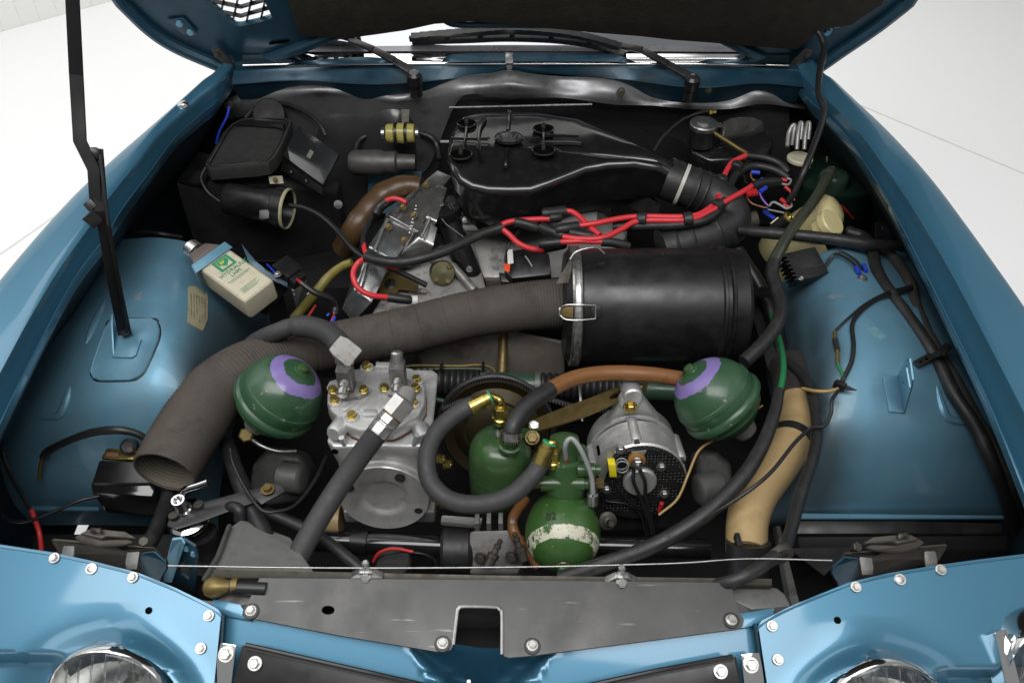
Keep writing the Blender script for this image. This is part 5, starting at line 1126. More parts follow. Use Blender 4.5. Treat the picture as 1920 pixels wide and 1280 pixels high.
# ================================================================== alternator
al = thing('alternator', 'silver alternator with perforated black back plate facing the camera', 'alternator')
fcn = V((.02, -.985, .17)).normalized(); fc_ = P(1200, 905, .50); ra = 90 * mpp(fc_)
bk = fc_ - fcn * .135
mk('drive_end', g_lathe(bk, fcn, [(-.02, ra * .55), (-.005, ra * .8), (.0, ra * .92), (.012, ra * .97), (.048, ra * .99), (.050, ra * .94)], 56), m_cast, al, sharp=35)
mk('stator', g_lathe(bk, fcn, [(.048, ra * .935), (.062, ra * .935)], 56), m_steeldk, al)
mk('rear_housing', g_lathe(bk, fcn, [(.060, ra * .94), (.062, ra * 1.0), (.066, ra * 1.02), (.072, ra * 1.0), (.128, ra * .985), (.132, ra * .95)], 56), m_cast, al, sharp=35)
mbp = mat('perforated black plate', (.014, .014, .014), .4, var=.2)
nt = mbp.node_tree; b_ = nt.nodes['Principled BSDF']; tc2 = nd(nt, 'ShaderNodeTexCoord'); vo = nd(nt, 'ShaderNodeTexVoronoi'); vo.inputs['Scale'].default_value = 150; vo.inputs['Randomness'].default_value = .25
nt.links.new(tc2.outputs['Object'], vo.inputs['Vector']); mr2 = nd(nt, 'ShaderNodeMapRange'); mr2.inputs[1].default_value = .2; mr2.inputs[2].default_value = .45; nt.links.new(vo.outputs['Distance'], mr2.inputs[0])
bp2 = nd(nt, 'ShaderNodeBump'); bp2.inputs['Strength'].default_value = .9; bp2.inputs['Distance'].default_value = .003; nt.links.new(mr2.outputs[0], bp2.inputs['Height']); nt.links.new(bp2.outputs[0], b_.inputs['Normal'])
mk('back_plate', g_lathe(bk, fcn, [(.120, ra * .95), (.136, ra * .95), (.140, ra * .93), (.141, ra * .5), (.141, 0)], 56), mbp, al, sharp=35)
ax_, ay_, _ = frame(fcn)
if ax_.x < 0: ax_, ay_ = -ax_, -ay_
if ay_.z < 0: ay_ = -ay_
def AF(px, py, o=.0): return PN(px, py, bk + fcn * .141, fcn) + fcn * o
mk('bearing_cap', g_lathe(AF(1199, 900), fcn, [(0, .031), (.006, .031), (.009, .028), (.009, .012), (.008, 0)], 32), m_cast, al, sharp=30)
hs = [AF(x, y) for x, y in ((1115, 880), (1120, 860), (1138, 838), (1160, 828), (1150, 850), (1140, 880), (1130, 905))]; mk('vent_wall', g_prism(hs, fcn * .003), m_castdk, al, bevel=.001)
for x, y in ((1240, 875), (1137, 917), (1245, 925), (1163, 842)): bolt(AF(x, y), fcn, .007, m_steel, al, 'nut', 1.3)
mk('terminal_washer', g_lathe(AF(1193, 860), fcn, [(0, .016), (.006, .016), (.008, .013)], 22), mat('amber insulator', (.30, .14, .03), .35), al); bolt(AF(1193, 860, .008), fcn, .010, m_bolt, al, 'terminal_nut', 1.1, h=1.0)
mk('terminal_stud', g_lathe(AF(1193, 860, .014), fcn, [(0, .004), (.012, .004)], 10), m_steel, al)
mk('bridge_plate', g_prism([AF(x, y, .001) for x, y in ((1183, 845), (1212, 842), (1205, 856), (1186, 858))], fcn * .003), m_castdk, al, bevel=.001)
mk('yellow_plug', g_box(AF(1146, 868, .012), .0065, .010, .014, ax_, fcn, (ay_ + ax_ * -.15).normalized()), m_yelw, al, bevel=.001)
mk('red_crimp', g_lathe(AF(1234, 950, .01), AF(1240, 932, .012) - AF(1234, 950, .01), [(0, .004), (.02, .0045), (.022, .003)], 10), m_redw, al)
# clamp ear with bolt
ear = P(1184, 735, .615)
E0 = [bk + fcn * .02 + ax_ * s * .052 + ay_ * (ra * .80) + fcn * o for s, o in ((-1, 0), (1, 0), (1, .025), (-1, .025))]
E1 = [ear + ax_ * s * .016 + fcn * o for s, o in ((-1, -.014), (1, -.014), (1, .014), (-1, .014))]
mk('clamp_ear', g_loft(E0, E1), m_cast, al, bevel=.006, bseg=3)
mk('clamp_boss', g_lathe(ear - fcn * .016, fcn, [(0, .019), (.034, .019), (.037, .016)], 24), m_cast, al)
bolt(P(1180, 757, .612) + fcn * .010, fcn, .009, m_brass, al, 'clamp_bolt', 1.5, h=1.0)
mk('ear_boss', g_lathe(P(1181, 752, .605) - fcn * .01, fcn, [(0, .021), (.016, .020), (.018, .016)], 24), m_cast, al)
for an in (97, 30, 165, 200): 
    a_ = math.radians(an); q = bk + (ax_ * math.cos(a_) + ay_ * math.sin(a_)) * ra * .97
    mk('through_bolt_lug', g_lathe(q + fcn * .055, fcn, [(0, .008), (.002, .010), (.065, .010), (.068, .008)], 14), m_cast, al); bolt(q + fcn * .123, fcn, .006, m_steeldk, al, 'through_bolt', 0)
for k in range(3): mk('vent_slot', g_tube([bk + fcn * .085 + (ax_ * math.cos(math.radians(148 + k * 14)) + ay_ * math.sin(math.radians(148 + k * 14))) * ra * .985, bk + fcn * .11 + (ax_ * math.cos(math.radians(148 + k * 14)) + ay_ * math.sin(math.radians(148 + k * 14))) * ra * .975], .004, 8), m_hole, al)
mk('coil_ring', g_tube([AF(1165 + 12 * math.cos(k * .45), 864 + 12 * math.sin(k * .45), .004 + .0006 * (k % 28)) for k in range(30)], .0013, 5), m_grw, al)
for l, w_, m in (([(1186, 872, .012), (1185, 890, .02), (1196, 915, .02), (1210, 950, .022), (1218, 980, .026), (1220, 1015, .028)], 3.6, m_cable), ([(1198, 872, .012), (1206, 890, .02), (1208, 920, .018), (1218, 960, .022), (1227, 1015, .026)], 3.6, m_cable), ([(1147, 880, .014), (1152, 900, .012), (1170, 925, .010), (1205, 955, .012), (1214, 1000, .02)], 1.8, m_cable), ([(1127, 925, .004), (1135, 936, .004), (1175, 942, .004), (1200, 960, .008), (1210, 1000, .02)], 1.8, m_cable)):
    mk('lead', g_tube(catmull([AF(x, y, o) for x, y, o in l], 6), w_ * mpp(fc_), 8), m, al)
text('14V 35A', AF(1146, 905, .001), ax_ * .7 + ay_ * .7, ay_ - ax_, .007, m_inkgrey, al)
# slotted adjuster arm
ar = thing('adjuster_bracket', 'old yellow plated slotted adjuster arm above the alternator', 'bracket')
OA = [(992, 796), (998, 788), (1010, 782), (1060, 762), (1110, 744), (1160, 724), (1190, 713), (1205, 711), (1215, 718), (1212, 730), (1195, 738), (1150, 757), (1100, 778), (1050, 795), (1010, 806), (996, 806)]
sl_ = [(1142, 743), (1150, 737), (1196, 719), (1204, 719), (1207, 724), (1200, 728), (1155, 746), (1145, 748)]
zarm = lambda x, y: .598
prismz('arm', OA, zarm, .004, m_brassold, ar, holes=[sl_])
bolt(P(1001, 797, .60), Z * .8 - Y * .6, .0085, m_steel, ar, 'bolt', 1.1)
tube('dirty_stay', [(1085, 700, .52), (1088, 740, .53), (1092, 790, .50)], 3, m_steel, ar)
# ================================================================== water pump pulley, toothed belt
pu = thing('belt_pulley', 'large yellowish stamped pulley with toothed belt behind the green tank', 'pulley')
pc = P(930, 805, .50); pn = V((-.05, -.93, .35)).normalized(); pr_ = .108
mk('dish', g_lathe(pc, pn, [(-.02, pr_), (.004, pr_), (.008, pr_ * .97), (.004, pr_ * .93), (-.004, pr_ * .80), (-.001, pr_ * .74), (.006, pr_ * .60), (.004, pr_ * .55), (.010, pr_ * .42), (.012, pr_ * .2), (.012, 0)], 56), mat('olive stamped steel', (.05, .04, .02), .45, .6, var=.3, vs=14, dirt=(.03, .02, .01), damt=.6, ds=14), pu, sharp=30)
px_, py_, _ = frame(pn)
g = G()
bl_ = [pc + (px_ * math.cos(math.radians(a)) + py_ * math.sin(math.radians(a))) * (pr_ * 1.045) for a in range(0, 361, 5)]
g_tube(bl_, .006, 8, g=g)
mk('belt', g, m_rubber, pu)
g = G()
for k in range(120):
    a = 2 * math.pi * k / 120; rd = px_ * math.cos(a) + py_ * math.sin(a); tgd = pn.cross(rd); g_box(pc + rd * pr_ * 1.03 + pn * .007, .0013, .0035, .003, tgd, rd, pn, g)
mk('belt_teeth', g, m_rubber, pu, kind='stuff')
g = G()
ba = [P(830, 765, .545), P(880, 742, .555), P(930, 737, .56), P(1010, 744, .55), P(1080, 762, .53), P(1150, 772, .50)]
be = catmull(ba, 12); mk('belt_run', g_tube(be, .0055, 8), m_rubber, pu)
for a, b in zip(be, be[1:]): g_box((a + b) / 2 + V((0, -.005, .003)), .0016, .004, .003, (b - a).normalized(), V((0, -.8, .6)), V((0, .6, .8)), g)
mk('belt_teeth', g, mat('worn belt tooth', (.06, .06, .06), .6), pu, kind='stuff')
# ================================================================== steering rack
sr = thing('steering_rack', 'dark green steering rack with ribbed black bellows across the bay', 'steering rack')
a, b = P(765, 712, .47), P(915, 716, .47); d = (b - a).normalized(); L0 = (b - a).length
def bellows(a, b, n, r0):
    d = (b - a).normalized(); L0 = (b - a).length; pr = []
    for i in range(n):
        for f, q in ((0, .80), (.3, .97), (.5, 1.), (.7, .97)): pr.append((L0 * (i + f) / n, r0 * q))
    return mk('bellows', g_lathe(a, d, pr, 32), m_rubber, sr, sharp=70)
bellows(P(762, 713, .47), P(902, 717, .47), 12, .030); bellows(P(1012, 722, .47), P(1190, 728, .47), 15, .029)
mk('rack_housing', g_tube([P(900, 718, .47), P(1015, 722, .47)], .026, 24), m_grgrey, sr); mk('rack_housing', g_tube([P(1185, 728, .47), P(1290, 735, .47)], .024, 24), m_grgrey, sr)
for x in (903, 1003): mk('end_ring', g_tube([P(x, 718 + (x - 900) * .03, .471), P(x + 9, 718.3 + (x - 900) * .03, .471)], .029, 24), m_castgrey, sr)
tube('green_pipe', [(800, 745, .50), (860, 757, .50), (900, 752, .47), (960, 745, .46)], 5, m_grgrey, sr, n=12)
tube('oil_pipe', [(735, 690, .50), (780, 685, .50), (860, 686, .50), (900, 684, .50), (925, 692, .49), (935, 715, .47)], 3.5, m_brassold, sr); tube('oil_pipe', [(740, 696, .495), (800, 692, .495), (890, 691, .495), (918, 698, .49)], 3.0, m_grgrey, sr)
for x in (828, 906): mk('pipe_clip', g_box(P(x, 688, .508), .003, .01, .008), m_black, sr, bevel=.001)
tube('dipstick_tube', [(944, 600, .55), (943, 660, .50), (941, 715, .46)], 9, m_brassold, tag=('old brass dipstick tube below the fabric duct', 'tube'), n=14)
# ================================================================== drive shafts, brake caliper in front
ds = thing('drive_shaft', 'black drive shaft with cast brake housing behind the radiator rail', 'drive shaft')
mk('shaft', g_tube([P(560, 1012, .42), P(835, 1024, .42)], .020, 20), m_blackgl, ds); mk('shaft', g_tube([P(1120, 1022, .42), P(1330, 1030, .42)], .018, 20), m_blackgl, ds)
mk('shaft_collar', g_tube([P(660, 1016, .421), P(690, 1018, .421)], .0235, 20), m_satin, ds)
mk('rubber_cup', g_lathe(P(828, 1030, .43), X, [(0, .034), (.006, .042), (.05, .043), (.056, .038), (.06, .03)], 30), m_rubber, ds)
mk('housing', g_prism(pts([(880, 995, .49), (960, 992, .49), (985, 1005, .48), (985, 1050, .44), (970, 1075, .42), (880, 1075, .42)]), V((0, .03, -.08))), m_castdk, ds, bevel=.006)
for k in range(4): mk('housing_rib', g_box(P(895 + k * 22, 985, .485), .004, .012, .022), m_castdk, ds, bevel=.001)
mk('top_plate', g_prism(pts([(828, 965, .50), (905, 970, .50), (900, 985, .49), (826, 978, .49)]), V((0, 0, -.01))), m_castdk, ds, bevel=.002)
for x, y in ((902, 1046), (960, 1043)): bolt(P(x, y, .47), V((-.2, -.8, .5)), .009, m_steeldk, ds, 'bolt', 1.3)
for x0, y0, x1, y1 in ((915, 1062, 934, 1022), (982, 1050, 970, 1015)):
    a = P(x0, y0, .475); d = P(x1, y1, .50) - a; d.normalize()
    mk('bleed_nipple', g_lathe(a, d, [(0, .009), (.016, .009), (.017, .011), (.024, .011), (.025, .006), (.034, .005), (.036, .0065), (.040, .0065), (.042, .004), (.048, .005), (.052, .002)], 10), m_steeldk, ds)
tube('brown_brake_hose', [(985, 935, .50), (962, 970, .50), (965, 1000, .49), (985, 1030, .47), (1010, 1060, .45)], 10, m_brown, tag=('brown hose curving behind the white-ringed sphere', 'hose'), n=14)
tube('red_sleeved_wire', [(700, 1052, .47), (712, 1035, .49), (740, 1028, .50), (775, 1034, .50)], 3, m_redw, tag=('short red wire lying over the black drive shaft', 'wire')); 
tube('pickup_wire', [(700, 1058, .46), (715, 1042, .48), (750, 1034, .49), (780, 1036, .50), (800, 1040, .495), (815, 1050, .48), (820, 1070, .46)], 2.4, m_cable, tag=('black wire with red joint over the drive shaft', 'wire'))
mk('round_pot', g_lathe(P(740, 1070, .43), Z, [(0, .032), (.03, .032), (.034, .028)], 24), m_rubber, tag=('round black pot below the drive shaft', 'pot'))
mk('mount_washer', g_lathe(P(1139, 975, .50), V((.1, -.7, .6)), [(-.02, .012), (0, .012), (.001, .016), (.004, .016), (.006, .009), (.012, .009), (.014, .005), (.03, .005)], 20), m_steeldk, tag=('rusty bolt with a big washer beside the white-ringed sphere', 'bolt'))
mk('engine_mount', g_prism(pts([(1070, 950, .42), (1240, 950, .42), (1260, 990, .38), (1100, 1000, .37)]), V((0, .02, -.05))), m_black, tag=('dark mounting plate under the alternator', 'mounting plate'), bevel=.006)
# grey castings beside the compressor / at the far side
for lab, pp_, cyl, ax in (('grey gearbox casting between compressor and vacuum valve', [(470, 870, .46), (500, 840, .48), (560, 850, .48), (575, 880, .46), (560, 940, .40), (500, 950, .38), (465, 930, .40)], (548, 895, .46), (1, -.2, .1)),
                          ('grey casting with a yellow paint dab beside the tan hose', [(1310, 850, .48), (1345, 845, .48), (1375, 870, .46), (1375, 950, .40), (1330, 960, .38), (1305, 910, .42)], (1328, 915, .46), (-1, -.3, .1))):
    t = thing('gearbox_casting', lab, 'casting', 'grey castings'); mk('casting', g_prism(pts(pp_), V((0, .06, -.06))), m_castgrey, t, bevel=.015, bseg=3)
    mk('sleeve', g_lathe(P(*cyl), V(ax), [(-.02, .032), (.02, .030), (.024, .026), (.026, .020)], 24), m_castgrey, t)
    mk('paint_dab', g_lathe(P(cyl[0] - 4, cyl[1] - 14, cyl[2] + .022), V((0, -.6, .8)), [(0, .006), (.0006, .005)], 10), m_inkyel, t)
# ================================================================== oil can with holder
can = thing('oil_can', 'ivory tin of green-lettered hydraulic fluid tilted in its strap', 'oil can')
# local frame of the tilted tin, from its seen corners
A0 = P(385, 520, .735); A1 = P(458, 568, .725); A2 = P(492, 515, .735)     # near-top-left, bottom corner, bottom right
LW = (P(497, 522, .735) - P(462, 566, .722)).normalized()                   # bottom edge direction (across the label face)
LD = (P(458, 566, .722) - P(366, 498, .745)).normalized()                   # down the tin
LW = (LW - LD * LW.dot(LD)).normalized(); LN = LD.cross(LW).normalized()
if LN.dot(CAM - A0) < 0: LN = -LN
o0 = P(366, 498, .745); H_ = (P(458, 566, .722) - o0).length; W_ = (P(499, 518, .735) - P(458, 566, .722)).length; T_ = .055
def cn(u, v, n=0.): return o0 + LD * u + LW * v + LN * n      # u down the tin, v across the face
bd = [cn(-.01, 0), cn(-.01, W_), cn(H_, W_), cn(H_, 0)]
mk('tin', g_prism(bd, -LN * T_), m_ivory, can, bevel=.008, bseg=3)
mk('shoulder', g_loft([cn(-.012, .003, -.003), cn(-.012, W_ - .003, -.003), cn(-.012, W_ - .003, -T_ + .003), cn(-.012, .003, -T_ + .003)], [cn(-.048, W_ * .22, -T_ * .22), cn(-.048, W_ * .78, -T_ * .22), cn(-.048, W_ * .78, -T_ * .78), cn(-.048, W_ * .22, -T_ * .78)]), mat('brown grey tin shoulder', (.16, .125, .11), .4, .2, var=.1), can, bevel=.004)
mk('neck', g_lathe(cn(-.046, W_ * .5, -T_ * .5), -LD, [(0, .016), (.010, .016)], 20), m_black, can)
pr = [(.006, .0185)]
for k in range(8): pr += [(.008 + k * .0022, .0195), (.0092 + k * .0022, .0188)]
pr += [(.026, .0195), (.0285, .018), (.029, .012), (.0285, 0)]
mk('cap', g_lathe(cn(-.046, W_ * .5, -T_ * .5), -LD, pr, 28), m_bolt, can, sharp=30)
def onf(u0, u1, v0, v1, m, name, h=.0006, par=can): return mk(name, g_prism([cn(u0, v0, .0002), cn(u0, v1, .0002), cn(u1, v1, .0002), cn(u1, v0, .0002)], LN * h), m, par)
LBL = W_
ug = .022
bg = onf(ug, ug + .034, LBL * .30, LBL * .80, m_inkgreen, 'green_square', .0004)
onf(ug + .005, ug + .029, LBL * .38, LBL * .72, m_ivory, 'ivory_field', .0007)
sh_ = [(0, .34), (.0, .76), (.5, .76), (.82, .62), (1, .55), (.82, .48), (.5, .34)]
mk('shield_mark', g_prism([cn(ug + .006 + .021 * a, LBL * (.55 + (b - .55) * .75), .0008) for a, b in sh_], LN * .0004), m_inkgreen, can)
text('BP', cn(ug + .017, LBL * .45, .0013), LW, -LD, .0105, m_inkyel, can)
text('HYDRAULIC', cn(ug + .046, LBL * .13, .0008), LW, -LD, .0125, m_inkgreen, can)
text('LHM', cn(ug + .058, LBL * .36, .0008), LW, -LD, .0125, m_inkgreen, can)
for i, (a, b) in enumerate(((.15, .88), (.2, .80))): onf(ug + .064 + i * .004, ug + .0648 + i * .004, LBL * a, LBL * b, m_inkgreen, 'print_line', .0004)
for i in range(4): onf(H_ - .030 + i * .004, H_ - .0292 + i * .004, LBL * .2, LBL * (.78 - .1 * (i % 2)), m_inkgreen, 'print_line', .0004)
# second label on the narrow side
sd = LW
def sf(u0, u1, n0, n1, m, name): return mk(name, g_prism([cn(u0, W_ + .0003, -n0), cn(u0, W_ + .0003, -n1), cn(u1, W_ + .0003, -n1), cn(u1, W_ + .0003, -n0)], LW * .0006), m, can)
sf(.012, .052, .010, .045, m_inkgreen, 'green_square'); sf(.02, .046, .018, .038, m_inkyel, 'yellow_shield')
# strap holder
hd_ = thing('can_holder', 'blue and black sheet strap holding the oil can to the arch', 'holder')
mk('strap', g_prism([cn(-.004, -.004, .002), cn(-.004, W_ + .004, .002), cn(.020, W_ + .004, .002), cn(.020, -.012, .002)], LN * .0018), m_bluein, hd_, bevel=.0006)
mk('strap', g_prism([cn(-.004, W_ + .004, .003), cn(-.004, W_ + .004, -T_ - .004), cn(.020, W_ + .004, -T_ - .004), cn(.020, W_ + .004, .003)], LW * .0018), m_blueshade, hd_, bevel=.0006)
mk('strap', g_prism([cn(-.004, -.004, .003), cn(-.004, -.004, -T_ - .004), cn(.020, -.012, -T_ - .004), cn(.020, -.012, .003)], -LW * .0018), m_bluein, hd_, bevel=.0006)
mk('back_rail', g_prism([P(*q) for q in ((452, 455, .745), (480, 490, .735), (500, 505, .72), (540, 530, .69), (538, 538, .685), (495, 515, .71), (470, 500, .73))], V((0, 0, -.003))), m_blueshade, hd_, bevel=.001)
mk('shelf', g_prism([P(*q) for q in ((430, 560, .66), (530, 525, .67), (540, 540, .66), (500, 590, .60))], V((0, 0, -.003))), m_satin, hd_, bevel=.001)
# ================================================================== relay and little leads by the oil can
rl = thing('relay', 'square black relay with wires beside the oil can', 'relay')
rc = P(538, 507, .70); rx = (P(560, 520, .69) - P(520, 490, .71)).normalized()
mk('body', g_box(rc, .022, .022, .014, rx, V((-rx.y, rx.x, 0)).normalized(), rx.cross(V((-rx.y, rx.x, 0)).normalized())), m_satin, rl, bevel=.002)
mk('base', g_box(rc + rx * .026 - Z * .005, .010, .018, .012, rx, V((-rx.y, rx.x, 0)).normalized(), rx.cross(V((-rx.y, rx.x, 0)).normalized())), m_black, rl, bevel=.002)
tube('lead', [(500, 495, .72), (508, 503, .715), (518, 515, .71)], 1.6, m_bluew, rl, n=6); bolt(P(521, 515, .712), Z, .006, m_steel, rl, 'screw', 1.3)
for k in range(3): tube('lead', [(556 + k * 4, 522 + k * 2, .70), (562 + k * 4, 530 + k, .695), (570 + k * 3, 538, .69)], 1.4, m_redw, rl, n=6)
mk('sleeve', g_tube(catmull(pts([(565, 530, .695), (590, 548, .68), (620, 560, .66), (628, 575, .64), (627, 590, .63)]), 5), .0065, 10), m_cable, rl)
tube('lead', [(627, 588, .635), (622, 600, .63), (618, 612, .62)], 1.8, m_redw, rl, n=6); mk('blue_crimp', g_tube(pts([(628, 594, .637), (623, 606, .632)]), .0035, 8), m_bluew, rl); mk('blue_crimp', g_tube(pts([(618, 588, .635), (613, 592, .632)]), .0028, 8), m_bluew, rl)
tube('lead', [(592, 572, .62), (580, 590, .61), (570, 602, .60)], 2.2, m_redw, rl, n=6)
tube('yellow_hose', [(660, 492, .66), (640, 500, .65), (615, 520, .63), (595, 545, .61), (570, 575, .58), (550, 598, .56)], [8, 8, 9, 9, 9, 9], m_olive, tag=('yellow green hose running down behind the relay', 'hose'), n=14)
dp_ = thing('data_label', 'small printed black and white label behind yellow hose', 'label')
q = [P(*a) for a in ((541, 528, .60), (572, 520, .60), (590, 560, .55), (556, 578, .55))]
mk('plate', g_prism(q, V((0, .003, -.002))), m_ink, dp_)
for i in range(5):
    a = q[0].lerp(q[3], .12 + i * .17); b = q[1].lerp(q[2], .12 + i * .17); mk('print_line', g_prism([a.lerp(b, .08), a.lerp(b, .5 + .08 * (i % 3)), a.lerp(b, .5 + .08 * (i % 3)) + (q[3] - q[0]) * .07, a.lerp(b, .08) + (q[3] - q[0]) * .07], V((0, -.0006, .0006))), m_white, dp_)
    mk('print_line', g_prism([a.lerp(b, .72), a.lerp(b, .95), a.lerp(b, .95) + (q[3] - q[0]) * .07, a.lerp(b, .72) + (q[3] - q[0]) * .07], V((0, -.0006, .0006))), m_white, dp_)
# ================================================================== heater box at the rear corner
hb_ = thing('heater_box', 'black heater box with a rounded tray lid in the rear corner', 'heater box')
zh = lambda x, y: .80 - (y - 220) * .0003
HT = [(384, 308), (400, 280), (420, 246), (433, 232), (455, 222), (500, 219), (535, 221), (546, 226), (545, 234), (530, 270), (515, 295), (503, 305), (480, 309), (430, 313), (392, 316)]
ht = [P(x, y, zh(x, y)) for x, y in HT]; m_tray = mat('matt black tray', (.022, .021, .020), .55, var=.2, vs=30, dirt=(.04, .038, .035), damt=.4, ds=12)
mk('lid', g_stack([inset(ht, .0, -.03), inset(ht, -.001, -.006), inset(ht, .001, 0), inset(ht, .006, .0005), inset(ht, .009, -.005), inset(ht, .012, -.006)]), m_tray, hb_, bevel=0, sharp=40)
lip2 = inset(ht, .0085, .0); mk('lid_bead', g_tube(lip2 + [lip2[0]], .0022, 8), m_satin, hb_)
mk('lid_step', g_prism([P(x, y, zh(x, y) - .002) for x, y in ((455, 228), (535, 232), (531, 246), (520, 241), (440, 236))], Z * .006), m_satin, hb_, bevel=.002)
mk('case', g_prism([P(*q) for q in ((330, 336, .735), (395, 290, .75), (500, 300, .745), (560, 330, .69), (640, 340, .66), (632, 365, .64), (520, 350, .69), (330, 346, .73))], V((0, 0, -.22))), m_dark, hb_, bevel=.006)
mk('side_shelf', g_prism([P(*q) for q in ((330, 340, .735), (372, 284, .75), (400, 290, .75), (384, 342, .735))], V((0, 0, -.01))), m_satin, hb_, bevel=.002)
cv = [P(*q) for q in ((560, 235, .81), (636, 289, .785), (605, 347, .74))]; cv.append(cv[0] + cv[2] - cv[1])
mk('flap_cover', g_prism(cv, -(cv[1] - cv[0]).cross(cv[3] - cv[0]).normalized() * .006 if (cv[1] - cv[0]).cross(cv[3] - cv[0]).z > 0 else (cv[1] - cv[0]).cross(cv[3] - cv[0]).normalized() * .006), mat('polished black flap', (.03, .03, .03), .16, .5, var=.3, vs=6, coat=.4, bump=.08, bs=14), hb_, bevel=.0015)
mk('flap_side', g_prism([P(*q) for q in ((519, 294, .755), (604, 351, .735), (604, 366, .715), (519, 314, .735))], V((0, .02, -.02))), m_satin, hb_, bevel=.001)
nf = (cv[1] - cv[0]).cross(cv[3] - cv[0]).normalized(); nf = nf if nf.z > 0 else -nf
m0 = (cv[0] + cv[2]) / 2 + nf * .001; mk('stamp', g_prism([m0 + (cv[1] - cv[0]).normalized() * a + (cv[3] - cv[0]).normalized() * b for a, b in ((-.007, -.010), (.007, -.010), (.007, .010), (-.007, .010))], nf * .0006), m_inkgrey, hb_)
for q in ((548, 321, .742), (576, 338, .736)): mk('rivet', g_lathe(P(*q) + V((-.002, -.004, 0)), V((-.5, -.8, .2)), [(0, .004), (.001, .004), (.002, .002)], 12), m_bolt, hb_)
mk('clip_plate', g_prism([P(*q) for q in ((503, 331, .735), (529, 330, .735), (532, 344, .725), (506, 345, .725))], V((0, .002, 0))), mat('pale clip', (.34, .33, .26), .4, .3), hb_, bevel=.0006)
bolt(P(516, 337, .735), V((0, -.9, .4)), .005, m_brassold, hb_, 'screw', 1.2)
mk('pipe_loop', g_tube(catmull(pts([(460, 222, .80), (480, 202, .815), (510, 194, .82), (540, 196, .815), (575, 212, .80), (600, 235, .78), (610, 255, .76)]), 6), .005, 8), m_black, hb_)
mk('loop_disc', g_lathe(PY(505, 215, 1.88), V((.1, -.8, .5)), [(-.03, .038), (.0, .040), (.006, .037), (.004, .0)], 32), m_dark, hb_)
bm_ = thing('blower_motor', 'black cylinder motor with a yellowed rim below the heater box', 'motor')
a, b = P(426, 372, .70), P(540, 392, .685); d = (b - a).normalized(); r_ = 30 * mpp(a); L0 = (b - a).length
mk('barrel', g_lathe(a, d, [(-.004, r_ * .7), (-.002, r_ * .92), (.004, r_), (L0 * .6, r_ * 1.02), (L0 * .62, r_ * 1.06), (L0 * .78, r_ * 1.08), (L0 * .8, r_ * 1.22), (L0 * .97, r_ * 1.28), (L0 * .98, r_ * 1.18), (L0 * .8, r_ * .98)], 40, cap1=False), m_satin, bm_, sharp=35)
mk('inner', g_lathe(a + d * L0 * .78, d, [(0, r_ * 1.1), (.001, r_ * 1.1)], 32), m_hole, bm_)
mk('rim', g_lathe(a + d * L0 * .955, d, [(0, r_ * 1.24), (.002, r_ * 1.29), (.007, r_ * 1.29), (.009, r_ * 1.22), (.004, r_ * 1.17)], 40, cap0=False, cap1=False), mat('yellowed rim', (.36, .33, .20), .5, var=.2), bm_)
mk('clip', g_prism([P(*q) for q in ((487, 393, .705), (506, 391, .705), (505, 408, .69), (486, 409, .69))], V((0, -.004, 0))), m_black, bm_, bevel=.001)
tube('cable', [(385, 315, .765), (377, 335, .75), (388, 358, .73), (408, 375, .71), (424, 382, .70)], 3.2, m_cable, bm_)
tube('motor_cable', [(542, 385, .70), (570, 390, .70), (600, 404, .70), (630, 430, .69), (660, 465, .685), (690, 487, .68), (720, 498, .675), (760, 515, .655), (800, 535, .63)], 5.2, m_cable, tag=('black cable crossing from the blower motor toward the cam covers', 'cable'), n=12)
mk('ring_terminal', g_lathe(P(634, 383, .70), V((.2, -.9, .3)), [(0, .010), (.004, .010), (.005, .004)], 14), m_steel, tag=('small bright ring terminal at the bulkhead', 'terminal'))
tube('blue_wire', [(430, 200, .85), (425, 220, .83), (412, 245, .80), (405, 270, .77)], 2.2, m_bluew, tag=('thin dark blue wire beside the heater box', 'wire'), n=6)
tube('red_wire', [(215, 432, .66), (225, 422, .675), (240, 416, .675), (250, 420, .66)], 1.8, m_redw, tag=('short red wire on the arch behind the prop strut', 'wire'), n=6)
tube('sill_hose', [(190, 446, .64), (240, 436, .70), (280, 436, .705), (310, 440, .70), (340, 445, .68)], 4.5, m_black, tag=('black hose along the rear edge of the arch behind the strut', 'hose'), n=8)
# ================================================================== yellow fuel filter
ff = thing('fuel_filter', 'clear yellow fuel filter in black clips on the bulkhead', 'fuel filter')
a, b = PY(715, 250, 1.86), PY(786, 250, 1.86); d = (b - a).normalized(); L0 = (b - a).length; r_ = 17 * mpp(a)
mk('bowl', g_lathe(a + d * L0 * .13, d, [(0, r_ * .9), (.003, r_), (L0 * .2, r_ * 1.02), (L0 * .21, r_ * .8), (L0 * .24, r_ * .8), (L0 * .25, r_ * 1.1), (L0 * .48, r_ * 1.12), (L0 * .49, r_ * .8), (L0 * .52, r_ * .8), (L0 * .53, r_ * 1.05), (L0 * .74, r_), (L0 * .76, r_ * .8)], 32), m_yellow, ff, sharp=35)
for f in (.36, .62): mk('clip', g_lathe(a + d * L0 * f, d, [(0, r_ * 1.05), (.001, r_ * 1.2), (L0 * .07, r_ * 1.2), (L0 * .072, r_ * 1.05)], 28), m_black, ff)
for f in (0, .9): mk('hose_clip', g_lathe(a + d * L0 * f, d, [(0, r_ * .5), (.001, r_ * .62), (L0 * .085, r_ * .62), (L0 * .09, r_ * .5)], 18), m_bolt, ff)
mk('bracket', g_prism([PY(752, 205, 1.89), PY(768, 205, 1.89), PY(766, 235, 1.87), PY(754, 235, 1.87)], V((0, .004, 0))), m_steeldk, ff)
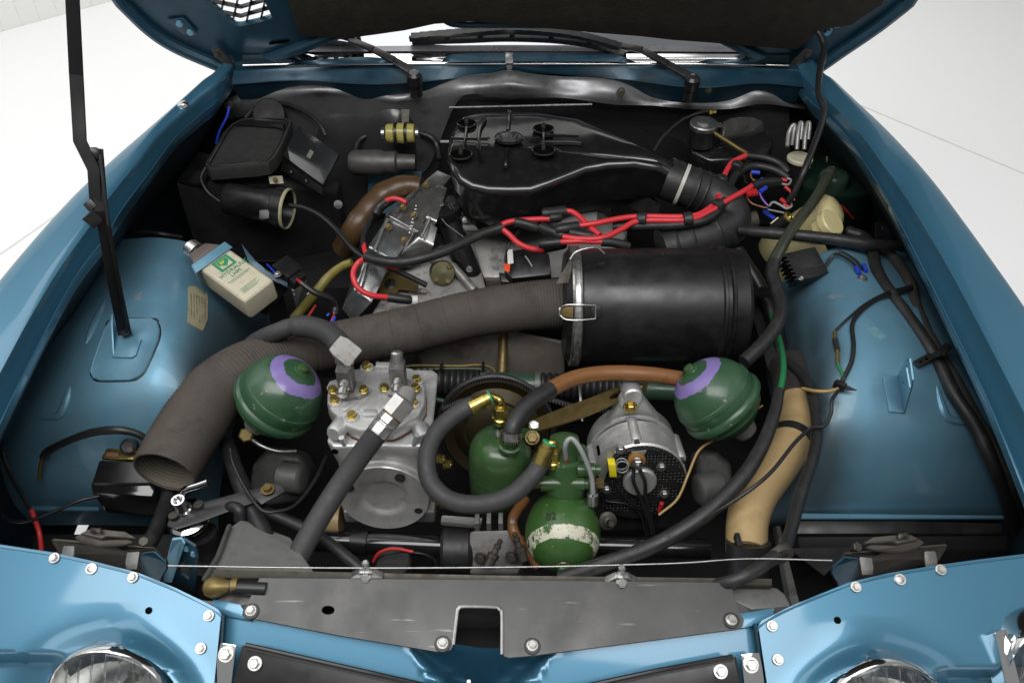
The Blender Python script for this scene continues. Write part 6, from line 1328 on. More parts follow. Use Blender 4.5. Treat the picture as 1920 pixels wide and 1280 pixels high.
tube('fuel_pipe', [(714, 250, .728), (690, 254, .72), (672, 266, .71), (665, 290, .69)], 6, m_cable, ff); tube('fuel_pipe', [(788, 250, .728), (808, 258, .72), (820, 275, .70), (824, 300, .68)], 6, m_cable, ff)
mk('stub', g_tube([P(826, 266, .75), P(842, 266, .75)], .004, 8), m_bolt, ff)
# ================================================================== ignition leads
def lead(label, l, r_=5.2, boots=(), m=m_red):
    t = thing('ignition_lead', label, 'ignition lead', 'red ignition leads'); p = pts(l); mk('lead', g_tube(catmull(p, 7), r_ * mpp(p[0]), 12), m, t)
    for bl in boots: q = pts(bl[0]); mk('boot', g_tube(catmull(q, 4), [bl[1] * mpp(q[0])] * (len(catmull(q, 4)) - 1) + [bl[1] * .8 * mpp(q[0])], 12), m_rubber, t)
    return t
lead('red lead looping from sleeve end to the lowest spark plug boot', [(692, 484, .70), (675, 490, .69), (664, 505, .68), (663, 522, .67), (672, 540, .655), (695, 553, .64), (732, 558, .625)], 5.5, [([(728, 557, .626), (748, 560, .622), (772, 563, .615)], 9)])
mk('plug_cap', g_lathe(P(774, 563, .613), V((.95, .1, -.1)), [(-.004, .010), (.010, .011), (.012, .006)], 14), m_white, tag=('white spark plug insulator at the end of the black boot', 'spark plug')) 
lead('short red lead entering the sleeve from above beside cam covers', [(682, 458, .70), (684, 470, .70), (692, 482, .70), (700, 487, .70)], 4.5, [([(680, 462, .70), (682, 440, .70), (695, 410, .70), (712, 385, .70)], 5)])
lead('short red lead curving over the old brown hose', [(722, 377, .735), (735, 372, .737), (750, 374, .735), (762, 380, .73)], 4.5, [([(724, 377, .735), (710, 388, .725), (704, 402, .715)], 7)])
lead('dark red lead passing under the black sleeve', [(696, 488, .69), (720, 496, .685), (745, 503, .68)], 5)
lead('upper straight red lead leaving the sleeve toward the centre boots', [(936, 424, .72), (955, 416, .725), (990, 412, .728), (1034, 410, .728)], 5.4, [([(965, 416, .73), (985, 420, .728), (1010, 428, .72)], 9), ([(1030, 409, .73), (1052, 407, .73)], 10)])
lead('red lead dropping from the sleeve toward the clip on the filter', [(940, 428, .72), (955, 440, .71), (972, 456, .70), (995, 466, .69), (1022, 469, .685)], 5.4, [([(1018, 469, .686), (1040, 464, .685), (1060, 460, .68)], 7)])
lead('red lead arching down from the upper central boot', [(1056, 396, .735), (1072, 397, .735), (1088, 408, .73), (1105, 425, .725), (1125, 441, .72)], 5.4, [([(1060, 396, .735), (1038, 399, .735), (1016, 401, .735)], 11), ([(1014, 426, .72), (1040, 436, .718), (1058, 443, .715)], 10)])
lead('long red lead in the taped bundle, upper strand', [(1080, 424, .73), (1120, 418, .735), (1160, 410, .738), (1200, 406, .74), (1290, 406, .745), (1325, 394, .75), (1348, 372, .755)], 5.4, [([(1084, 424, .73), (1060, 428, .73), (1042, 432, .725)], 10), ([(1068, 436, .722), (1090, 440, .72), (1112, 443, .718)], 9)])
lead('long red lead in the taped bundle, lower strand', [(1056, 444, .72), (1090, 448, .722), (1130, 446, .725), (1165, 430, .73), (1200, 414, .738), (1290, 412, .743), (1332, 396, .75), (1360, 378, .755), (1392, 360, .758), (1416, 345, .76)], 5.6, [([(1410, 349, .76), (1432, 343, .76), (1465, 341, .755)], 9)])
lead('lowest red lead ending in black boots above the canister clamp', [(1046, 454, .715), (1085, 452, .718), (1110, 453, .718), (1132, 453, .718)], 5.2, [([(1050, 454, .716), (1030, 456, .714), (1010, 458, .71)], 9), ([(1128, 453, .718), (1150, 455, .715), (1180, 462, .705)], 9)])
lead('red lead bending up from the bundle tape beside the elbow', [(1346, 370, .756), (1354, 350, .762), (1358, 330, .768), (1372, 306, .775), (1396, 293, .778), (1404, 292, .778)], 5.4, [([(1400, 292, .778), (1432, 296, .775), (1460, 306, .77), (1478, 324, .76)], 7)])
tube('sleeve', [(686, 481, .70), (710, 488, .70), (750, 492, .70), (800, 482, .705), (850, 464, .71), (900, 440, .715), (942, 426, .72)], [10, 10, 10, 10, 10, 9, 9], m_rubber, tag=('long black sleeve carrying ignition leads over the cam covers', 'cable sleeve'), n=14)
tube('loom', [(1150, 425, .715), (1200, 424, .725), (1290, 420, .733), (1336, 404, .742), (1362, 368, .75), (1378, 330, .758), (1410, 312, .762), (1450, 318, .76), (1478, 334, .75)], 8, m_rubber, tag=('black ribbed loom under the red leads', 'wiring loom'), n=12)
for x, y, z, dx, dy in ((1204, 411, .738, 1, -.05), (1290, 411, .743, 1, -.15), (1345, 386, .752, .8, -.6), (1352, 340, .765, .25, -1), (1380, 314, .77, .5, -.8)):
    p = P(x, y, z); d = (P(x + dx * 10, y + dy * 10, z + .002) - p).normalized()
    mk('tape_wrap', g_tube([p - d * .010, p - d * .008, p + d * .008, p + d * .010], [.013, .0155, .0155, .013], 14), m_rubber, tag=('wrap of black tape round the red leads, ' + {1204: 'left end of the straight run', 1290: 'between canister and elbow', 1345: 'at the fork of the leads', 1352: 'halfway up the bend', 1380: 'top of the bend'}[x], 'tape', 'tape wraps'), bevel=0)
# ================================================================== coil bracket left of canister
cl = thing('pickup_box', 'black ignition pickup with red and white tags beside the canister', 'ignition pickup')
mk('box', g_prism(pts([(950, 470, .66), (1010, 462, .66), (1030, 475, .66), (1035, 515, .63), (960, 522, .63), (945, 505, .64)]), V((0, .02, -.06))), m_satin, cl, bevel=.006)
mk('foot', g_prism(pts([(935, 510, .62), (1000, 518, .62), (1005, 532, .61), (940, 528, .61)]), V((0, .01, -.02))), m_black, cl, bevel=.003)
mk('white_tag', g_prism(pts([(951, 468, .675), (961, 467, .675), (963, 492, .665), (952, 494, .665)]), V((0, -.003, .0))), m_white, cl, bevel=.0005)
mk('orange_tag', g_prism(pts([(945, 494, .666), (957, 495, .666), (955, 508, .66), (946, 506, .66)]), V((0, -.004, .0))), m_orange, cl, bevel=.0005)
tube('lead', [(975, 430, .70), (960, 450, .69), (950, 470, .675), (948, 490, .665), (954, 500, .66)], 2.4, m_cable, cl); tube('lead', [(985, 480, .668), (992, 490, .666), (998, 500, .66)], 1.4, m_grw, cl, n=6)
# ================================================================== right rear: expansion tank, reservoir, washer bottle
et = thing('expansion_tank', 'black expansion tank with a metal pressure cap near the bulkhead', 'expansion tank')
mk('tank', g_prism(pts([(1290, 268, .75), (1340, 255, .76), (1440, 240, .78), (1452, 262, .77), (1448, 290, .74), (1400, 300, .735), (1330, 300, .735), (1296, 285, .74)]), V((0, .01, -.08))), m_blackgl, et, bevel=.014, bseg=3)
mk('bulge', g_prism(pts([(1352, 228, .80), (1370, 218, .81), (1410, 216, .81), (1436, 226, .80), (1438, 250, .77), (1350, 262, .77)]), V((0, .02, -.04))), mat('shiny black tank', (.05, .048, .046), .15, .4, var=.4, vs=14, dirt=(.16, .14, .12), damt=.6, ds=18, bump=.1, bs=22), et, bevel=.012, bseg=3)
cp = P(1319, 236, .80); mk('neck', g_lathe(cp, Z, [(-.05, .030), (-.01, .030), (-.006, .026), (0, .026)], 28), m_black, et)
mk('pressure_cap', g_lathe(cp, V((0, -.08, 1)), [(-.004, .033), (.006, .034), (.009, .032), (.010, .020), (.015, .018), (.016, .008), (.014, .0)], 36), m_steel, et, sharp=30)
mk('cap_ear', g_prism([cp + V(q) for q in ((.026, -.014, .002), (.044, -.012, .0), (.044, .008, .0), (.026, .012, .002))], Z * .004), m_steel, et, bevel=.001)
tube('overflow_pipe', [(1340, 250, .79), (1365, 266, .78), (1390, 282, .77), (1412, 294, .765)], 4, m_brassold, et)
rs = thing('fluid_reservoir', 'dark green fluid reservoir drum with ivory cap under the fender', 'reservoir')
rc = P(1568, 326, .70); rr_ = .105
mk('drum', g_lathe(rc, Z, [(-.22, rr_), (-.012, rr_), (-.006, rr_ * 1.02), (.0, rr_ * 1.0), (.004, rr_ * .93), (.010, rr_ * .6), (.010, 0)], 56), m_grdk, rs, sharp=40)
q = P(1499, 300, .755); mk('cap_neck', g_lathe(q, Z, [(-.06, .024), (-.002, .024)], 24), m_black, rs); mk('ivory_cap', g_lathe(q, V((0, -.05, 1)), [(-.004, .026), (0, .030), (.006, .030), (.009, .026), (.008, .010), (.008, 0)], 32), m_lid, rs)
q = P(1566, 326, .735); mk('filler_dome', g_lathe(q, Z, [(-.045, .036), (-.01, .036), (.0, .032), (.004, .026), (.004, 0)], 32), m_grgrey, rs)
tg = P(1528, 306, .72)
text('LHM', P(1519, 317, .7115), V((.30, .9, 0)), V((-.9, .30, 0)), .034, m_inkgold, rs)
text('CLARIFIED', P(1552, 304, .7115), V((.30, .9, 0)), V((-.9, .30, 0)), .007, m_inkgold, rs)
for i, x in enumerate((1484, 1498, 1512)):
    tube('return_pipe', [(x - 8, 275, .79), (x - 5, 250, .81), (x + 2, 236, .825), (x + 6, 236, .825), (x + 4, 250, .81), (x + 1, 272, .785)] if i == 0 else [(x - 4, 280, .785), (x - 2, 255, .81), (x + 2, 232, .83), (x + 6, 234, .828), (x + 3, 262, .80)], 4, m_castdk, rs)
wb = thing('washer_bottle', 'yellowed cream washer bottle under the black hose', 'bottle')
a, b = P(1470, 455, .60), P(1550, 400, .70)
d = (b - a).normalized(); s = d.cross(V((0, -.5, .85))).normalized(); n = s.cross(d)
if n.z < 0: n = -n
def wsec(c, w_, h_): return [c + s * (w_ * math.cos(t)) * 1.0 * (abs(math.cos(t)) ** -.0) + n * (h_ * math.sin(t)) for t in [2 * math.pi * k / 24 for k in range(24)]]
L0 = (b - a).length
mk('body', g_stack([wsec(a - d * .05, .036, .030), wsec(a - d * .03, .045, .038), wsec(a, .048, .042), wsec(a + d * L0 * .6, .046, .041), wsec(b - d * .0, .044, .039), wsec(b + d * .018, .040, .034), wsec(b + d * .028, .026, .020), wsec(b + d * .031, .004, .004)]), m_cream, wb, sharp=60)
q = P(1558, 418, .745); mk('screw_cap', g_lathe(q, V((.45, -.35, .8)), [(-.03, .026), (-.012, .026), (-.010, .031), (.004, .031), (.007, .028), (.007, .0)], 32), m_cream, wb)
mk('lower_body', g_prism(pts([(1475, 450, .64), (1550, 455, .66), (1560, 475, .64), (1540, 500, .61), (1470, 490, .60)]), V((0, .02, -.08))), m_cream, wb, bevel=.012, bseg=3)
cn_ = thing('condenser', 'little yellow-topped condenser with a blue spade wire beside washer bottle', 'condenser')
a, b = P(1448, 432, .69), P(1478, 408, .725); b = P(1480, 408, .752); a = P(1452, 430, .715); mk('can', g_tube([a, b], .0135, 20), m_black, cn_); mk('end', g_lathe(b, b - a, [(-.002, .0145), (.002, .0145), (.003, .010), (.001, .009), (.003, .006), (.006, .003)], 24), m_brass, cn_)
mk('blue_spade', g_tube(pts([(1432, 396, .715), (1452, 410, .71)]), .005, 8), m_bluew, cn_); mk('clip', g_prism(pts([(1444, 420, .705), (1458, 408, .715), (1462, 414, .712), (1448, 426, .70)]), Z * .003), m_lid, cn_, bevel=.001)
# connectors cluster
wr = [('blue crimp terminal above the red clip', [(1408, 323, .765), (1424, 324, .765)], 4.5, m_bluew), ('blue crimp terminal beside the lead fork', [(1428, 336, .762), (1434, 348, .758)], 4.5, m_bluew), ('blue crimp terminal under the red clip', [(1402, 364, .75), (1420, 363, .75)], 4.2, m_bluew), ('blue crimp terminal right of the red clip', [(1424, 360, .755), (1436, 352, .757)], 4.5, m_bluew),
      ('red crimp terminal at the loom end', [(1464, 337, .76), (1476, 339, .76)], 4.2, m_redw), ('red crimp terminal below the loom end', [(1472, 350, .755), (1481, 358, .75)], 3.8, m_redw), ('upper red crimp on the grey wire loop', [(1464, 374, .75), (1476, 382, .748)], 4.6, m_redw), ('lower red crimp on the grey wire loop', [(1468, 384, .745), (1480, 389, .742)], 4.2, m_redw)]
for lb, l, r_, m in wr: tube('crimp_terminal', l, r_, m, tag=(lb, 'terminal'), n=10)
mk('red_clip', g_prism(pts([(1398, 356, .76), (1418, 353, .76), (1422, 361, .757), (1402, 364, .757)]), V((0, 0, -.008))), m_redw, tag=('flat red plastic clip among the coil wires', 'clip'), bevel=.001)
for lb, l, r_, m in (('brown wire curving below the red clip', [(1398, 366, .745), (1408, 380, .74), (1425, 387, .735), (1440, 390, .735)], 1.7, m_brw), ('brown wire dropping from the upper blue crimp', [(1407, 325, .763), (1410, 335, .76), (1420, 341, .757)], 1.7, m_brw), ('violet wire under blue crimps', [(1424, 362, .752), (1430, 374, .748), (1440, 386, .742)], 1.7, m_purw), ('grey wire loop beside the red crimps', [(1442, 386, .745), (1450, 379, .748), (1462, 384, .746), (1475, 391, .743), (1484, 386, .744), (1481, 378, .746)], 2.2, m_grw), ('small grey wire loop at the loom end', [(1466, 345, .757), (1478, 346, .757), (1483, 338, .76), (1476, 334, .762)], 2., m_grw), ('red wire falling from the red crimp', [(1480, 358, .75), (1487, 370, .74), (1490, 376, .735)], 1.8, m_redw), ('grey wire to the condenser', [(1440, 393, .735), (1455, 396, .73), (1470, 399, .728)], 1.8, m_grw), ('red wire looping up under the right fender', [(1613, 415, .60), (1618, 395, .615), (1630, 378, .62), (1655, 370, .62)], 2.2, m_redw), ('low red wire beside the box with white figures', [(1615, 412, .595), (1635, 398, .60), (1660, 390, .60)], 1.6, m_redw), ('red wire end next to washer bottle', [(1560, 396, .70), (1575, 385, .69), (1590, 398, .67), (1600, 410, .65)], 2.0, m_redw)):
    tube('thin_wire', l, r_, m, tag=(lb, 'wire'), n=7)
# hoses
tube('breather_hose', [(1388, 432, .71), (1420, 435, .72), (1480, 440, .73), (1560, 448, .735), (1630, 458, .73), (1695, 461, .715)], [10, 11, 11, 11.5, 11, 9], m_rubber, tag=('straight black hose crossing over the cream washer bottle', 'hose'), n=16)
hh = thing('filler_hose', 'black and translucent hose from reservoir dome down past the washer bottle', 'hose')
p = catmull(pts([(1558, 320, .765), (1528, 374, .755), (1492, 420, .745), (1466, 462, .735), (1452, 490, .722), (1448, 515, .712), (1456, 540, .705), (1464, 575, .70), (1456, 610, .695), (1430, 645, .685), (1395, 678, .67)]), 7)
mk('upper_hose', g_tube(p[:30], 10.5 * mpp(p[10]), 16), mat('smoky hose', (.045, .05, .035), .25, var=.3, vs=10), hh); mk('lower_hose', g_tube(p[28:], 12.5 * mpp(p[40]), 18), m_rubber, hh)
d = (p[0] - p[2]).normalized(); mk('clip', g_tube([p[1] - d * .004, p[1] + d * .004], .0125, 20), m_steel, hh); mk('end_plug', g_lathe(p[0], d, [(-.004, .010), (.006, .009), (.012, .006)], 16), m_grw, hh)
tube('hood_cable', [(1528, 52, 1.0), (1540, 70, .985), (1545, 95, .965), (1537, 135, .945), (1535, 175, .92), (1545, 205, .90), (1538, 240, .875), (1512, 310, .83), (1495, 350, .79), (1478, 378, .755)], 6, m_cable, tag=('black cable hanging from the hood corner past the ivory cap', 'cable'), n=12)
tube('bundle_hose', [(1545, 480, .72) if 0 else (1590, 435, .70), (1620, 445, .70), (1635, 470, .705), (1645, 510, .712), (1672, 552, .712), (1700, 590, .705), (1735, 640, .695), (1765, 690, .68), (1790, 740, .665), (1830, 800, .64), (1862, 870, .60), (1885, 930, .54), (1900, 985, .46), (1905, 1030, .38)], 12, m_rubber, tag=('taped black harness lying on the arch, inner of two', 'wiring harness', 'taped harnesses'), n=14)
tube('bundle_hose', [(1655, 465, .69), (1680, 490, .69), (1705, 530, .695), (1715, 570, .695), (1735, 620, .69), (1760, 665, .68), (1785, 705, .67), (1815, 760, .645), (1855, 830, .62), (1885, 890, .58), (1905, 940, .52), (1918, 1000, .42), (1920, 1040, .35)], 12, mat('dusty tape harness', (.035, .033, .028), .7, var=.3, vs=14, dirt=(.07, .065, .055), damt=.6, ds=14), tag=('dusty taped harness lying on the arch nearest the fender', 'wiring harness', 'taped harnesses'), n=14)
zt_ = thing('rubber_strap', 'perforated black rubber strap tying the harness above the slotted bracket', 'strap')
sp_ = [on(BV[1], 1714, 686, .008), on(BV[1], 1738, 674, .012), P(1765, 662, .712), P(1778, 648, .71)]
for a, b in zip(sp_, sp_[1:]): mk('strap', g_box((a + b) / 2, (b - a).length / 2 + .002, .0075, .0025, (b - a).normalized(), Z.cross((b - a).normalized()).normalized(), ((b - a).normalized()).cross(Z.cross((b - a).normalized()).normalized())), m_rubber, zt_, bevel=.001)
for f in (.2, .6): q = sp_[0].lerp(sp_[1], f); mk('hole', g_lathe(q + V((0, -.002, .003)), V((0, -.4, .9)), [(0, .003), (.0008, .003)], 10), m_hole, zt_)
for l, r_, lb, m in (([on(BV[1], 1703, 548, .012), on(BV[1], 1670, 556, .006), on(BV[1], 1640, 566, .006), on(BV[1], 1612, 588, .005), on(BV[1], 1598, 612, .005), on(BV[1], 1600, 650, .005), on(BV[1], 1596, 680, .005), on(BV[1], 1584, 708, .006), on(BV[1], 1572, 735, .010)], .0042, 'black sheathed wire curving over the arch beside bullet connector', m_cable), ([on(BV[1], 1703, 546, .014), on(BV[1], 1660, 554, .008), on(BV[1], 1620, 574, .005), on(BV[1], 1590, 600, .004), on(BV[1], 1570, 622, .005)], .0024, 'thin black wire leading to the brass bullet connector', m_cable)):
    mk('arch_wire', g_tube(catmull(l, 6), r_, 9), m, tag=(lb, 'wire'))
bc = thing('bullet_connector', 'brass and black bullet connector on the arch wire', 'connector')
q = [on(BV[1], x, y, .006) for x, y in ((1568, 625), (1569, 640), (1573, 660), (1573, 685))]
mk('brass_end', g_tube(q[:2], .0035, 10), m_brassold, bc); mk('sleeve', g_tube(q[1:3], .0052, 10), m_rubber, bc); mk('brass_end', g_tube(q[2:], .0035, 10), m_brassold, bc)
mk('green_wire', g_tube(catmull([on(BV[1], 1573, 684, .006), on(BV[1], 1578, 700, .006), on(BV[1], 1583, 715, .008)], 5), .0028, 8), m_greenw, bc)
ct = thing('cable_tie', 'black plastic tie joining wires on the arch', 'cable tie')
q = on(BV[1], 1574, 726, .012); mk('tie', g_box(q, .011, .004, .007, V((.5, -.7, .2)).normalized(), V((.7, .5, .3)).normalized()), m_cable, ct, bevel=.0015); mk('tail', g_prism([q + V(a) for a in ((.004, -.004, .006), (.024, -.016, .002), (.006, -.014, .002))], V((0, 0, .002))), m_cable, ct)
tube('beige_wire', [(1572, 729, .70), (1555, 733, .69), (1530, 733, .68), (1505, 728, .66)], 3.4, m_beigew, tag=('beige wire from the tie to the tan hose', 'wire'), n=9)
tube('lower_wire', [(1572, 732, .70), (1560, 750, .70), (1558, 775, .69), (1545, 798, .68), (1520, 803, .68), (1490, 830, .69), (1450, 880, .69), (1410, 915, .68), (1350, 955, .65), (1290, 990, .60)], 3.6, m_cable, tag=('black wire from the tie across the tan hose', 'wire'), n=9)
th = thing('tan_hose', 'thick tan coolant hose with black clamp bands', 'hose')
p = catmull(pts([(1482, 690, .57), (1490, 730, .585), (1494, 775, .595), (1487, 820, .60), (1458, 870, .605), (1420, 925, .605), (1402, 975, .605), (1400, 1035, .60)]), 8)
hr = [37 + 1.5 * min(1, i / 30) for i in range(len(p))]
mk('hose', g_tube(p[8:], [h * mpp(q) for h, q in zip(hr[8:], p[8:])], 30), m_tan, th)
mk('upper_cuff', g_tube(p[:14], [(39) * mpp(q) for q in p[:14]], 30), mat('dark cuff', (.035, .032, .03), .5, var=.2), th)
def band(i, m, k=1.06, w_=.006): q = p[i]; d = (p[i + 1] - p[i - 1]).normalized(); mk('band', g_tube([q - d * w_, q + d * w_], 38 * mpp(q) * k, 30), m, th)
band(25, m_cable, 1.06, .009)
q = P(1403, 1045, .598); mk('clamp_cuff', g_tube([q + Z * .02 + Y * .015, q - Z * .04 - Y * .03], 41 * mpp(q), 30), m_cable, th)
mk('clamp_ear', g_box(P(1382, 1020, .62), .004, .012, .014), m_cable, th, bevel=.002)
tube('purge_hose', [(1478, 678, .62), (1505, 705, .635), (1522, 740, .65), (1532, 800, .66), (1524, 860, .67), (1508, 905, .68), (1492, 960, .69), (1480, 1005, .70), (1468, 1032, .715), (1440, 1052, .725), (1408, 1073, .735), (1370, 1090, .728), (1325, 1100, .700)], [9, 9, 10, 11, 11, 11, 12, 12, 13, 13, 13, 13, 13], m_rubber, tag=('black hose running beside the tan hose down to the aluminium sheet', 'hose'), n=16)
mk('hose_band', g_tube(pts([(1461, 1034, .716), (1467, 1044, .716)]), .0175, 16), m_steeldk, tag=('rusty wire clip on the hose above the aluminium sheet', 'clip'))
mk('blue_tag', g_prism(pts([(1372, 1078, .73), (1388, 1066, .73), (1392, 1074, .73), (1378, 1086, .73)]), V((0, 0, -.006))), m_bluew, tag=('small blue plastic tag beside the tan hose clamp', 'tag'), bevel=.001)
gw = thing('sleeved_green_cable', 'green cable entering a long thick black sleeve beside the tan hose', 'cable')
p = catmull(pts([(1445, 590, .60), (1458, 625, .63), (1468, 670, .66), (1468, 705, .675), (1461, 738, .68)]), 6); mk('green_cable', g_tube(p, 5 * mpp(p[0]), 12), m_greenw, gw)
p = catmull(pts([(1461, 732, .68), (1452, 775, .675), (1432, 830, .67), (1400, 885, .66), (1360, 930, .645), (1300, 980, .625), (1220, 1025, .60), (1130, 1058, .57), (1050, 1085, .54)]), 6); mk('sleeve', g_tube(p, [(10 + 5 * min(1, i / 20)) * mpp(q) for i, q in enumerate(p)], 18), m_rubber, gw)
# ignition amplifier
am = thing('finned_amplifier', 'square black finned amplifier box below the washer bottle', 'amplifier')
c0 = P(1508, 500, .70); u = (P(1548, 515, .69) - P(1520, 462, .72)); u.normalize(); v = (P(1465, 510, .70) - P(1520, 462, .72)); v = (v - u * v.dot(u)).normalized(); nn = u.cross(v); nn = nn if nn.z > 0 else -nn
mk('case', g_box(c0, .033, .036, .014, u, v, nn), m_satin, am, bevel=.002)
for k in range(7): mk('fin', g_box(c0 - nn * .002 + v * .036 + u * (-.028 + k * .0095), .002, .008, .016, u, v, nn), m_satin, am, bevel=.0005)
for k in range(4): mk('fin', g_box(c0 + nn * .014 + u * (.012 + k * .005), .0012, .034, .002, u, v, nn), m_satin, am)
bolt(c0 + u * .03 + v * .03 + nn * .014, nn, .004, m_steel, am, 'screw', 1.2); bolt(c0 + v * .046 - u * .02, v, .004, m_bolt, am, 'screw', 1.0)
for k in (0, 1): mk('lead', g_tube(catmull([c0 + u * .03 - v * .02, on(BV[1], 1565 + k * 5, 486 - k * 3, .012), on(BV[1], 1592 + k * 6, 497 - k * 4, .010), on(BV[1], 1608 + k * 8, 512 - k * 3, .006)], 6), .0026, 8), m_cable, am)
for x, y in ((1607, 513), (1619, 508)): mk('blue_crimp', g_tube([on(BV[1], x - 4, y - 6, .007), on(BV[1], x + 3, y + 4, .005)], .0045, 8), m_bluew, am)
bx_ = thing('fuse_box', 'dark box with white figures under the right fender', 'box')
mk('case', g_prism(pts([(1640, 415, .61), (1690, 418, .61), (1700, 450, .58), (1640, 452, .58)]), V((0, .03, -.05))), m_satin, bx_, bevel=.004)
text('960', P(1652, 432, .603), X, V((0, .6, .8)), .014, m_inkgrey, bx_)
tube('ribbed_hose', [(1590, 432, .68), (1610, 440, .685), (1630, 452, .69), (1640, 470, .70)], 9, m_rubber, tag=('short black hose bend behind washer bottle cap', 'hose'), n=12)
tube('strut_bar', [(1380, 470, .66), (1420, 530, .62), (1450, 600, .58), (1470, 690, .53)], 14, m_black, tag=('black sloping brace beside the air filter canister', 'brace'), n=10)
tube('bulkhead_hose', [(1225, 285, .76), (1245, 255, .78), (1280, 225, .80), (1320, 210, .81), (1340, 212, .80)], 3.5, m_cable, tag=('thin black hose rising to brass union behind pressure cap', 'hose'), n=9)
mk('brass_union', g_lathe(P(1328, 211, .808), V((1, 0, .1)), [(0, .006), (.002, .010), (.008, .010), (.010, .006), (.018, .007), (.02, .004)], 8), m_brass, tag=('tiny brass union behind the pressure cap', 'union'))
# ================================================================== near-left corner
fb = thing('regulator_box', 'black box with a plated perforated top beside the duct mouth', 'regulator box')
mk('case', g_prism(pts([(170, 908, .545), (182, 876, .56), (280, 880, .56), (290, 915, .545), (285, 930, .54), (172, 924, .54)]), V((0, .01, -.07))), m_blackgl, fb, bevel=.005)
mk('lid', g_prism(pts([(172, 905, .555), (186, 862, .575), (285, 866, .575), (292, 905, .555)]), V((0, 0, -.014))), m_satin, fb, bevel=.003)
mk('plated_top', g_prism(pts([(190, 858, .578), (200, 840, .585), (270, 843, .585), (285, 862, .578)]), V((0, 0, -.006))), m_brass, fb, bevel=.001)
for x in (198, 232): mk('window', g_prism(pts([(x, 856, .5795), (x + 3, 848, .582), (x + 24, 849, .582), (x + 24, 857, .5795)]), Z * .0008), m_gasket, fb)
mk('knob', g_lathe(P(245, 838, .588), V((0, -.6, .8)), [(0, .016), (.010, .015), (.014, .010)], 20), m_rubber, fb); bolt(P(246, 843, .598), V((0, -.6, .8)), .006, m_steeldk, fb, 'screw', 0)
tube('taped_cable', [(80, 856, .565), (90, 845, .58), (130, 825, .615), (175, 810, .64), (220, 806, .65), (255, 812, .64), (280, 828, .62)], [6, 7, 7, 8, 8, 7, 6], m_cable, tag=('black taped cable arching over the arch to the plated box', 'cable'), n=12)
tube('taped_cable', [(82, 852, .565), (77, 872, .545), (74, 898, .52)], 4, m_brassold, tag=('short brown-taped end hanging at the arch corner', 'cable'), n=10)
tube('earth_cable', [(5, 850, .60), (20, 890, .58), (45, 935, .57), (60, 960, .565)], 4, m_cable, tag=('black cable falling along the fender edge to the red joint', 'cable'), n=9)
tube('red_joint', [(59, 956, .567), (66, 975, .56), (74, 1000, .55), (78, 1030, .53)], 4.5, m_redw, tag=('red wire joint near the fender and latch', 'wire'), n=9)
tube('cross_wire', [(0, 965, .56), (25, 977, .56), (60, 974, .565), (110, 955, .57), (150, 938, .575), (185, 930, .57)], 3.5, m_cable, tag=('thin black wire running to the plated black box', 'wire'), n=9)
tube('corner_hose', [(318, 925, .52), (305, 965, .53), (290, 1000, .54), (268, 1035, .55)], 15, m_rubber, tag=('black hose between plated box and vacuum valve', 'hose'), n=16)
vv = thing('vacuum_valve', 'chrome disc vacuum valve with bent tube on a black arm', 'valve')
vc = P(352, 968, .57); va = V((-.02, -.12, 1)).normalized(); r_ = 41 * mpp(vc)
mk('disc', g_lathe(vc, va, [(-.016, r_ * .55), (-.012, r_ * .92), (-.008, r_), (-.005, r_), (.0, r_ * .97), (.004, r_ * .7), (.005, .012), (.008, .0)], 48), m_chrome, vv, sharp=40)
mk('spout', g_lathe(P(344, 955, .582), va, [(-.008, .0145), (.004, .0145), (.006, .012), (.028, .0105), (.03, .0105), (.03, .008), (.02, .0075)], 24), m_chrome, vv, sharp=40)
mk('bent_tube', g_tube(catmull(pts([(341, 930, .60), (342, 922, .612), (350, 916, .62), (370, 910, .626), (390, 903, .632)]), 6), .0055, 14), m_chrome, vv)
mk('lower_body', g_lathe(P(372, 990, .545), V((.15, -.1, -1)), [(0, .016), (.012, .016), (.014, .026), (.055, .026), (.058, .02)], 24), m_black, vv); mk('collar', g_lathe(P(366, 985, .553), V((.1, -.1, -1)), [(0, .012), (.014, .012)], 18), m_brass, vv)
mk('arm', g_prism(pts([(313, 985, .580), (318, 970, .582), (345, 950, .584), (440, 925, .59), (520, 905, .595), (525, 925, .59), (450, 950, .585), (370, 980, .58), (330, 992, .578)]), V((0, 0, -.003))), m_satin, vv, bevel=.001)
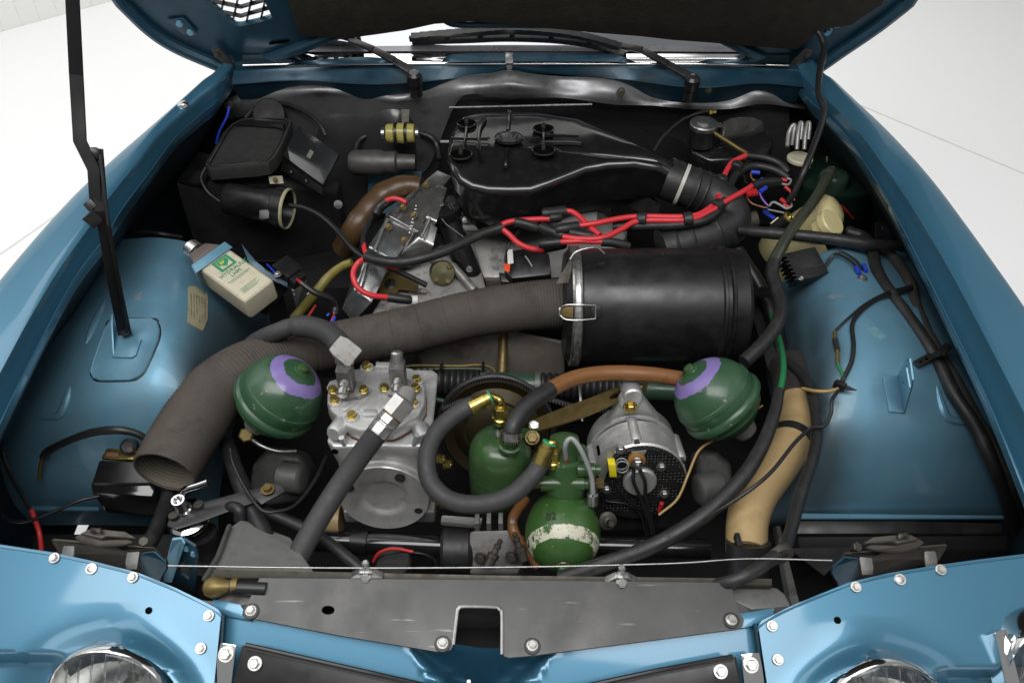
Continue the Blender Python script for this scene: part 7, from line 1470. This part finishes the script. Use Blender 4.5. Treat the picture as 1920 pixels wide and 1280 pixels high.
for q in ((372, 946, .587), (325, 966, .585)): mk('slot_screw', g_lathe(P(*q), Z, [(-.001, .0085), (.002, .008), (.0025, .005)], 18), m_steeldk, vv)
mk('arm_plate', g_prism(pts([(475, 930, .60), (520, 900, .605), (535, 920, .60), (490, 945, .595)]), V((0, 0, -.003))), m_satin, vv, bevel=.001); bolt(P(502, 917, .603), Z, .008, m_brassold, vv, 'bolt', 1.5)
tube('coolant_pipe', [(425, 830, .54), (445, 890, .56), (470, 950, .565), (495, 1000, .565), (515, 1060, .56)], 16, m_rubber, tag=('black hose falling from behind the duct past the vacuum valve', 'hose'), n=16)
tube('thin_cable', [(432, 842, .62), (438, 870, .62), (460, 915, .61), (490, 955, .60), (520, 958, .595), (555, 945, .585), (590, 900, .57), (612, 855, .56)], 3.2, m_cable, tag=('thin black cable looping between casting and compressor', 'cable'), n=9)
tube('side_hose', [(495, 958, .56), (560, 985, .55), (620, 1020, .54), (680, 1070, .53)], 11, m_rubber, tag=('black hose slanting below the compressor to the radiator', 'hose'), n=14)
tube('steel_pipe', [(468, 820, .57), (490, 835, .565), (520, 845, .555), (555, 845, .545)], 4, m_steel, tag=('thin steel pipe from the violet-ringed sphere to grey casting', 'pipe'), n=9)
mk('sphere_valve', g_lathe(P(462, 815, .575), V((.2, -.6, .6)), [(-.02, .014), (.006, .014), (.008, .011), (.012, .011)], 6), m_brassold, tag=('brass valve below the sphere beside the duct', 'valve'))
tube('stub_hose', [(415, 960, .56), (430, 950, .58), (448, 955, .585), (450, 975, .57)], 11, m_rubber, tag=('short bent black hose stub above the radiator cowl', 'hose'), n=14)
tube('small_brass_pipe', [(1430, 760, .58), (1410, 775, .57), (1395, 800, .55)], 3, m_brassold, tag=('thin brass pipe behind the sphere near tan hose', 'pipe'), n=8)
tube('amber_wire', [(1340, 823, .56), (1310, 845, .54), (1290, 890, .52), (1270, 935, .49), (1235, 965, .47)], 2.6, m_beigew, tag=('thin amber wire hanging beside the alternator', 'wire'), n=8)
mk('amber_hose', g_tube(pts([(596, 975, .42), (640, 975, .42)]), .03, 20), m_tan, tag=('amber hose glimpsed under the compressor', 'hose'))
finalize()
